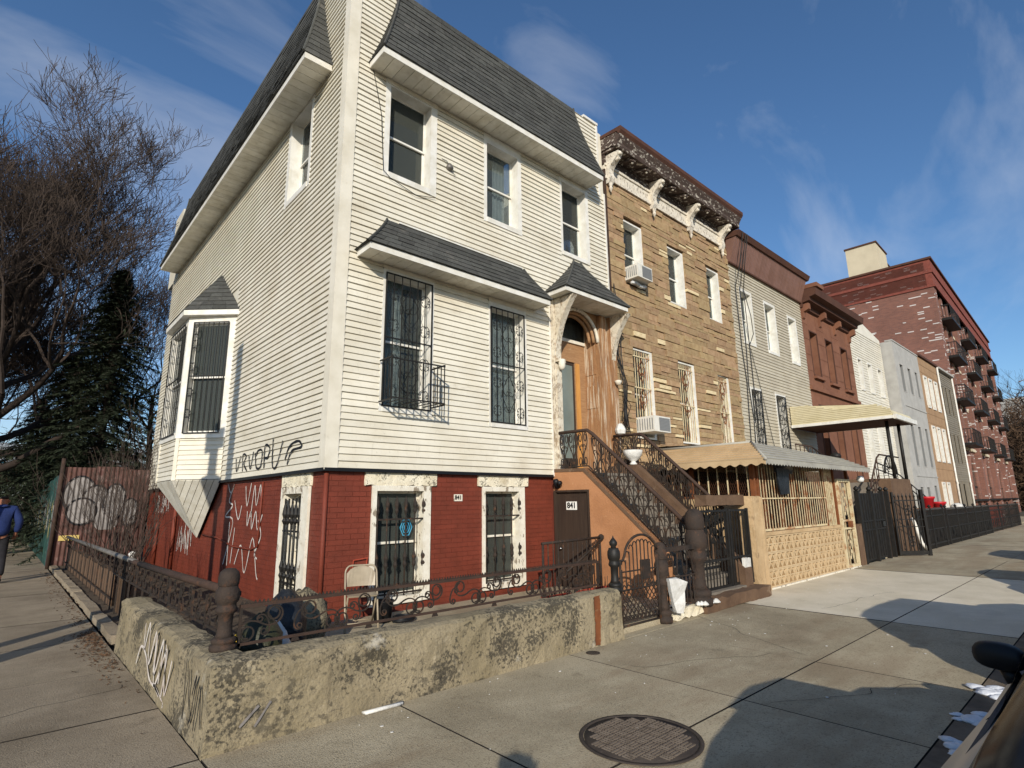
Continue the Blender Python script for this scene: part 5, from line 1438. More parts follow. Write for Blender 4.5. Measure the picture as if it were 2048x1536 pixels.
for i, h in enumerate(lo2):
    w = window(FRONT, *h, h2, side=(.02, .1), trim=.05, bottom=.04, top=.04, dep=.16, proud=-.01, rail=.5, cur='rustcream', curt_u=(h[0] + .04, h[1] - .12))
    gz0 = 3.45 if i == 0 else h[2] + .02
    for j in range(8):
        u = h[0] + .05 + (h[1] - h[0] - .16) * j / 7
        part(MB().box(FRONT, u - .008, u + .008, -.05, -.034, gz0, h[3] - .03), 'guard_bar', 'rustcream', w)
    for zz in (gz0, (gz0 + h[3]) / 2 - .1, h[3] - .2):
        part(MB().box(FRONT, h[0] + .03, h[1] - .1, -.033, -.015, zz, zz + .03), 'guard_rail', 'rustcream', w)
    mb = MB()
    uc = (h[0] + h[1]) / 2 - .04
    for zz in (3.7, 4.4):
        for s in (-1, 1):
            mb.tube([FRONT(uc + s * .02, -.02, zz), FRONT(uc + s * .16, -.02, zz + .25), FRONT(uc, -.02, zz + .55)], .008, 4)
            q = fit(scroll2('C', 13, 1.2), 1.1, .12, .22)
            mb.tube([FRONT(uc + s * p[0], -.02, zz + .15 + p[1]) for p in q], .008, 4)
    part(mb, 'guard_scroll', 'rust', w)
def ac(x0, x1, y0, y1, z0, z1, label):
    t = thing('air_conditioner', (x0, y1, z0), label, 'air conditioner', 'window air conditioners')
    part(MB().box(WORLD, x0, x1, y0, y1, z0, z1), 'casing', 'acwhite', t)
    for i in range(9):
        zz = z0 + .03 + (z1 - z0 - .06) * i / 9
        part(MB().box(WORLD, x0 + .3 * (x1 - x0), x1 - .03, y0 - .008, y0, zz, zz + (z1 - z0) / 16), 'louver', 'acgrille', t)
    part(MB().box(WORLD, x0 + .3 * (x1 - x0), x1 - .03, y0 - .003, y0 - .001, z0 + .03, z1 - .03), 'coil_face', 'acgrille', t)
    for i in range(7):
        yy = y0 + .04 + (y1 - y0 - .1) * i / 7
        part(MB().box(WORLD, x0 - .006, x0, yy, yy + .02, z0 + .05, z1 - .05), 'side_louver', 'acgrille', t)
ac(10.60, 11.2, 7.12, 7.62, 6.86, 7.2, 'white window air conditioner in the upper window of the tan stone house')
ac(10.76, 11.42, 7.05, 7.62, 3.14, 3.5, 'larger white air conditioner in the barred lower window of the tan stone house')
rb = MB()
for i in range(8): rb.lathe((10.7 + .07 * i, 7.36, 6.74 + .02 * math.sin(i)), [(.005, 0), (.05, .02), (.06, .06), (.02, .1)], 7)
one(rb, 'stuffed_rag', 'curtain', 'crumpled cloth stuffed under the upper window air conditioner', 'cloth')
part(MB().box(FRONT, 9.93, 9.975, -.02, .05, 2.2, 9.6), 'edge_strip', 'ironbrown', h2)
# cornice: frieze, soffit coffers, brackets, crown
cz = 9.35
part(MB().box(FRONT, A0, A1 - .3, -.03, .04, 9.38, 9.72), 'frieze', 'cornwhite', h2)
part(MB().box(FRONT, A0, A1 - .3, .04, .075, 9.70, 9.76).box(FRONT, A0, A1 - .3, .04, .08, 9.34, 9.42), 'frieze_moulding', 'cornwhite', h2)
part(MB().box(FRONT, A0 - .02, A1 + .1, -.3, .46, 10.0, 10.06), 'cornice_soffit', 'corndark', h2)
part(MB().box(FRONT, A0, A1 - .1, -.3, .06, 9.76, 10.0), 'cornice_back', 'corndark', h2)
part(MB().prism([FRONT(A0 - .05, d, z) for d, z in ((.46, 10.0), (.49, 10.06), (.49, 10.12), (.55, 10.22), (.58, 10.28), (.58, 10.36), (-.3, 10.42), (-.3, 10.07), (.3, 10.07))], FRONT.u * (A1 - A0 + .1)), 'crown', 'corndark', h2)
part(MB().prism([FRONT(A0 - .07, d, z) for d, z in ((.57, 10.27), (.63, 10.36), (.63, 10.46), (-.3, 10.5), (-.3, 10.43), (.5, 10.365))], FRONT.u * (A1 - A0 + .14)), 'roof_edge', 'darkbrown', h2)
for i in range(4):
    u = 10.0 + 1.86 * i
    pr = []
    for j in range(13):
        w = j / 12
        pr.append((.1 + .32 * w ** 1.7 + .05 * math.sin(w * 9), 9.22 + .72 * w))
    b_ = part(MB().prism([FRONT(u, .03, 9.22)] + [FRONT(u, d, z) for d, z in pr] + [FRONT(u, .03, 9.99)], FRONT.u * .17), 'cornice_bracket', 'cornwhite', h2)
    part(MB().tube([FRONT(u + .085, .34 + .09 * math.cos(a), 9.86 + .09 * math.sin(a)) for a in np.linspace(0, 5.5, 12)], .05, 6).lathe(FRONT(u + .085, .10, 9.0), [(.005, 0), (.05, .08), (.035, .14), (.06, .22)], 8), 'acanthus_curl', 'cornwhite', b_)
    if i < 3:
        for k in (1, 2):
            uu = u + 1.86 * k / 3 + .06
            part(MB().box(FRONT, uu - .05, uu + .05, .3, .42, 9.93, 9.999).prism([FRONT(uu - .28, .1, 9.94), FRONT(uu - .2, .1, 9.94), FRONT(uu - .02, .4, 9.94), FRONT(uu - .1, .4, 9.94)], (0, 0, .055)), 'modillion', 'corndark', h2)
            part(MB().lathe(FRONT(uu, .36, 9.89), [(.005, 0), (.035, .02), (.03, .04)], 6), 'rosette', 'cornwhite', b_)

# ================================================================ enclosure in front: breeze blocks, grille, awning
en = thing('porch_enclosure', (10.4, 4.69, 0), 'tan breeze-block and rusty grille porch enclosure in front of the stone house', 'enclosure')
E0, E1, EY = 10.52, 14.55, 4.69
FE = Fr(0, EY)
# pierced blocks: a frame and two crossing slanted ribs each, proper openings between
bw = (E1 - E0) / 10; bhh = .90 / 3
FE0 = Fr(0, 0)
me_ = MB()
t = .022
w0, w1, z0_, z1_ = 0, bw - .004, 0, bhh - .004
me_.box(FE0, w0, w1, -.14, 0, z0_, z0_ + t).box(FE0, w0, w1, -.14, 0, z1_ - t, z1_).box(FE0, w0, w0 + t * .7, -.14, -.001, z0_ + t, z1_ - t).box(FE0, w1 - t * .7, w1, -.14, -.001, z0_ + t, z1_ - t)
mz = bhh / 2
me_.box(FE0, w0 + t * .7, w1 - t * .7, -.139, -.004, mz - .012, mz + .012)
for (za, zb) in ((z0_ + t, mz - .012), (z1_ - t, mz + .012)):
    for k in range(2):
        ux0, ux1 = w0 + t * .7 + (bw - t * 1.4) * k / 2, w0 + t * .7 + (bw - t * 1.4) * (k + 1) / 2 - .004
        um = (ux0 + ux1) / 2
        for a, b in ((ux0, um), (ux1, um)):
            me_.prism([FE0(a - .013, -.002, za), FE0(a + .013, -.002, za), FE0(b + .013, -.002, zb), FE0(b - .013, -.002, zb)], (0, .136, 0))
bmesh_ = me_.mesh('breeze_block', (0, 0, 0), True); bmesh_.materials.append(M['breeze'])
for i in range(10):
    for j in range(3):
        inst('breeze_block', bmesh_, 'breeze', en, (E0 + bw * i, EY, .03 + bhh * j))
part(MB().box(FE, E0, E1, -.2, -.145, 0, .94), 'block_backing', 'plaster', en)
part(MB().box(FE, E0 - .02, E1, -.17, .01, .935, 1.0), 'block_sill', 'plaster', en)
part(MB().box(FE, E0 - .02, E1 + .9, -.12, .03, -.02, .028), 'footing', 'peelwhite', en)
part(rough_block(FE, 10.06, 10.5, -.24, .02, -.02, 1.64, 6, .02), 'corner_pillar', 'plaster', en)
part(rough_block(FE, 15.6, 15.95, -.3, .0, -.02, .95, 5, .03), 'end_pillar', 'cheek', en)
FLs = Fr(10.36, 0, -math.pi / 2)
part(MB().box(FLs, -7.4, -EY - .24, -.2, .0, -.02, 1.62), 'side_wall', 'plaster', en)
part(rough_block(Fr(0, 4.75), 8.72, 10.05, -.28, -.06, 1.5, 1.68, 8, .012), 'side_coping', 'cheek', en)
# grille posts and bars
for u in (E0 + .02, 13.86, 14.56, 15.5):
    part(MB().box(FE, u - .03, u + .03, -.10, -.04, 1.0 if u < 14.5 else .0, 2.34), 'grille_post', 'rust', en)
part(MB().box(FE, E0, 15.5, -.09, -.05, 2.28, 2.33).box(FE, E0 + .05, 13.83, -.088, -.052, 1.01, 1.05).box(FE, E0 + .05, 13.83, -.03, -.012, 1.60, 1.625), 'grille_rail', 'rustcream', en)
n = 27
for i in range(n):
    u = E0 + .08 + (13.8 - E0 - .08) * i / (n - 1)
    part(MB().box(FE, u - .0065, u + .0065, -.042, -.032, 1.05, 2.28), 'grille_bar', 'rustcream', en)
for i in range(5):
    u = 13.95 + .1 * i
    part(MB().box(FE, u - .01, u + .01, -.05, -.03, 1.0, 2.28), 'grille_bar', 'rustcream', en)
xm = MB()
def expanded(fr, u0, u1, z0, z1, d, sw=.045, sh_=.055):
    mb = MB(); nu = int((u1 - u0) / sw); nz = int((z1 - z0) / sh_)
    for j in range(nz + 1):
        o = (j % 2) * .5
        for i in range(nu):
            a = u0 + (i + o) * sw
            if a + sw * .5 > u1: continue
            zz = z0 + j * sh_
            for s in (-1, 1):
                p0, p1 = fr(a, d, zz), fr(a + s * sw * .5, d, min(z1, zz + sh_))
                mb.add([p0, p0 + fr.u * .006, p1 + fr.u * .006, p1], [(0, 1, 2, 3)])
    return mb
part(expanded(FE, E0 + .05, 13.8, 1.05, 2.28, -.07), 'expanded_mesh', 'meshrust', en, fix=False, kind='stuff')
part(expanded(FLs, -7.2, -EY - .1, 1.64, 2.28, -.03), 'expanded_mesh', 'meshrust', en, fix=False, kind='stuff')
for i in range(12):
    u = -4.85 - .2 * i
    part(MB().box(FLs, u - .009, u + .009, -.02, .0, 1.63, 2.3), 'grille_bar', 'rustcream', en)
part(MB().box(FLs, -7.3, -EY - .05, -.05, .01, 1.62, 1.66).box(FLs, -6.05, -5.98, -.05, .02, 1.66, 2.32).box(FLs, -4.80, -4.72, -.05, .02, 1.66, 2.32), 'grille_rail', 'rust', en)
# dim panels standing behind the grille
for u in (11.0, 11.75, 12.35, 13.05):
    part(MB().box(FE, u, u + .2, -.2, -.18, 1.0, 2.2), 'ornamental_strip', 'rust', en)
# white security door with a scrolled centre
sd_ = part(MB().box(FE, 14.62, 14.69, -.06, .01, .02, 2.05).box(FE, 15.41, 15.48, -.06, .01, .02, 2.05).box(FE, 14.69, 15.41, -.06, .009, 1.98, 2.05).box(FE, 14.69, 15.41, -.06, .009, .02, .09).box(FE, 14.69, 15.41, -.06, .009, .88, .92).box(FE, 14.69, 15.41, -.06, .009, 1.06, 1.1), 'security_door', 'rustcream', en)
for i in range(11):
    u = 14.74 + .062 * i
    if 3 < i < 7 or i in (1, 9): continue
    part(MB().box(FE, u - .006, u + .006, -.034, -.024, .09, 1.98), 'door_bar', 'rustcream', sd_)
part(MB().box(FE, 15.1, 15.25, -.03, .03, .92, 1.06), 'lock_plate', 'rust', sd_)
for zz in (.2, .42, .64, 1.2, 1.42, 1.64):
    mb = MB()
    for s in (-1, 1):
        q = fit(scroll2('S', 14, 1.1, 40), 1.8, .09, .21)
        mb.tube([FE(15.05 + s * (.006 + p[0]), -.02, zz + p[1]) for p in q], .008, 4)
    part(mb, 'door_scroll', 'rustcream', sd_)
part(MB().box(FE, E0 - .1, 15.6, -2.6, -2.58, 0, 2.3), 'enclosure_back', 'dark', en)  # back wall coloured near black to stand for the shade inside the porch
# grey security camera under the awning end and a tarpaulin over the grille
one(MB().lathe((15.85, 4.55, 1.98), [(.01, 0), (.07, .02), (.085, .07), (.07, .14), (.03, .16)], 14), 'dome_camera', 'camwhite', 'white dome security camera under the end of the grey porch awning', 'camera')
tp = MB().loft([[FE(11.15 + a, .02, 2.25), FE(11.6 + a, .03 + b, 2.27), FE(11.95 + a, .03, 2.18)] + [FE(11.95 + a, .01, 2.1), FE(11.2 + a, .0, 2.12)] for a, b in ((0, 0), (.1, .08))] , sm=False)
tp.loft([[FE(11.2, .02, 2.2), FE(11.75, .03, 2.2), FE(11.78, .05, 2.2), FE(11.2, .05, 2.2)], [FE(11.22, .02, 1.9), FE(11.72, .03, 1.95), FE(11.72, .06, 1.95), FE(11.22, .05, 1.9)], [FE(11.3, .02, 1.68), FE(11.72, .03, 1.70), FE(11.72, .05, 1.7), FE(11.3, .05, 1.68)]], sm=False)
one(tp, 'tarpaulin', 'bagblack', 'black sheet of plastic hung on the porch grille under the awning', 'tarpaulin')
aw = thing('porch_awning', (10, 4.35, 2.25), 'low scalloped aluminium porch awning, beige on its side slope and grey along the front', 'awning')
ex0, ex1, ey0, ez, rx0, ry0, rz = 9.92, 15.75, 4.28, 2.30, 11.0, 5.0, 2.72
def pans(corners_fn, n, mt, name='awning_pan'):
    for i in range(n):
        t0, t1 = i / n, (i + 1) / n
        a, b, c, d = corners_fn(t0, t1)
        nrm = (Vector(b) - Vector(a)).cross(Vector(d) - Vector(a)).normalized()
        if nrm.z < 0: nrm = -nrm
        up = nrm * .022
        A, B, C, D = Vector(a), Vector(b), Vector(c), Vector(d)
        m = MB().add([A, B, C, D, A + up, D + up, A.lerp(B, .14), D.lerp(C, .14), A.lerp(B, .12) + up, D.lerp(C, .12) + up], [(4, 8, 9, 5), (8, 6, 7, 9), (6, 1, 2, 7), (0, 4, 5, 3)])
        part(m, name, mt, aw, fix=False)
L3 = lambda a, b, t: tuple(a[i] + (b[i] - a[i]) * t for i in range(3))
# side slope: pans lie level, one above the next, from the eave up to the ridge
sA, sB, sC, sD = (ex0, 7.45, ez), (ex0, ey0, ez), (rx0, ry0, rz), (rx0 + .1, 7.45, rz)
pans(lambda a, b: (L3(sA, sD, a), L3(sA, sD, b), L3(sB, sC, b), L3(sB, sC, a)), 8, 'beige')
fA, fB, fC, fD = (ex0, ey0, ez), (ex1, ey0, ez), (ex1 + .25, ry0, rz - .1), (rx0, ry0, rz)
pans(lambda a, b: (L3(fA, fD, a), L3(fA, fD, b), L3(fB, fC, b), L3(fB, fC, a)), 6, 'greyawn')
part(MB().add([sC, fC, (ex1 + .25, 7.45, rz + .1), (rx0 + .1, 7.45, rz + .1)], [(0, 1, 2, 3)]), 'awning_top', 'greyawn', aw, fix=False)
part(MB().add([(ex1, ey0, ez), (ex1 + .25, ry0, rz - .1), (ex1 + .25, 7.4, rz), (ex1 + .1, 7.4, ez)], [(0, 1, 2, 3)]), 'awning_end', 'greyawn', aw, fix=False)
part(MB().tube([L3(sB, sC, -.01), L3(sB, sC, 1.0)], .03, 6).tube([sC, (rx0 + .1, 7.45, rz + .02)], .03, 6), 'hip_cap', 'greyawn', aw)
def scallop(p0, p1, mt, amp=.03, per=.14):
    p0, p1 = Vector(p0), Vector(p1); L_ = (p1 - p0).length; n = int(L_ / .02)
    r1, r2 = [], []
    for i in range(n + 1):
        q = p0.lerp(p1, i / n); r1.append(q); r2.append(q + Vector((0, 0, -.075 - amp * (.5 + .5 * math.cos(2 * math.pi * i / n * L_ / per)))))
    part(MB().loft([r1, r2], closed=False, caps=False, sm=False), 'scalloped_valance', mt, aw, fix=False)
scallop(sA, sB, 'beige', .04, .2); scallop(fA, fB, 'greyawn', .03, .13)

# ================================================================ further houses of the row
def simple_house(name, x0, x1, y, h, label, mt, body=18.0):
    t = thing(name, (x0, y, 0), label, 'house')
    return t, Fr(0, y)
# grey clapboard house
h3, F3 = simple_house('grey_house', 16.12, 21.83, 7.5, 9, 'grey clapboard house with brown metal mansard band and white window trim', 'grey3')
w3 = [(16.72, 17.58, 6.42, 8.29), (18.47, 19.38, 6.40, 8.28), (20.40, 21.2, 6.35, 8.19), (16.78, 17.56, 2.95, 5.05), (18.58, 19.42, 2.95, 5.07)]
part(wall(F3, 16.12, 21.83, -.1, 9.0, [shrink(h) for h in w3], .18, -.002), 'wall', 'grey3', h3)
part(MB().box(WORLD, 16.2, 21.8, 7.7, 19, 9.0, 9.9).box(WORLD, 16.14, 16.3, 7.7, 19, 0, 9), 'wall', 'grey3', h3)
b3 = boardmesh('grey3')
boards(F3, 16.13, 21.82, 2.2, 8.98, w3, b3, 'grey3', h3, h=.105)
for i, h in enumerate(w3):
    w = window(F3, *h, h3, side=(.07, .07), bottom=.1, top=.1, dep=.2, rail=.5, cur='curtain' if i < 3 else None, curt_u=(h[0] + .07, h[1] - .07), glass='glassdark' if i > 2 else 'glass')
    if i > 2: guard(F3, h[0] + .08, h[1] - .08, h[2] + .1, h[3] - .1, .06, h3, 5)
part(MB().prism([F3(16.12, d, z) for d, z in ((0, 8.98), (.08, 8.98), (.34, 9.75), (0, 9.75))], F3.u * 5.71), 'mansard_band', 'brownmetal', h3)
for i in range(57):
    u = 16.12 + .1 * i
    part(MB().prism([F3(u, d, z) for d, z in ((.08, 8.97), (.105, 8.97), (.365, 9.75), (.34, 9.75))], F3.u * .055), 'metal_rib', 'brownmetal', h3)
part(MB().prism([F3(16.08, d, z) for d, z in ((.3, 9.75), (.42, 9.76), (.5, 9.92), (-.2, 9.95), (-.2, 9.75))], F3.u * 5.8), 'roof_edge', 'darkbrown', h3)
part(MB().box(F3, 16.08, 21.86, .02, .1, 8.93, 8.98), 'drip_strip', 'darkbrown', h3)
cb = MB()
for k, (u0, u1) in enumerate(((16.5, 16.75), (16.62, 17.0), (16.3, 16.45))):
    cb.tube([F3(u0, .52, 9.9), F3(u0 + .05, .3, 8.9), F3(u1 - .05, .06, 8.2), F3(u1, .05, 6.2), F3(u1 - .1 + .1 * k, .05, 5.1), F3(u1 + .02, .05, 4.0), F3(u1 - .05, .05, 2.8)], .014, 5)
cb.tube([F3(17.05, .05, 6.3), F3(17.5, .05, 5.0), F3(18.1, .05, 3.0)], .008, 4).tube([F3(16.98, .06, 8.2), F3(17.2, .1, 7.4), F3(17.25, .1, 6.8), F3(17.0, .06, 6.4)], .012, 4)
one(cb, 'cable_drop', 'wire', 'black service cables running down the grey clapboard house', 'cable')
# brownstone
h4, F4 = simple_house('brownstone_house', 21.83, 27.35, 7.5, 9, 'reddish brownstone house with heavy dark cornice', 'brownstone')
w4 = [(22.42, 23.28, 6.2, 8.03), (24.1, 24.95, 6.15, 8.0), (25.85, 26.7, 6.1, 7.96), (22.5, 23.2, 3.0, 5.1), (24.1, 24.9, 3.0, 5.1), (25.8, 26.6, 2.2, 5.1)]
part(wall(F4, 21.83, 27.35, -.1, 9.3, w4, .2, 0), 'wall', 'brownstone', h4)
part(MB().box(WORLD, 21.9, 27.3, 7.72, 19, 9.2, 9.5), 'roof', 'darkbrown', h4)
for zz in (5.72, 6.35, 6.98, 7.6, 8.2, 8.75):
    for u in (21.84, 23.3, 24.97, 26.72):
        part(MB().box(F4, u, u + (.56 if u < 22 else .78 if u < 25 else .84 if u < 26 else .62), -.01, .012, zz + .01, zz + .6), 'ashlar', 'brownstone', h4)
for i, h in enumerate(w4):
    window(F4, *h, h4, side=(.05, .05), trim=.05, bottom=.05, top=.05, dep=.24, mt='darkbrown', proud=.02, glass='glassdark', jamb='brownstone')
    if i < 3: part(MB().box(F4, h[0] - .06, h[1] + .06, 0, .12, h[2] - .12, h[2] - .02), 'sill', 'brownstone', h4)
part(MB().box(F4, 21.8, 27.38, 0, .1, 5.58, 5.72), 'string_course', 'brownstone', h4)
part(MB().prism([F4(21.80, d, z) for d, z in ((0, 8.75), (.1, 8.8), (.12, 8.95), (.38, 9.0), (.40, 9.12), (.62, 9.16), (.66, 9.42), (.5, 9.46), (-.2, 9.5), (-.2, 8.75))], F4.u * 5.6), 'cornice', 'darkbrown', h4)
part(MB().box(F4, 21.78, 22.5, -.2, .72, 9.465, 9.62), 'cornice_block', 'brownstone', h4)
for u in (21.9, 23.6, 25.3, 27.1):
    part(MB().prism([F4(u, d, z) for d, z in ((.01, 8.35), (.08, 8.4), (.1, 8.62), (.3, 8.7), (.3, 8.93), (.01, 8.93))], F4.u * .2), 'cornice_bracket', 'brownstone', h4)
# white clapboard house
h5, F5 = simple_house('white_house', 27.35, 32.2, 7.5, 9, 'white clapboard house with peaked parapet beyond the brownstone', 'white5')
w5 = [(28.0, 28.62, 6.35, 7.86), (29.4, 30.1, 6.35, 7.84), (30.95, 31.7, 6.35, 7.82), (28.0, 28.7, 2.3, 5.2), (29.5, 30.2, 2.6, 5.2), (31.0, 31.7, 2.6, 5.2)]
part(wall(F5, 27.35, 32.2, -.1, 9.2, [shrink(h) for h in w5], .2, -.002), 'wall', 'white5', h5)
part(MB().prism([F5(27.35, -.002, 9.19), F5(32.2, -.002, 9.19), F5(32.2, -.002, 9.42), F5(29.4, -.002, 9.85), F5(27.35, -.002, 9.3)], -F5.n * .2), 'parapet', 'white5', h5)
part(MB().box(WORLD, 27.4, 32.15, 7.72, 19, 9.0, 9.2), 'roof', 'darkbrown', h5)
boards(F5, 27.36, 32.19, 2.2, 9.18, w5, boardmesh('white5'), 'white5', h5, h=.12)
for i, h in enumerate(w5):
    window(F5, *h, h5, side=(.06, .06), bottom=.06, top=.06, dep=.2, cur='curtain', curt_u=(h[0] + .06, h[1] - .06), proud=.03)
# grey stucco house stands half a metre forward
h6, F6 = simple_house('stucco_house', 32.3, 37.25, 7.0, 9, 'pale grey stucco house standing slightly forward of its neighbours', 'stucco6')
w6 = [(33.1, 33.75, 6.85, 8.3), (34.6, 35.2, 6.85, 8.3), (36.05, 36.6, 6.85, 8.3), (33.3, 33.9, 3.1, 5.2), (34.8, 35.4, 3.1, 5.2), (36.2, 36.8, 3.1, 5.2), (33.3, 33.9, .6, 2.1), (34.6, 35.2, .6, 2.1), (36.2, 36.8, .1, 2.2)]
part(wall(F6, 32.3, 37.25, -.1, 9.35, w6, .25, 0), 'wall', 'stucco6', h6)
part(MB().box(WORLD, 32.3, 32.45, 7.25, 19, -.1, 9.34).box(WORLD, 32.46, 37.2, 7.26, 19, 9.1, 9.2).box(F6, 32.27, 37.28, -.3, .03, 9.35, 9.42), 'wall', 'stucco6', h6)
part(MB().box(F6, 33.0, 37.25, 0, .03, 6.1, 6.16).box(F6, 33.0, 37.25, 0, .03, 2.6, 2.66), 'string_course', 'stucco6', h6)
for h in w6: window(F6, *h, h6, side=(.02, .02), trim=.02, bottom=.03, top=.02, dep=.2, mt='stucco6', proud=.004, glass='glassdark', jamb='acgrille')
h7, F7 = simple_house('tan_house', 37.25, 41.6, 7.0, 9, 'tan panelled house with white window frames next to the grey stucco one', 'tan7')
w7 = [(37.8, 38.55, 6.5, 8.35), (39.0, 39.75, 6.5, 8.35), (40.3, 41.05, 6.5, 8.35), (37.8, 38.55, 3.5, 5.5), (39.0, 39.75, 3.5, 5.5), (40.3, 41.05, 3.5, 5.5), (38.0, 38.7, .5, 2.4), (39.2, 39.9, .5, 2.4)]
part(wall(F7, 37.25, 41.6, -.1, 9.4, w7, .25, 0), 'wall', 'tan7', h7)
part(MB().box(F7, 37.2, 41.65, -.3, .12, 9.4, 9.52).box(WORLD, 37.3, 41.5, 7.26, 19, 9.1, 9.3), 'roof', 'darkbrown', h7)
for zz in (2.5, 3.1, 5.62, 6.15, 8.5, 8.95):
    part(MB().box(F7, 37.27, 41.58, .0, .014, zz, zz + .5 if zz < 8 else zz + .42), 'wall_panel', 'tan7', h7)
for i, h in enumerate(w7): window(F7, *h, h7, side=(.09, .09), bottom=.09, top=.09, dep=.12, mt='white', proud=.05, cur='curtain', curt_u=(h[0] + .1, h[1] - .1))
h8, F8 = simple_house('weathered_house', 41.6, 45.75, 7.0, 9, 'narrow grey-brown clapboard house between white downpipes', 'grey8')
w8 = [(42.2, 42.75, 6.6, 8.4), (43.3, 43.85, 6.6, 8.4), (44.4, 44.95, 6.6, 8.4), (42.2, 42.75, 3.6, 5.4), (43.3, 43.85, 3.6, 5.4), (44.4, 44.95, 3.6, 5.4), (42.3, 42.9, .4, 2.4), (43.6, 44.3, .1, 2.4)]
part(wall(F8, 41.6, 45.75, -.1, 9.3, w8, .25, 0), 'wall', 'grey8', h8)
part(MB().box(F8, 41.6, 45.8, -.3, .2, 9.3, 9.42).box(WORLD, 41.7, 45.7, 7.26, 19, 9.0, 9.2), 'roof', 'stucco6', h8)
boards(F8, 41.62, 45.73, 2.5, 9.28, w8, boardmesh('grey8'), 'grey8', h8, h=.14)
for h in w8: window(F8, *h, h8, side=(.04, .04), trim=.04, bottom=.04, top=.04, dep=.12, mt='grey8', proud=.024, glass='glassdark', jamb='dark')
for x_ in (41.62, 45.7):
    one(MB().tube([(x_, 6.93, .1), (x_, 6.93, 2.3), (x_ - .03, 6.9, 2.4), (x_, 6.93, 2.5), (x_, 6.93, 9.4)], .055, 8), 'downpipe', 'white', 'white downpipe at the %s edge of the grey-brown clapboard house' % ('tan house' if x_ < 43 else 'brick apartment'), 'pipe', 'white downpipes')
# rain pipe, rooftop flue
# ================================================================ brick apartment block
th = math.atan2(8.05 - 7.0, 77 - 45.8)
bb = thing('apartment_block', (45.8, 7.0, 0), 'tall red brick apartment block with balconies and white-splashed bricks at the end of the row', 'building')
FB_ = Fr(45.8, 7.0, th)
BL, BH, BDp = 31.3, 18.0, 22
# the facade is set back between piers
nb_ = 4; bay_w = BL / nb_
part(MB().box(FB_, 0, BL, -BDp, -.35, 0, BH - .3), 'brick_wall', 'bigbrick', bb)
part(MB().box(FB_, 0, BL + .02, -BDp, .02, BH - 2.2, BH - .15).box(FB_, -.06, BL + .06, -BDp, .10, BH - 1.15, BH - .95).box(FB_, -.08, BL + .08, -BDp, .12, BH - 2.2, BH - 2.05), 'parapet', 'brickdark', bb)
part(MB().box(FB_, -.1, BL + .1, -BDp - .1, .14, BH - .15, BH), 'roof_coping', 'darkbrown', bb)
# first bay edge pier etc.
for i in range(nb_ + 1):
    u = min(bay_w * i, BL - .9)
    part(MB().box(FB_, u if i else 0.0, u + .9, -.349, .0, 0, BH - 2.2), 'pier', 'bigbrick', bb)
for i in range(nb_):
    u0, u1 = (bay_w * i + .9), min(bay_w * (i + 1), BL - .9)
    w = u1 - u0
    for k in (1, 2):
        uu = u0 + w * k / 3 - .35
        part(MB().box(FB_, uu, uu + .7, -.348, -.1, 5.2, BH - 2.2), 'pier', 'bigbrick', bb)
    for fl, zz in enumerate((5.3, 8.3, 11.3, 14.0)):
        for k in range(3):
            a = u0 + w * k / 3 + (.36 if k else .08); b = u0 + w * (k + 1) / 3 - (.36 if k < 2 else .08)
            wd = part(MB().box(FB_, a, b, -.36, -.30, zz, zz + 2.2), 'window', 'ironblack', bb)
            part(MB().box(FB_, a + .08, b - .08, -.30, -.28, zz + .08, zz + 2.12), 'pane', 'glassdark', wd)
            part(MB().box(FB_, a, b, -.36, -.2, zz - .5, zz - .3), 'sill', 'cream', wd)
        # balcony
        if True:
            ba = u0 + .4; bb2 = u1 - w / 3 - .3
            bz = zz - .35
            bl = part(MB().box(FB_, ba, bb2, -.3, .55, bz, bz + .16), 'balcony', 'ironblack', bb)
            part(MB().box(FB_, ba, bb2, 0.49, .53, bz + 1.05, bz + 1.1).box(FB_, ba, ba + .04, 0, .49, bz + 1.05, bz + 1.1).box(FB_, bb2 - .04, bb2, 0, .49, bz + 1.05, bz + 1.1), 'balcony_rail', 'ironblack', bl)
            bars = MB()
            for q in range(11):
                uu = ba + .02 + (bb2 - ba - .04) * q / 10
                bars.box(FB_, uu - .015, uu + .015, 0.495, .525, bz + .16, bz + 1.05)
            for q in range(3):
                for uu in (ba + .02, bb2 - .02): bars.box(FB_, uu - .015, uu + .015, .05 + .16 * q, .08 + .16 * q, bz + .16, bz + 1.05)
            part(bars, 'balcony_bar', 'ironblack', bl, kind='stuff')
    # pointed arch at street level
    c = (u0 + u1) / 2; hw = 1.5
    arch = [(c - hw, .2)] + [(c - hw + hw * t, 2.9 + 1.5 * math.sin(t * math.pi / 2) ** .8) for t in np.linspace(0, 1, 7)] + [(c + hw - hw * t, 2.9 + 1.5 * math.sin(t * math.pi / 2) ** .8) for t in np.linspace(1, 0, 7)][1:] + [(c + hw, .2)]
    aw_ = part(MB().prism([FB_(p[0], -.33, p[1]) for p in arch], FB_.n * .03), 'arch_window', 'glassdark', bb)
    part(MB().tube([FB_(p[0], -.28, p[1]) for p in arch], .18, 6), 'arch_surround', 'bigbrick', aw_)
    part(MB().box(FB_, c - hw, c + hw, -.3, -.26, 2.2, 2.3).box(FB_, c - .05, c + .05, -.3, -.262, .2, 4.3), 'mullion', 'ironblack', aw_)
    part(MB().box(FB_, u0, u1, -.3, .1, 1.3, 1.42), 'balcony', 'ironblack', bb)
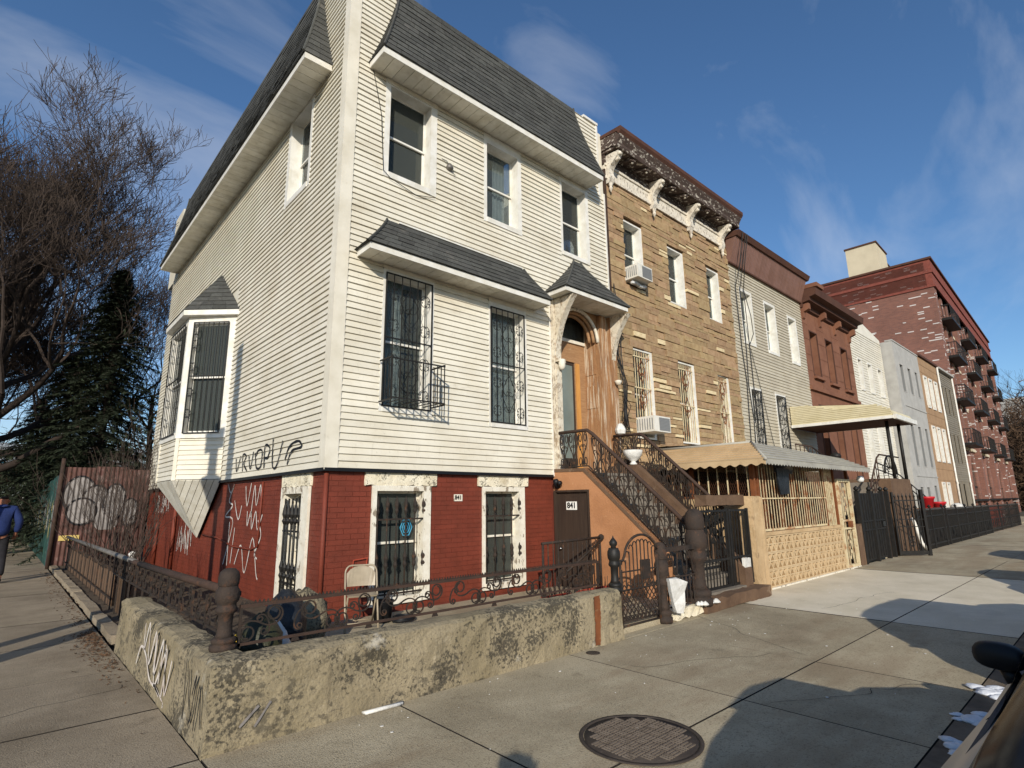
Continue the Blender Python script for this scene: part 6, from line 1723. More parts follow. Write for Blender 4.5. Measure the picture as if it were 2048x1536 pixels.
# penthouse stack on the roof
pv = MB().box(Fr(0, 0, th), 53.2, 57.2, -17.5, -11.8, BH - .2, 21.4)
pvb = thing('roof_bulkhead', (48.5, 12.5, BH), 'pale stucco stair bulkhead on the roof of the brick apartment block', 'rooftop structure')
FP = Fr(50.2, 10.9, th)
part(MB().box(FP, 0, 3.4, -2.2, 0, BH - .3, 22.0), 'bulkhead_wall', 'cream', pvb)
part(MB().box(FP, -.08, 3.48, -2.28, .08, 22.0, 22.12), 'bulkhead_coping', 'darkbrown', pvb)
part(MB().box(FP, 3.4, 8.0, -2.6, -.2, BH - .3, 21.4), 'lower_wing', 'cream', pvb)
part(MB().box(FP, 3.48, 8.05, -2.7, -.12, 21.4, 21.5), 'wing_coping', 'darkbrown', pvb)
part(MB().box(FP, 4.4, 5.0, -.22, -.17, 18.9, 20.4), 'bulkhead_window', 'glassdark', pvb)

# ================================================================ canopy, stoop and yard of the grey house
cn = thing('entrance_canopy', (19.6, 4.5, 4.0), 'large pale yellow metal canopy with curved front on two dark posts over a side stoop', 'canopy')
cx0, cx1 = 19.6, 21.95
FCn = Fr(cx0, 0, -math.pi / 2)
side = [(-7.45, 4.0), (-7.45, 4.68), (-5.3, 4.46), (-4.9, 4.38), (-4.6, 4.22), (-4.5, 4.06), (-4.5, 3.98)]
part(MB().prism([FCn(u, -.004, z) for u, z in side], FCn.n * -.02), 'canopy_side', 'canopyyellow', cn)
for i in range(11):
    zz = 4.03 + .058 * i
    ue = -4.55 - .25 * max(0, (i - 3)) ** 1.2 * .35
    ue = min(ue, -4.55)
    if zz > 4.4: ue = -4.55 - (zz - 4.06) / .62 * 2.6
    part(MB().box(FCn, -7.44, ue, -.004, .014, zz, zz + .042), 'canopy_slat', 'canopyyellow', cn)
part(MB().loft([[(cx0 if s == 0 else cx1, -u, z) for u, z in side[1:]] for s in (0, 1)], closed=False, caps=False, sm=False), 'canopy_top', 'canopyyellow', cn, fix=False)
part(MB().box(WORLD, cx0 + .03, cx1 - .02, 4.55, 7.45, 3.94, 3.98), 'canopy_soffit', 'darkbrown', cn)
part(MB().box(WORLD, cx0 - .03, cx1 + .03, 4.42, 4.5, 3.92, 4.06).box(WORLD, cx0 - .05, cx0 - .006, 4.5, 7.45, 3.94, 4.03).box(WORLD, cx1, cx1 + .05, 4.5, 7.45, 3.94, 4.03), 'canopy_gutter', 'white', cn)
for x_ in (20.2, 21.5):
    part(MB().tube([(x_, 4.85, 2.16), (x_, 4.85, 3.95)], .05, 8), 'canopy_post', 'ironblack', cn)
s3 = thing('side_stoop', (19.1, 4.7, 0), 'brown stuccoed stoop block with steps running sideways under the yellow canopy', 'stoop')
part(MB().loft([[(19.05 - k, 4.70 - k * .3, z), (21.2 + k, 4.70 - k * .3, z), (21.2 + k, 7.4, z), (19.05 - k, 7.4, z)] for z, k in ((-.1, .14), (2.15, 0))], sm=False), 'stoop_block', 'cheek', s3)
for i in range(10):
    part(MB().box(WORLD, 16.9 + .215 * i, 19.0, 5.0, 6.1, .0 + .205 * i, .205 * (i + 1)), 'step', 'step', s3)
part(MB().box(WORLD, 16.3, 18.95, 6.15, 7.4, -.1, 2.35), 'landing_wall', 'cheek', s3)
rl = thing('stoop_handrail', (18, 4.95, 2), 'rusty handrail climbing the brown side stoop', 'railing')
part(MB().tube([(16.95, 4.95, .95), (19.0, 4.95, 2.75), (19.1, 4.9, 2.85), (21.1, 4.9, 2.85)], .025, 6).tube([(16.95, 4.95, .4), (19.0, 4.95, 2.3)], .018, 5), 'hand_rail', 'ironbrown', rl)
for i in range(11):
    part(MB().tube([(16.95 + .205 * i, 4.95, .3 + .18 * i), (16.95 + .205 * i, 4.95, .95 + .18 * i)], .014, 5), 'baluster', 'ironbrown', rl)
part(MB().tube([(20.0 + .62 * math.cos(a), 4.88, 2.3 + .55 * math.sin(a)) for a in np.linspace(math.pi, 0, 13)], .03, 6), 'rail_hoop', 'ironblack', rl)
for a in np.linspace(.3, 2.8, 7):
    part(MB().tube([(20.0 + .2 * math.cos(a), 4.88, 2.3 + .18 * math.sin(a)), (20.0 + .6 * math.cos(a), 4.88, 2.3 + .53 * math.sin(a))], .014, 5), 'hoop_spoke', 'ironblack', rl)
ur = thing('upper_railing', (17.5, 6.3, 2.35), 'brown railing stepping along the landing in front of the grey clapboard house', 'railing')
part(MB().tube([(16.4, 6.2, 3.1), (17.6, 6.2, 3.1), (18.9, 6.2, 2.75)], .022, 6).tube([(16.4, 6.2, 2.7), (17.6, 6.2, 2.7), (18.9, 6.2, 2.4)], .016, 5), 'hand_rail', 'ironbrown', ur)
for i in range(9):
    x_ = 16.42 + .3 * i
    part(MB().tube([(x_, 6.2, 2.33), (x_, 6.2, 3.1 - max(0, x_ - 17.6) * .27)], .014, 5), 'baluster', 'ironbrown', ur)
pv_ = MB().lathe((18.9, 6.0, 2.78), [(.01, 0), (.1, .02), (.16, .08), (.12, .16), (.03, .2)], 12)
one(pv_, 'lamp_globe', 'ironblack', 'black lamp on a bracket by the landing of the brown side stoop', 'lamp')
# dark solid gate and open gate leaf
g3 = thing('sheet_gate', (16.2, 4.72, .02), 'black sheet-metal gate with bulb finials left of the open iron leaf', 'gate')
FG = Fr(0, 4.72)
part(MB().box(FG, 16.05, 18.0, -.02, .0, .05, 1.72), 'gate_sheet', 'ironblack', g3)
for u in (16.0, 17.0, 18.0, 18.5):
    part(MB().box(FG, u - .05, u + .05, -.05, .05, 0, 1.78).lathe(FG(u, 0, 1.78), [(.03, 0), (.055, .03), (.06, .07), (.01, .12)], 10), 'gate_post', 'ironblack', g3)
for i in range(9):
    part(MB().box(FG, 16.12 + .2 * i, 16.15 + .2 * i, .001, .02, .1, 1.7), 'gate_bar', 'ironblack', g3)
part(MB().box(FG, 16.06, 17.94, .02, .035, .78, .82).box(FG, 16.06, 17.94, .02, .035, 1.0, 1.04), 'gate_rail', 'ironblack', g3)
part(MB().box(FG, 17.7, 17.85, .035, .06, .85, .98), 'lock_case', 'chrome', g3)
g4 = thing('open_gate', (18.85, 4.72, .02), 'black iron gate leaf with spear heads standing open in front of the brown stoop block', 'gate')
FO = Fr(18.85, 4.70, math.atan2(4.12 - 4.72, 19.55 - 18.85))
LG = .92
part(MB().box(FO, 0, .05, -.03, .03, .0, 1.75).box(FO, LG - .08, LG, -.04, .04, .0, 1.82).box(FO, .05, LG - .08, -.03, .03, .03, .13).box(FO, .05, LG - .08, -.015, .015, 1.5, 1.53).box(FO, .05, LG - .08, -.015, .015, .78, .8).box(FO, .05, LG - .08, -.015, .015, .98, 1.0), 'gate_frame', 'ironblack', g4)
for i in range(7):
    u = .05 + (LG - .13) * (i + .5) / 7
    part(MB().box(FO, u - .011, u + .011, -.011, .011, .13, 1.6).lathe(FO(u, 0, 1.58), [(.012, 0), (.03, .05), (.012, .09), (.002, .15)], 6), 'gate_bar', 'ironblack', g4)
for zz in (.25, 1.1):
    mb = MB()
    for s in (-1, 1):
        for v in (0, 1):
            q = fit(scroll2('C', 13, 1.2), 1.2, .08, .13)
            mb.tube([FO(LG * .45 + s * p[0], .015, zz + v * .15 + p[1]) for p in q], .012, 4)
    part(mb, 'scroll', 'ironblack', g4)
one(MB().tube([(20.35, 4.35, .06), (20.1, 4.28, .09), (20.02, 4.4, .3), (19.98, 4.5, .9), (19.96, 4.55, 1.0)], .05, 8), 'drain_spout', 'white', 'white drainpipe elbow emptying onto the pavement beside the open gate', 'pipe')
# iron fences further along, pots, planter, steps
def picket_fence(x0, x1, y, h, label, mt='ironblack', step=.14, solid=False):
    t = thing('iron_fence', (x0, y, 0), label, 'fence', 'black iron fences further along the pavement')
    f = Fr(0, y)
    part(MB().box(f, x0, x1, -.02, .02, h - .16, h - .12).box(f, x0, x1, -.02, .02, .12, .16).box(f, x0, x1, -.015, .015, h * .5, h * .5 + .03), 'fence_rail', mt, t)
    n = int((x1 - x0) / step)
    for i in range(n + 1):
        u = x0 + (x1 - x0) * i / n
        big_ = i % 12 == 0
        part(MB().box(f, u - (.04 if big_ else .012), u + (.04 if big_ else .012), -(.04 if big_ else .012), (.04 if big_ else .012), 0, h + (.1 if big_ else 0)).lathe(f(u, 0, h + (.1 if big_ else 0)), [(.012, 0), (.03 if not big_ else .06, .05), (.002, .12)], 6), 'picket', mt, t)
    for i in range(int((x1 - x0) / .5)):
        u = x0 + .25 + .5 * i
        mb = MB()
        for s in (-1, 1):
            q = fit(scroll2('S', 14, 1.15, 30), 1.8, .14, .36)
            mb.tube([f(u + s * p[0], .02, .2 + p[1]) for p in q], .012, 3)
        part(mb, 'scroll', mt, t)
    if solid:
        part(MB().box(f, x0, x1, -.06, -.04, .15, h - .2), 'fence_sheet', mt, t)
picket_fence(20.6, 24.3, 4.55, 1.15, 'black scrolled iron fence with the terracotta trough behind it')
picket_fence(24.5, 33.0, 4.55, 1.12, 'longer black iron fence lined with dark sheet, past the terracotta trough', solid=True)
picket_fence(33.2, 43.0, 4.6, 1.1, 'farthest black iron fence before the brick apartment block', step=.25)
ws = thing('wooden_steps', (23, 5.2, 0), 'tan stepped planter boxes behind the black iron fence', 'steps')
for i in range(4):
    part(MB().box(WORLD, 22.4, 25.6 - .1 * i, 5.0 + .5 * i, 7.2, .3 * i, .3 * (i + 1) - .02), 'step_tread', 'wood', ws)
for i, (x_, y_, z_, lb) in enumerate(((23.9, 5.6, 1.52, 'red flower pot, highest of the three on the tan steps'), (25.78, 5.3, 1.2, 'red flower pot in the middle of the three by the tan steps'), (27.0, 5.2, 1.0, 'red flower pot, lowest of the three near the black fence'))):
    t = thing('flower_pot', (x_, y_, z_), lb, 'flower pot', 'red pots along the stepped planter')
    part(MB().lathe((x_, y_, z_), [(.17, 0), (.24, .34), (.27, .35), (.27, .42), (.23, .42), (.2, .36)], 14), 'pot', 'redpot', t)
    part(MB().lathe((x_, y_, z_ + .36), [(.2, 0), (.001, .01)], 12), 'soil', 'dirt', t)
    if i: one(MB().box(WORLD, x_ - .3, x_ + .3, y_ - .3, y_ + .3, 0, z_ - .002), 'pedestal', 'wood', 'wooden box under the %s red flower pot' % ('middle' if i == 1 else 'lowest'), 'box')
t = thing('planter', (24.6, 4.95, .75), 'long orange terracotta planter behind the black iron fence', 'planter')
part(MB().loft([[(24.6 + a * k, 4.95 + b * k, .8 + z) for a, b in ((-.75, -.22), (.75, -.22), (.75, .22), (-.75, .22))] for z, k in ((0, .85), (.42, 1), (.42, .9), (.3, .88))], sm=False), 'trough', 'terra', t)
one(MB().box(WORLD, 24.0, 25.2, 4.75, 5.15, 0, .798), 'plant_stand', 'wood', 'low wooden stand under the long orange planter', 'stand')
for i, (x_, col_) in enumerate(((29.6, 'bagblack'), (30.6, 'cardark'), (32.2, 'cardark'), (33.4, 'bagblack'))):
    t = thing('wheelie_bin', (x_, 5.1, .03), ('black rubbish bin with a white bag on its lid', 'first dark blue bin right of the bin with the white bag', 'second dark blue bin behind the iron fence', 'black rubbish bin farthest along the iron fence')[i], 'bin', 'rubbish bins behind the iron fence')
    part(MB().loft([[(x_ + a * k, 5.1 + b * k, .03 + z) for a, b in ((-.28, -.3), (.28, -.3), (.28, .3), (-.28, .3))] for z, k in ((0, .8), (.95, 1))], sm=False), 'bin_body', col_, t)
    part(MB().loft([[(x_ + a * k, 5.1 + b * k, .98 + z) for a, b in ((-.3, -.33), (.3, -.33), (.3, .33), (-.3, .33))] for z, k in ((0, 1), (.06, .95))], sm=False), 'bin_lid', col_, t)
one(bagm(29.6, 5.05, 1.04, .26, .3, 9), 'plastic_bag', 'bagwhite', 'white plastic bag lying on the lid of the black bin', 'bag')
# railing of the next stoops, brick stoop
nr = thing('curved_railing', (22.5, 5.5, 0), 'thin curved stair railing sweeping down behind the red pots', 'railing')
for dz in (0, .22):
    part(MB().tube([(21.3, 5.6, 2.75 - dz), (23.0, 5.6, 2.6 - dz), (25.0, 5.6, 2.15 - dz), (27.5, 5.6, 1.55 - dz), (29.5, 5.6, 1.1 - dz)], .022, 5), 'hand_rail', 'ironblack', nr)
for i in range(15):
    x_ = 21.5 + .55 * i
    part(MB().tube([(x_, 5.6, .05), (x_, 5.6, np.interp(x_, [21.3, 23, 25, 27.5, 29.5], [2.75, 2.6, 2.15, 1.55, 1.1]))], .014, 4), 'baluster', 'ironblack', nr)
bs_ = thing('brick_stoop', (36, 5.2, 0), 'orange-red brick stoop wall at the far end of the row', 'stoop')
bu = unit('terra')
for j in range(10):
    for i in range(20):
        L_ = .4
        x_ = 34.6 + i * L_ + (j % 2) * .2
        inst('brick', bu, None, bs_, (x_, 5.25, .03 + .11 * j), (0, 0, 0), (L_ - .015, .3, .1))
dn = MB()
for i in range(3): dn.box(WORLD, 21.4, 22.0, 6.6, 7.4, .5 * i, .5 * i + .5)
one(rough_block(Fr(0, 6.0), 28.0, 33.5, -.2, .3, 0, .9, 10, .03), 'garden_wall', 'cheek', 'low brown yard wall behind the rubbish bins', 'wall')

# ================================================================ corrugated and board fences at the left
cf = thing('corrugated_fence', (1.2, 20.0, 0), 'rusty corrugated iron fence with silver bubble graffiti outlined in black, closing the side yard', 'fence')
def wave(u, s=0.0): return .018 * math.sin((u + s) * 2 * math.pi / .11)
FCf = Fr(0, 19.95)
for i in range(3):
    a, b = 1.22 + .72 * i, min(3.28, 1.22 + .72 * (i + 1))
    n = int((b - a) / .0138)
    r0 = [FCf(a + (b - a) * k / n, wave(a + (b - a) * k / n) + .006 * i, .0) for k in range(n + 1)]
    r1 = [p + Vector((0, 0, 2.72 + .04 * math.sin(i * 2))) for p in r0]
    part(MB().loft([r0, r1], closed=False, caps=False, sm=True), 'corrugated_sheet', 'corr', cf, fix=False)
def ell(u, z, cu, cz, ru, rz): return ((u - cu) / ru) ** 2 + ((z - cz) / rz) ** 2 < 1
shapes = [(1.62, 1.95, .36, .52), (2.0, 1.72, .33, .5), (1.72, 1.5, .34, .36), (2.45, 1.75, .26, .52), (2.85, 1.45, .2, .4), (2.3, 1.2, .3, .25)]
fill = MB(); du = .0138; dz = .03
nu, nz = int(2.0 / du), int(1.8 / dz)
for i in range(nu):
    for j in range(nz):
        u, z = 1.24 + i * du, .8 + j * dz
        if any(ell(u, z, *s) for s in shapes):
            q = [FCf(uu, wave(uu) + .022, zz) for uu, zz in ((u, z), (u + du, z), (u + du, z + dz), (u, z + dz))]
            fill.add(q, [(0, 1, 2, 3)])
part(fill, 'graffiti_fill', 'silver', cf, fix=False, kind='stuff')
class CorrFr:
    def __call__(s, u, d, z): return FCf(u, wave(u) + .026 + d, z)
for s in shapes[:5]:
    mb = MB(); N_ = 90
    for k in range(N_):
        a0, a1 = 2 * math.pi * k / N_, 2 * math.pi * (k + 1) / N_
        p = [(s[0] + (s[2] + o) * math.cos(a), s[1] + (s[3] + o) * math.sin(a)) for a, o in ((a0, -.025), (a1, -.025), (a1, .025), (a0, .025))]
        cm_ = (p[0][0] + p[2][0]) / 2, (p[0][1] + p[2][1]) / 2
        if any(ell(cm_[0], cm_[1], o_[0], o_[1], o_[2] - .03, o_[3] - .03) for o_ in shapes if o_ is not s and shapes.index(o_) > shapes.index(s)): continue
        if not (1.24 < cm_[0] < 3.25): continue
        mb.add([CorrFr()(q[0], 0, q[1]) for q in p], [(0, 1, 2, 3)])
    part(mb, 'graffiti_outline', 'blackpaint', cf, fix=False)
part(MB().box(FCf, 1.3, 1.75, .03, .034, .72, .86), 'graffiti_fill', 'yellowpaint', cf)
one(MB().tube([(1.16, 19.9, 0), (1.16, 19.9, 2.95)], .05, 8), 'fence_pole', 'ironbrown', 'slim rusty pole at the meeting of the corrugated and green fences', 'pole')
gf = thing('board_fence', (1.14, 20.1, 0), 'dark green painted plywood fence daubed with graffiti running away along the side pavement', 'fence')
FGf = Fr(1.14, 0, -math.pi / 2)
yy = 20.05; i = 0
while yy < 38:
    w_ = .6 if i else .5
    hh = 2.55 - .02 * i + random.uniform(-.08, .08)
    part(MB().box(FGf, -yy - w_, -yy, -.03 + random.uniform(-.01, .01), .0, .03, hh), 'fence_board', 'plyred' if i < 1 else 'greenfence', gf)
    rr_ = random.Random(i)
    gl_ = [[(-yy - w_ * rr_.uniform(.1, .9), hh * rr_.uniform(.3, .8)) for k in range(4)] for q in range(2)]
    for ln in gl_: part(strokes(Fr(1.12, 0, -math.pi / 2), [ln], .025, .004), 'graffiti_stroke', ('whitepaint', 'yellowpaint', 'silver')[i % 3], gf, fix=False)
    yy += w_ + .02; i += 1
one(MB().box(FGf, -44, -38.2, -.05, .02, 0, 2.2), 'board_fence', 'stucco6', 'pale grey board fence beyond the green plywood fence', 'fence')
for x_, y_, h_, lb in ((.95, 40, 3.4, 'white slanting post at the far end of the green fence'),):
    one(MB().tube([(x_, y_, 0), (x_ - .05, y_, h_)], .08, 8), 'post', 'bagwhite', lb, 'post')

# ================================================================ elevated railway in the distance
vd = thing('railway_viaduct', (0, 60, 0), 'brown steel elevated railway crossing beyond the side street', 'viaduct')
part(MB().box(WORLD, -60, 40, 58.5, 63, 3.9, 4.5).box(WORLD, -60, 40, 58.3, 58.6, 3.4, 5.0), 'girder', 'steelrust', vd)
for i in range(11):
    part(MB().box(WORLD, -50 + 9 * i, -49.4 + 9 * i, 59, 59.6, 0, 3.95), 'pier', 'steelrust', vd)
part(MB().box(WORLD, -60, 40, 58.2, 58.3, 2.9, 3.0), 'cross_rail', 'stucco6', vd)
tr_ = thing('train', (0, 59.5, 4.9), 'silver train carriage with graffiti on the elevated railway', 'train')
part(MB().loft([[(x_, 59 + d, 4.75 + z) for d, z in ((0, 0), (2.6, 0), (2.6, 1.6), (2.2, 1.95), (.4, 1.95), (0, 1.6))] for x_ in (-18, 9)], sm=False), 'carriage_body', 'traincar', tr_)
part(MB().box(WORLD, -17.5, 8.5, 58.98, 58.995, 5.6, 6.15), 'window_band', 'ironbrown', tr_)
FT = Fr(0, 58.975)
for k in range(9):
    rr_ = random.Random(40 + k)
    part(strokes(FT, [[(-1.8 + k * .45 + rr_.uniform(-.2, .5), 4.85 + rr_.uniform(0, .6)) for q in range(5)]], .07, .004), 'graffiti_stroke', ('whitepaint', 'curtainblue')[k % 2], tr_, fix=False)

# ================================================================ trees
def grow(mbs, p, d, length, r, depth, rng, spread=.5, lift=.12, minr=.006, kids=(2, 3), seg=3, drop=.72, twigs=None):
    """recursive bare branch; mbs: list of builders by level, the last takes all finer twigs"""
    pts = [Vector(p)]; rs = [r]; q = Vector(p); d = Vector(d).normalized()
    for i in range(seg):
        d = (d + Vector((rng.uniform(-.22, .22), rng.uniform(-.22, .22), rng.uniform(-.12, .22) + lift * .3))).normalized()
        q = q + d * length / seg
        pts.append(q.copy()); rs.append(max(minr, r * (1 - .42 * (i + 1) / seg)))
    lvl = min(len(mbs) - 1, max(0, len(mbs) - 1 - depth)) if False else None
    idx = grow.maxd - depth
    mb = mbs[min(idx, len(mbs) - 1)]
    if isinstance(mb, list):
        m = MB(); mb.append(m); mb = m
    mb.tube(pts, rs, 7 if idx < 1 else (5 if idx < 3 else 3), caps=False)
    if depth == 0: return
    n = rng.randint(*kids)
    for k in range(n):
        f = 1.0 if k == 0 else rng.uniform(.35, .95)
        j = min(seg, max(1, round(f * seg)))
        ax = Vector((rng.uniform(-1, 1), rng.uniform(-1, 1), rng.uniform(-.5, .9))).normalized()
        nd = (d + ax * spread * (1 if k else .55)).normalized()
        nd.z += lift
        grow(mbs, pts[j], nd, length * drop * rng.uniform(.8, 1.15), rs[j] * (.82 if k == 0 else .62), depth - 1, rng, spread, lift, minr, kids, seg, drop)
def bare_tree(name, loc, h, r, depth, seed, label, lean=(0, 0), spread=.75, lift=.1, kids=(3, 3), group=None, start=.3, drop=.74, nl=7, minr=.010):
    rng = random.Random(seed)
    t = thing(name, loc, label, 'tree', group)
    base = Vector(loc)
    tk = MB(); pts = []; rs = []
    for i in range(9):
        f = i / 8
        pts.append(base + Vector((lean[0] * f + .12 * math.sin(f * 5), lean[1] * f, h * .62 * f))); rs.append(r * (1 - .6 * f) * (1.25 if i == 0 else 1))
    tk.tube(pts, rs, 10, caps=False)
    part(tk, 'trunk', 'bark', t, fix=False)
    main = []; mid = MB(); fine = MB()
    grow.maxd = depth
    for i in range(nl):
        f = start + (1 - start) * (i + .5) / nl
        j = f * 8; a = int(j); p = pts[a].lerp(pts[min(8, a + 1)], j - a)
        ang = i * 2.4 + rng.uniform(-.4, .4)
        dr = Vector((math.cos(ang), math.sin(ang), .25 + .8 * f))
        grow([main, mid, mid, fine], p, dr, h * (.24 - .05 * f), rs[a] * .5, depth, rng, spread, lift, minr, kids, 4, drop)
    for m in main: part(m, 'limb', 'bark', t, fix=False)
    part(mid, 'branch', 'twig', t, fix=False, kind='stuff')
    part(fine, 'twig', 'twig', t, fix=False, kind='stuff')
    return t
bare_tree('bare_tree', (-.75, 27, 0), 16.5, .33, 6, 4, 'huge bare street tree with a dense crown of fine twigs on the side street', lean=(.1, 0), spread=.95, lift=.04, kids=(3, 4), start=.25, drop=.72, nl=20, minr=.0075)
bare_tree('bare_tree', (-2.6, 36, 0), 15, .3, 6, 9, 'second bare tree farther along the side street, behind the huge one', lean=(.5, 0), spread=.9, lift=.05, kids=(3, 4), start=.25, drop=.72, nl=9)
bare_tree('bare_tree', (4.9, 31, 0), 11, .2, 5, 14, 'small bare tree behind the corrugated fence beside the spruce', spread=.85, lift=.03, kids=(3, 3), start=.3, nl=7)
def spruce(loc, h, r, seed, label, n=190, group='dark evergreens behind the corrugated fence'):
    rng = random.Random(seed)
    t = thing('spruce_tree', loc, label, 'tree', group)
    b = Vector(loc)
    part(MB().tube([b, b + Vector((.05, 0, h * .5)), b + Vector((0, 0, h))], [.17, .1, .015], 8, caps=False), 'trunk', 'bark', t, fix=False)
    br = MB(); nd = MB()
    for i in range(n):
        f = (i / n) ** .85
        z = h * (.06 + .93 * f)
        L_ = r * (1 - f) ** .8 * rng.uniform(.7, 1.2) + .15
        a = i * 2.399 + rng.uniform(-.3, .3)
        p = b + Vector((0, 0, z)); pts = [p]
        for k in range(1, 6):
            w = k / 5
            pts.append(p + Vector((math.cos(a) * L_ * w, math.sin(a) * L_ * w, -.38 * L_ * w * w + .1 * L_ * w ** 4)))
        br.tube(pts, [.022, .018, .014, .01, .007, .004], 3, caps=False)
        for k in range(int(20 + L_ * 40)):
            w = rng.uniform(.12, 1.0); j = w * 5; q = int(min(4, j)); c = pts[q].lerp(pts[q + 1], j - q)
            s = rng.uniform(.14, .32) * (1.1 - .4 * w)
            dv_ = Vector((math.cos(a + rng.choice((-1, 1)) * rng.uniform(.4, 1.3)), math.sin(a + rng.choice((-1, 1)) * rng.uniform(.4, 1.3)), rng.uniform(-.7, .1))).normalized()
            sd = dv_.cross(Vector((rng.uniform(-.4, .4), rng.uniform(-.4, .4), 1)))  .normalized() * .028
            e = c + dv_ * s
            nd.add([c - sd, c + sd, e + sd * .3, e - sd * .3], [(0, 1, 2, 3)])
            for m_ in (.4, .75):
                mp_ = c + dv_ * s * m_
                for sg in (-1, 1):
                    tp_ = mp_ + (dv_ * .5 + sd.normalized() * sg + Vector((0, 0, -.3))).normalized() * s * .4
                    nd.add([mp_, mp_ + dv_ * .02, tp_], [(0, 1, 2)])
    part(br, 'bough', 'bark', t, fix=False, kind='stuff')
    part(nd, 'crown', 'needle', t, fix=False, kind='stuff')
spruce((2.35, 24.6, 0), 10.6, 2.7, 3, 'tall dark spruce rising above the corrugated fence beside the house', 360)
spruce((1.6, 30, 0), 8.2, 2.6, 5, 'lower dark evergreen left of the tall spruce', 280)
spruce((.9, 37, 0), 7.2, 2.4, 7, 'dark evergreen overhanging the far end of the green fence', 200)
def shrub(loc, h, n, seed, label, spread=.5):
    rng = random.Random(seed); t = thing('bare_shrub', loc, label, 'shrub', 'bare shrubs behind the side railing')
    b = Vector(loc); st_ = MB(); tw = MB()
    for i in range(n):
        a = rng.uniform(0, 6.28)
        grow.maxd = 3
        grow([st_, tw, tw], b + Vector((rng.uniform(-.15, .15), rng.uniform(-.3, .3), 0)), Vector((math.cos(a) * spread, math.sin(a) * spread, 1)), h * rng.uniform(.32, .5), .014, 3, rng, .45, .12, .004, (2, 3), 3, .72)
    part(st_, 'stem', 'twig', t, fix=False); part(tw, 'twig', 'twig', t, fix=False, kind='stuff')
shrub((2.2, 15.2, .06), 2.6, 9, 1, 'tall bare shrub in the middle of the side yard in front of the corrugated fence')
shrub((2.0, 17.6, .06), 2.8, 9, 2, 'bare shrub against the corrugated fence')
shrub((1.9, 12.4, .06), 1.4, 6, 3, 'smaller bare shrub nearest the bay window, behind the railing')
shrub((2.6, 18.8, .06), 3.6, 10, 6, 'tallest bare shrub, in the corner between house and corrugated fence', .35)
# undergrowth and woods far off
def brush(name, x0, x1, y0, y1, h, n, seed, label, mt='brushw', cat='undergrowth', lo=0.0):
    rng = random.Random(seed); mb = MB()
    for i in range(n):
        x_, y_ = rng.uniform(x0, x1), rng.uniform(y0, y1)
        hh = h * rng.uniform(.5, 1.05)
        for k in range(5):
            z0 = lo + rng.uniform(0, hh); s = rng.uniform(.25, .7) * h / 8
            d = Vector((rng.uniform(-1, 1), rng.uniform(-1, 1), rng.uniform(-.1, 1.3))).normalized() * s
            sd = d.cross(Vector((rng.uniform(-1, 1), rng.uniform(-1, 1), .2))).normalized() * s * .05
            c = Vector((x_, y_, z0))
            mb.add([c - sd, c + sd, c + d], [(0, 1, 2)])
            for q in (.3, .6):
                e = c + d * q + (d + Vector((rng.uniform(-1, 1), rng.uniform(-1, 1), rng.uniform(-.5, 1))) * s).normalized() * s * .6
                mb.add([c + d * q, c + d * q + sd, e], [(0, 1, 2)])
    return props(part(mb, name, mt, None, fix=False), label, cat, kind='stuff')
brush('woods', 88, 128, -2, 16, 14.5, 13000, 3, 'brown leafless wooded slope closing the street at the far right')
props(part(MB().loft([[(96, -30, -1), (150, -30, -1), (150, 20, -1), (96, 20, -1)], [(112, -30, 12), (150, -30, 13), (150, 20, 13), (112, 20, 12)]], sm=False), 'hillside', 'brushw', None), kind='structure')
brush('undergrowth', -6, 16, 44, 57, 6.5, 8000, 8, 'dark brushwood below the elevated railway', 'bark')
one(MB().box(WORLD, 130, 150, 8.5, 20, 10, 18.5), 'distant_block', 'stucco6', 'pale distant building above the brown woods at the far right', 'building')
bare_tree('bare_tree', (118, 9.2, 8), 14, .25, 4, 22, 'thin bare tree on the skyline at the far right', spread=.7, kids=(2, 3), nl=8)

# ================================================================ overhead wire
one(MB().tube([(45, -2, 14.2), (80, 2, 13.4), (130, 6, 14.5)], .03, 4), 'overhead_wire', 'wire', 'thin overhead wire crossing the sky at the far right', 'wire')
# poles by the side street, out of the picture: their shadows lie on the pavement and the bay
def pole(x_, y_, h_, r_, label, arm=True):
    t = thing('street_pole', (x_, y_, 0), label, 'pole', 'poles along the kerb of the side street')
    part(MB().tube([(x_, y_, 0), (x_, y_, h_)], [r_ * 1.2, r_], 10), 'shaft', 'steelgrey', t)
    if arm: part(MB().lathe((x_, y_, h_ - 1.7), [(r_, 0), (r_ * 2.6, .1), (r_ * 2.6, .5), (r_, .6)], 10).box(Fr(x_, y_), -.25, .25, -.02, .02, h_ - .6, h_ - .2), 'fitting', 'steelgrey', t)
pole(-.95, 8.15, 5.7, .09, 'steel sign pole on the side pavement opposite the bay window')
pole(-1.35, 6.9, 7.5, .13, 'thick street pole at the kerb of the side street', False)
pole(-1.35, 15.6, 3.2, .05, 'thin sign post farther along the side street kerb', False)

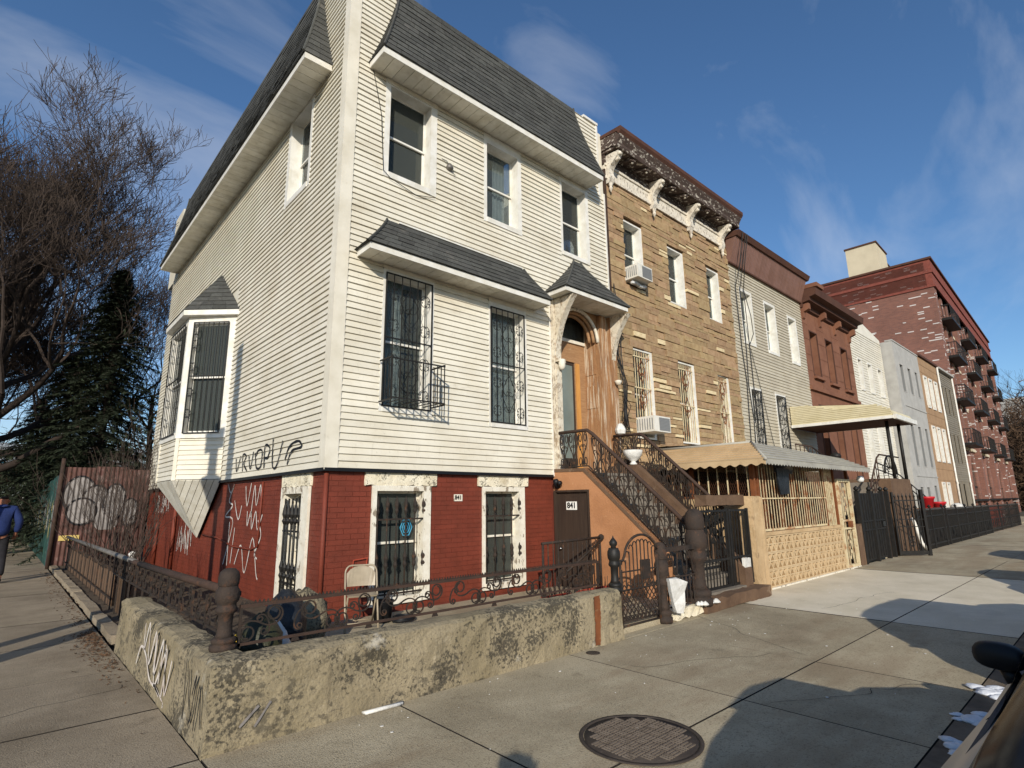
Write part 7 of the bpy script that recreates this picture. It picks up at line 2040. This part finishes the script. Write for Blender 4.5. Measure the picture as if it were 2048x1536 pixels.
# ================================================================ people
def skinbody(name, verts, edges, radii, mt, parent, sub=2):
    m = bpy.data.meshes.new(name); o0 = rootloc(parent)
    m.from_pydata([tuple(Vector(v) - o0) for v in verts], edges, []); m.materials.append(M[mt])
    o = bpy.data.objects.new(name, m); COL.objects.link(o); o.parent = parent
    sk = o.modifiers.new('skin', 'SKIN'); sk.use_smooth_shade = True
    for i, r_ in enumerate(radii):
        d = m.skin_vertices[0].data[i]; d.radius = r_ if isinstance(r_, tuple) else (r_, r_); d.use_root = (i == 0)
    ss = o.modifiers.new('sub', 'SUBSURF'); ss.levels = sub; ss.render_levels = sub
    return o
def person(loc, rz, h, label, pose, jm, tm, hood=False, phone=False):
    t = thing('person', loc, label, 'person')
    c, s = math.cos(rz), math.sin(rz); k = h / 1.75
    def P(x_, y_, z_): return (loc[0] + (x_ * c - y_ * s) * k, loc[1] + (x_ * s + y_ * c) * k, loc[2] + z_ * k)
    fl, fr_ = pose['feet']                 # forward offset of left/right foot
    hl, hr = pose['hands']
    def limb(side, ft):
        kn = P(side * .1, ft * .5 + .06, .5); an = P(side * .1, ft - (.03 if ft < 0 else 0), .09); to = P(side * .11, ft + .16, .035 if ft > -.1 else .05)
        return kn, an, to
    lk, la, lt_ = limb(-1, fl); rk, ra, rt = limb(1, fr_)
    hip, ws, chst, nk, hd, hd2 = P(0, 0, .94), P(0, 0, 1.1), P(0, .01, 1.35), P(0, .02, 1.5), P(0, .03, 1.6), P(0, .03, 1.68)
    lsh, rsh = P(-.19, 0, 1.43), P(.19, 0, 1.43)
    le, lw, re_, rw = P(*hl[0]), P(*hl[1]), P(*hr[0]), P(*hr[1])
    lh, rh = P(*hl[2]), P(*hr[2])
    V_ = [hip, ws, chst, nk, hd, hd2, lsh, le, lw, lh, rsh, re_, rw, rh, P(-.09, 0, .9), lk, la, lt_, P(.09, 0, .9), rk, ra, rt]
    E_ = [(0, 1), (1, 2), (2, 3), (3, 4), (4, 5), (2, 6), (6, 7), (7, 8), (8, 9), (2, 10), (10, 11), (11, 12), (12, 13), (0, 14), (14, 15), (15, 16), (16, 17), (0, 18), (18, 19), (19, 20), (20, 21)]
    R_ = [.13, .12, .14, .055, .085, .08, .06, .045, .032, .04, .06, .045, .032, .04, .085, .06, .04, .035, .085, .06, .04, .035]
    skinbody('body', V_, E_, [r_ * k for r_ in R_], 'skin', t)
    skinbody('jacket', [P(0, 0, .86), ws, chst, P(0, .01, 1.5), lsh, le, lw, rsh, re_, rw], [(0, 1), (1, 2), (2, 3), (2, 4), (4, 5), (5, 6), (2, 7), (7, 8), (8, 9)], [r_ * k for r_ in (.2, .185, .2, .1, .1, .075, .06, .1, .075, .06)], jm, t)
    skinbody('trousers', [P(0, 0, .95), P(-.09, 0, .86), lk, (la[0], la[1], la[2] + .03), P(.09, 0, .86), rk, (ra[0], ra[1], ra[2] + .03)], [(0, 1), (1, 2), (2, 3), (0, 4), (4, 5), (5, 6)], [r_ * k for r_ in (.14, .11, .085, .075, .11, .085, .075)], tm, t)
    for a_, b_ in ((la, lt_), (ra, rt)): skinbody('shoe', [(a_[0], a_[1], loc[2] + .05), (b_[0], b_[1], loc[2] + .04)], [(0, 1)], [.05 * k, .04 * k], 'shoe', t)
    skinbody('hair', [P(0, -.01, 1.64), P(0, .0, 1.71)], [(0, 1)], [.092 * k, .075 * k], 'hair', t)
    if hood: skinbody('hood', [P(0, -.06, 1.48), P(0, -.07, 1.55)], [(0, 1)], [.12 * k, .09 * k], jm, t)
    # nose, ears
    part(MB().lathe(P(0, .115, 1.59), [(.004, 0), (.016, .012), (.012, .03), (.004, .045)], 8), 'nose', 'skin', t)
    for sd in (-1, 1): part(MB().lathe(P(sd * .085, .02, 1.58), [(.004, 0), (.018, .02), (.018, .045), (.004, .06)], 8), 'ear', 'skin', t)
    # fingers
    for hnd, wr_ in ((lh, lw), (rh, rw)):
        d = (Vector(hnd) - Vector(wr_)).normalized(); sd = d.cross(Vector((0, 0, 1)))
        sd = sd.normalized() if sd.length > .01 else Vector((1, 0, 0))
        for q in range(4):
            a = Vector(hnd) + sd * (q - 1.5) * .018 * k
            part(MB().tube([a, a + d * .04 * k, a + d * .07 * k + Vector((0, 0, -.01))], [.009 * k, .0085 * k, .006 * k], 6), 'finger', 'skin', t)
        part(MB().tube([Vector(hnd) - d * .02 + sd * .03 * k, Vector(hnd) + d * .02 + sd * .06 * k], [.011 * k, .008 * k], 6), 'thumb', 'skin', t)
    return t
person((.06, 17.2, .02), R(4), 1.9, 'walker in a blue hooded jacket and dark trousers going away along the side pavement', dict(feet=(.28, -.22), hands=(((-.29, -.05, 1.16), (-.28, .08, .95), (-.28, .1, .88)), ((.30, -.08, 1.18), (.27, .02, .96), (.26, .06, .89)))), 'jacket', 'trouser', hood=True)
ph = person((-.17, -.16, -.14), R(-42), 1.87, 'photographer behind the camera, seen only by the shadow of a head on the pavement', dict(feet=(.05, -.03), hands=(((-.26, .16, 1.22), (-.10, .30, 1.44), (-.08, .33, 1.50)), ((.26, .16, 1.22), (.10, .30, 1.44), (.08, .33, 1.50)))), 'trouser', 'trouser')

# ================================================================ parked cars
def car(x0, yc, L_, Wd, Hh, col, label, hood=.95, belt=.95, suv=False):
    """faces +X; rear bumper at x0. Body lofted from cross-sections along its length."""
    t = thing('parked_car', (x0, yc, -.14), label, 'car', 'cars parked along the kerb')
    g = -.14
    def ring(x_, hw, zb, zt, sh_=.06):
        q = []
        prof_ = [(-hw * .9, zb), (-hw, zb + .15), (-hw * 1.01, zb + (zt - zb) * .55), (-hw * .97, zt - sh_), (-hw * .86, zt)]
        return [(x_, yc + a, g + z) for a, z in prof_] + [(x_, yc - a, g + z) for a, z in prof_[::-1]]
    hw = Wd / 2
    b = part(MB().loft([ring(x0, hw * .86, .38, .72), ring(x0 + .06, hw * .93, .26, .9), ring(x0 + .5, hw * .98, .22, belt + .04), ring(x0 + 1.2, hw, .2, belt + .02), ring(x0 + L_ * .5, hw, .2, belt - .02), ring(x0 + L_ * .66, hw, .2, belt - .02), ring(x0 + L_ * .8, hw * .98, .22, hood), ring(x0 + L_ - .25, hw * .93, .24, hood - .16), ring(x0 + L_, hw * .82, .3, .62)]), 'body', col, t)
    def gr(x_, z, w): return [(x_, yc - hw * w, g + z), (x_, yc + hw * w, g + z)]
    xa, xb = x0 + (.15 if suv else .75), x0 + L_ * .71
    ra, rb = xa + (.35 if suv else .8), xb - (.85 if suv else .55)
    zb_ = belt - .03
    B0, B1 = [(xa, -.86), (xb, -.9)], None
    def cab(x_, zt, wt):
        wb = hw * .89
        return [(x_, yc - wb, g + zb_), (x_, yc - hw * wt, g + zt - .07), (x_, yc - hw * wt * .86, g + zt - .015), (x_, yc - hw * .3, g + zt), (x_, yc + hw * .3, g + zt), (x_, yc + hw * wt * .86, g + zt - .015), (x_, yc + hw * wt, g + zt - .07), (x_, yc + wb, g + zb_)]
    dz_ = Hh - zb_
    part(MB().loft([cab(xa, zb_ + .08, .84), cab(xa + (ra - xa) * .5, zb_ + dz_ * .62, .76), cab(ra, Hh - .06, .68), cab(ra + .35, Hh - .012, .67), cab((ra + rb) / 2, Hh - .004, .67), cab(rb, Hh - .05, .67), cab(rb + (xb - rb) * .5, zb_ + dz_ * .56, .76), cab(xb, zb_ + .08, .86)]), 'greenhouse', 'glassblack', t)
    rr2 = [[(x_, yc + hw * w, g + zz - .012 * abs(w) / .6) for w in (-.64, -.4, 0, .4, .64)] for x_, zz in ((ra - .02, Hh - .045), (ra + .35, Hh + .004), ((ra + rb) / 2, Hh + .012), (rb + .02, Hh - .035))]
    part(MB().loft(rr2, closed=False, caps=False), 'roof', col, t, fix=False)
    for sgn in (-1, 1):
        pil_ = MB()
        def sd(x_, f, lift=.006): # point on the side glass
            lo_ = Vector((x_, yc + sgn * hw * .89, g + zb_)); return lo_ + Vector((0, -sgn * hw * .21 * f, (Hh - .03 - zb_) * f)) + Vector((0, sgn * lift, 0))
        for xl, xt in ((x0 + L_ * .46, x0 + L_ * .45),):
            pil_.add([sd(xl - .03, 0), sd(xl + .05, 0), sd(xt + .05, 1), sd(xt - .03, 1)], [(0, 1, 2, 3)])
        part(pil_, 'pillar', col, t, fix=False)
        part(MB().tube([sd(xa, 0, .012), sd((xa + xb) / 2, 0, .014), sd(xb, 0, .012)], .013, 5), 'window_trim', 'blackplastic', t)
        for xd in (x0 + L_ * .27, x0 + L_ * .46, x0 + L_ * .67):
            part(MB().tube([(xd, yc + sgn * hw * 1.0, g + .32), (xd + .02, yc + sgn * hw * 1.008, g + .6), (xd + .02, yc + sgn * hw * .985, g + belt - .1), (xd, yc + sgn * hw * .90, g + belt - .02)], .005, 4), 'door_seam', 'blackplastic', t)
        for xd in (x0 + L_ * .31, x0 + L_ * .5):
            part(MB().box(Fr(xd, yc + sgn * (hw * 1.005 + .012)), 0, .2, -.015, .015, g + belt - .2, g + belt - .165), 'door_handle', col, t)
        # mirror: a rounded housing on a short foot
        mx_ = x0 + L_ * .575
        mh_ = []
        for k, (dx, s_) in enumerate(((-.055, .80), (-.04, 1.0), (.0, 1.02), (.05, .86), (.08, .5))):
            mh_.append([(mx_ + dx + .02 * math.cos(a), yc + sgn * (hw * .97 - .02) + s_ * .095 * math.copysign(abs(math.cos(a)) ** .75, math.cos(a)), g + belt + .085 + s_ * .056 * math.copysign(abs(math.sin(a)) ** .75, math.sin(a))) for a in np.linspace(0, 2 * math.pi, 21)[:-1]])
        mr = part(MB().loft(mh_), 'side_mirror', 'blackplastic', t)
        part(MB().tube([(mx_, yc + sgn * hw * .9, g + belt - .02), (mx_ + .01, yc + sgn * (hw * .97 - .04), g + belt + .03)], .035, 8), 'mirror_foot', 'blackplastic', mr)
        for xw in (x0 + L_ * .19, x0 + L_ * .815):
            wf = [(xw + .34 * math.cos(a), yc + sgn * hw * .99, g + .33 + .33 * math.sin(a)) for a in np.linspace(0, 2 * math.pi, 25)[:-1]]
            wh_ = part(MB().loft([[(p[0], p[1] - sgn * .2, p[2]) for p in wf], wf]), 'wheel', 'rubber', t)
            part(MB().loft([[(xw + .21 * math.cos(a), yc + sgn * (hw * .99 + .004), g + .33 + .21 * math.sin(a)) for a in np.linspace(0, 2 * math.pi, 17)[:-1]], [(xw + .03 * math.cos(a), yc + sgn * (hw * .99 + .012), g + .33 + .03 * math.sin(a)) for a in np.linspace(0, 2 * math.pi, 17)[:-1]]]), 'rim', 'chrome', wh_)
        part(MB().box(Fr(x0 + L_ - .12, yc + sgn * hw * .62), -.04, .06, -.16, .16, g + .6, g + .74), 'headlight', 'chrome', t)
        part(MB().box(Fr(x0 + .04, yc + sgn * hw * .7), -.05, .05, -.14, .14, g + .68, g + .84), 'tail_light', 'lampred', t)
    return t
gbm = bpy.data.materials.new('tinted_car_glass'); gbm.use_nodes = True
pb_ = gbm.node_tree.nodes["Principled BSDF"]; pb_.inputs['Base Color'].default_value = (.01, .011, .013, 1); pb_.inputs['Roughness'].default_value = .2; pb_.inputs['Specular IOR Level'].default_value = .25
M['glassblack'] = gbm
car(.95, -.31, 4.35, 1.78, 1.36, 'carbeige', 'grey saloon parked beside the camera, its black door mirror showing at the edge', hood=.9, belt=.95)
car(5.9, -.62, 4.7, 1.86, 1.72, 'cardark', 'dark tall car parked ahead of the grey saloon, seen only by its shadow', hood=1.05, belt=1.08, suv=True)
car(11.6, -.62, 4.5, 1.8, 1.55, 'carbeige', 'third parked car along the kerb, seen only by its shadow', hood=.95, belt=1.0)
car(17.4, -.6, 4.8, 1.9, 1.8, 'cardark', 'farthest parked car along the kerb, seen only by its shadow', hood=1.05, belt=1.08, suv=True)
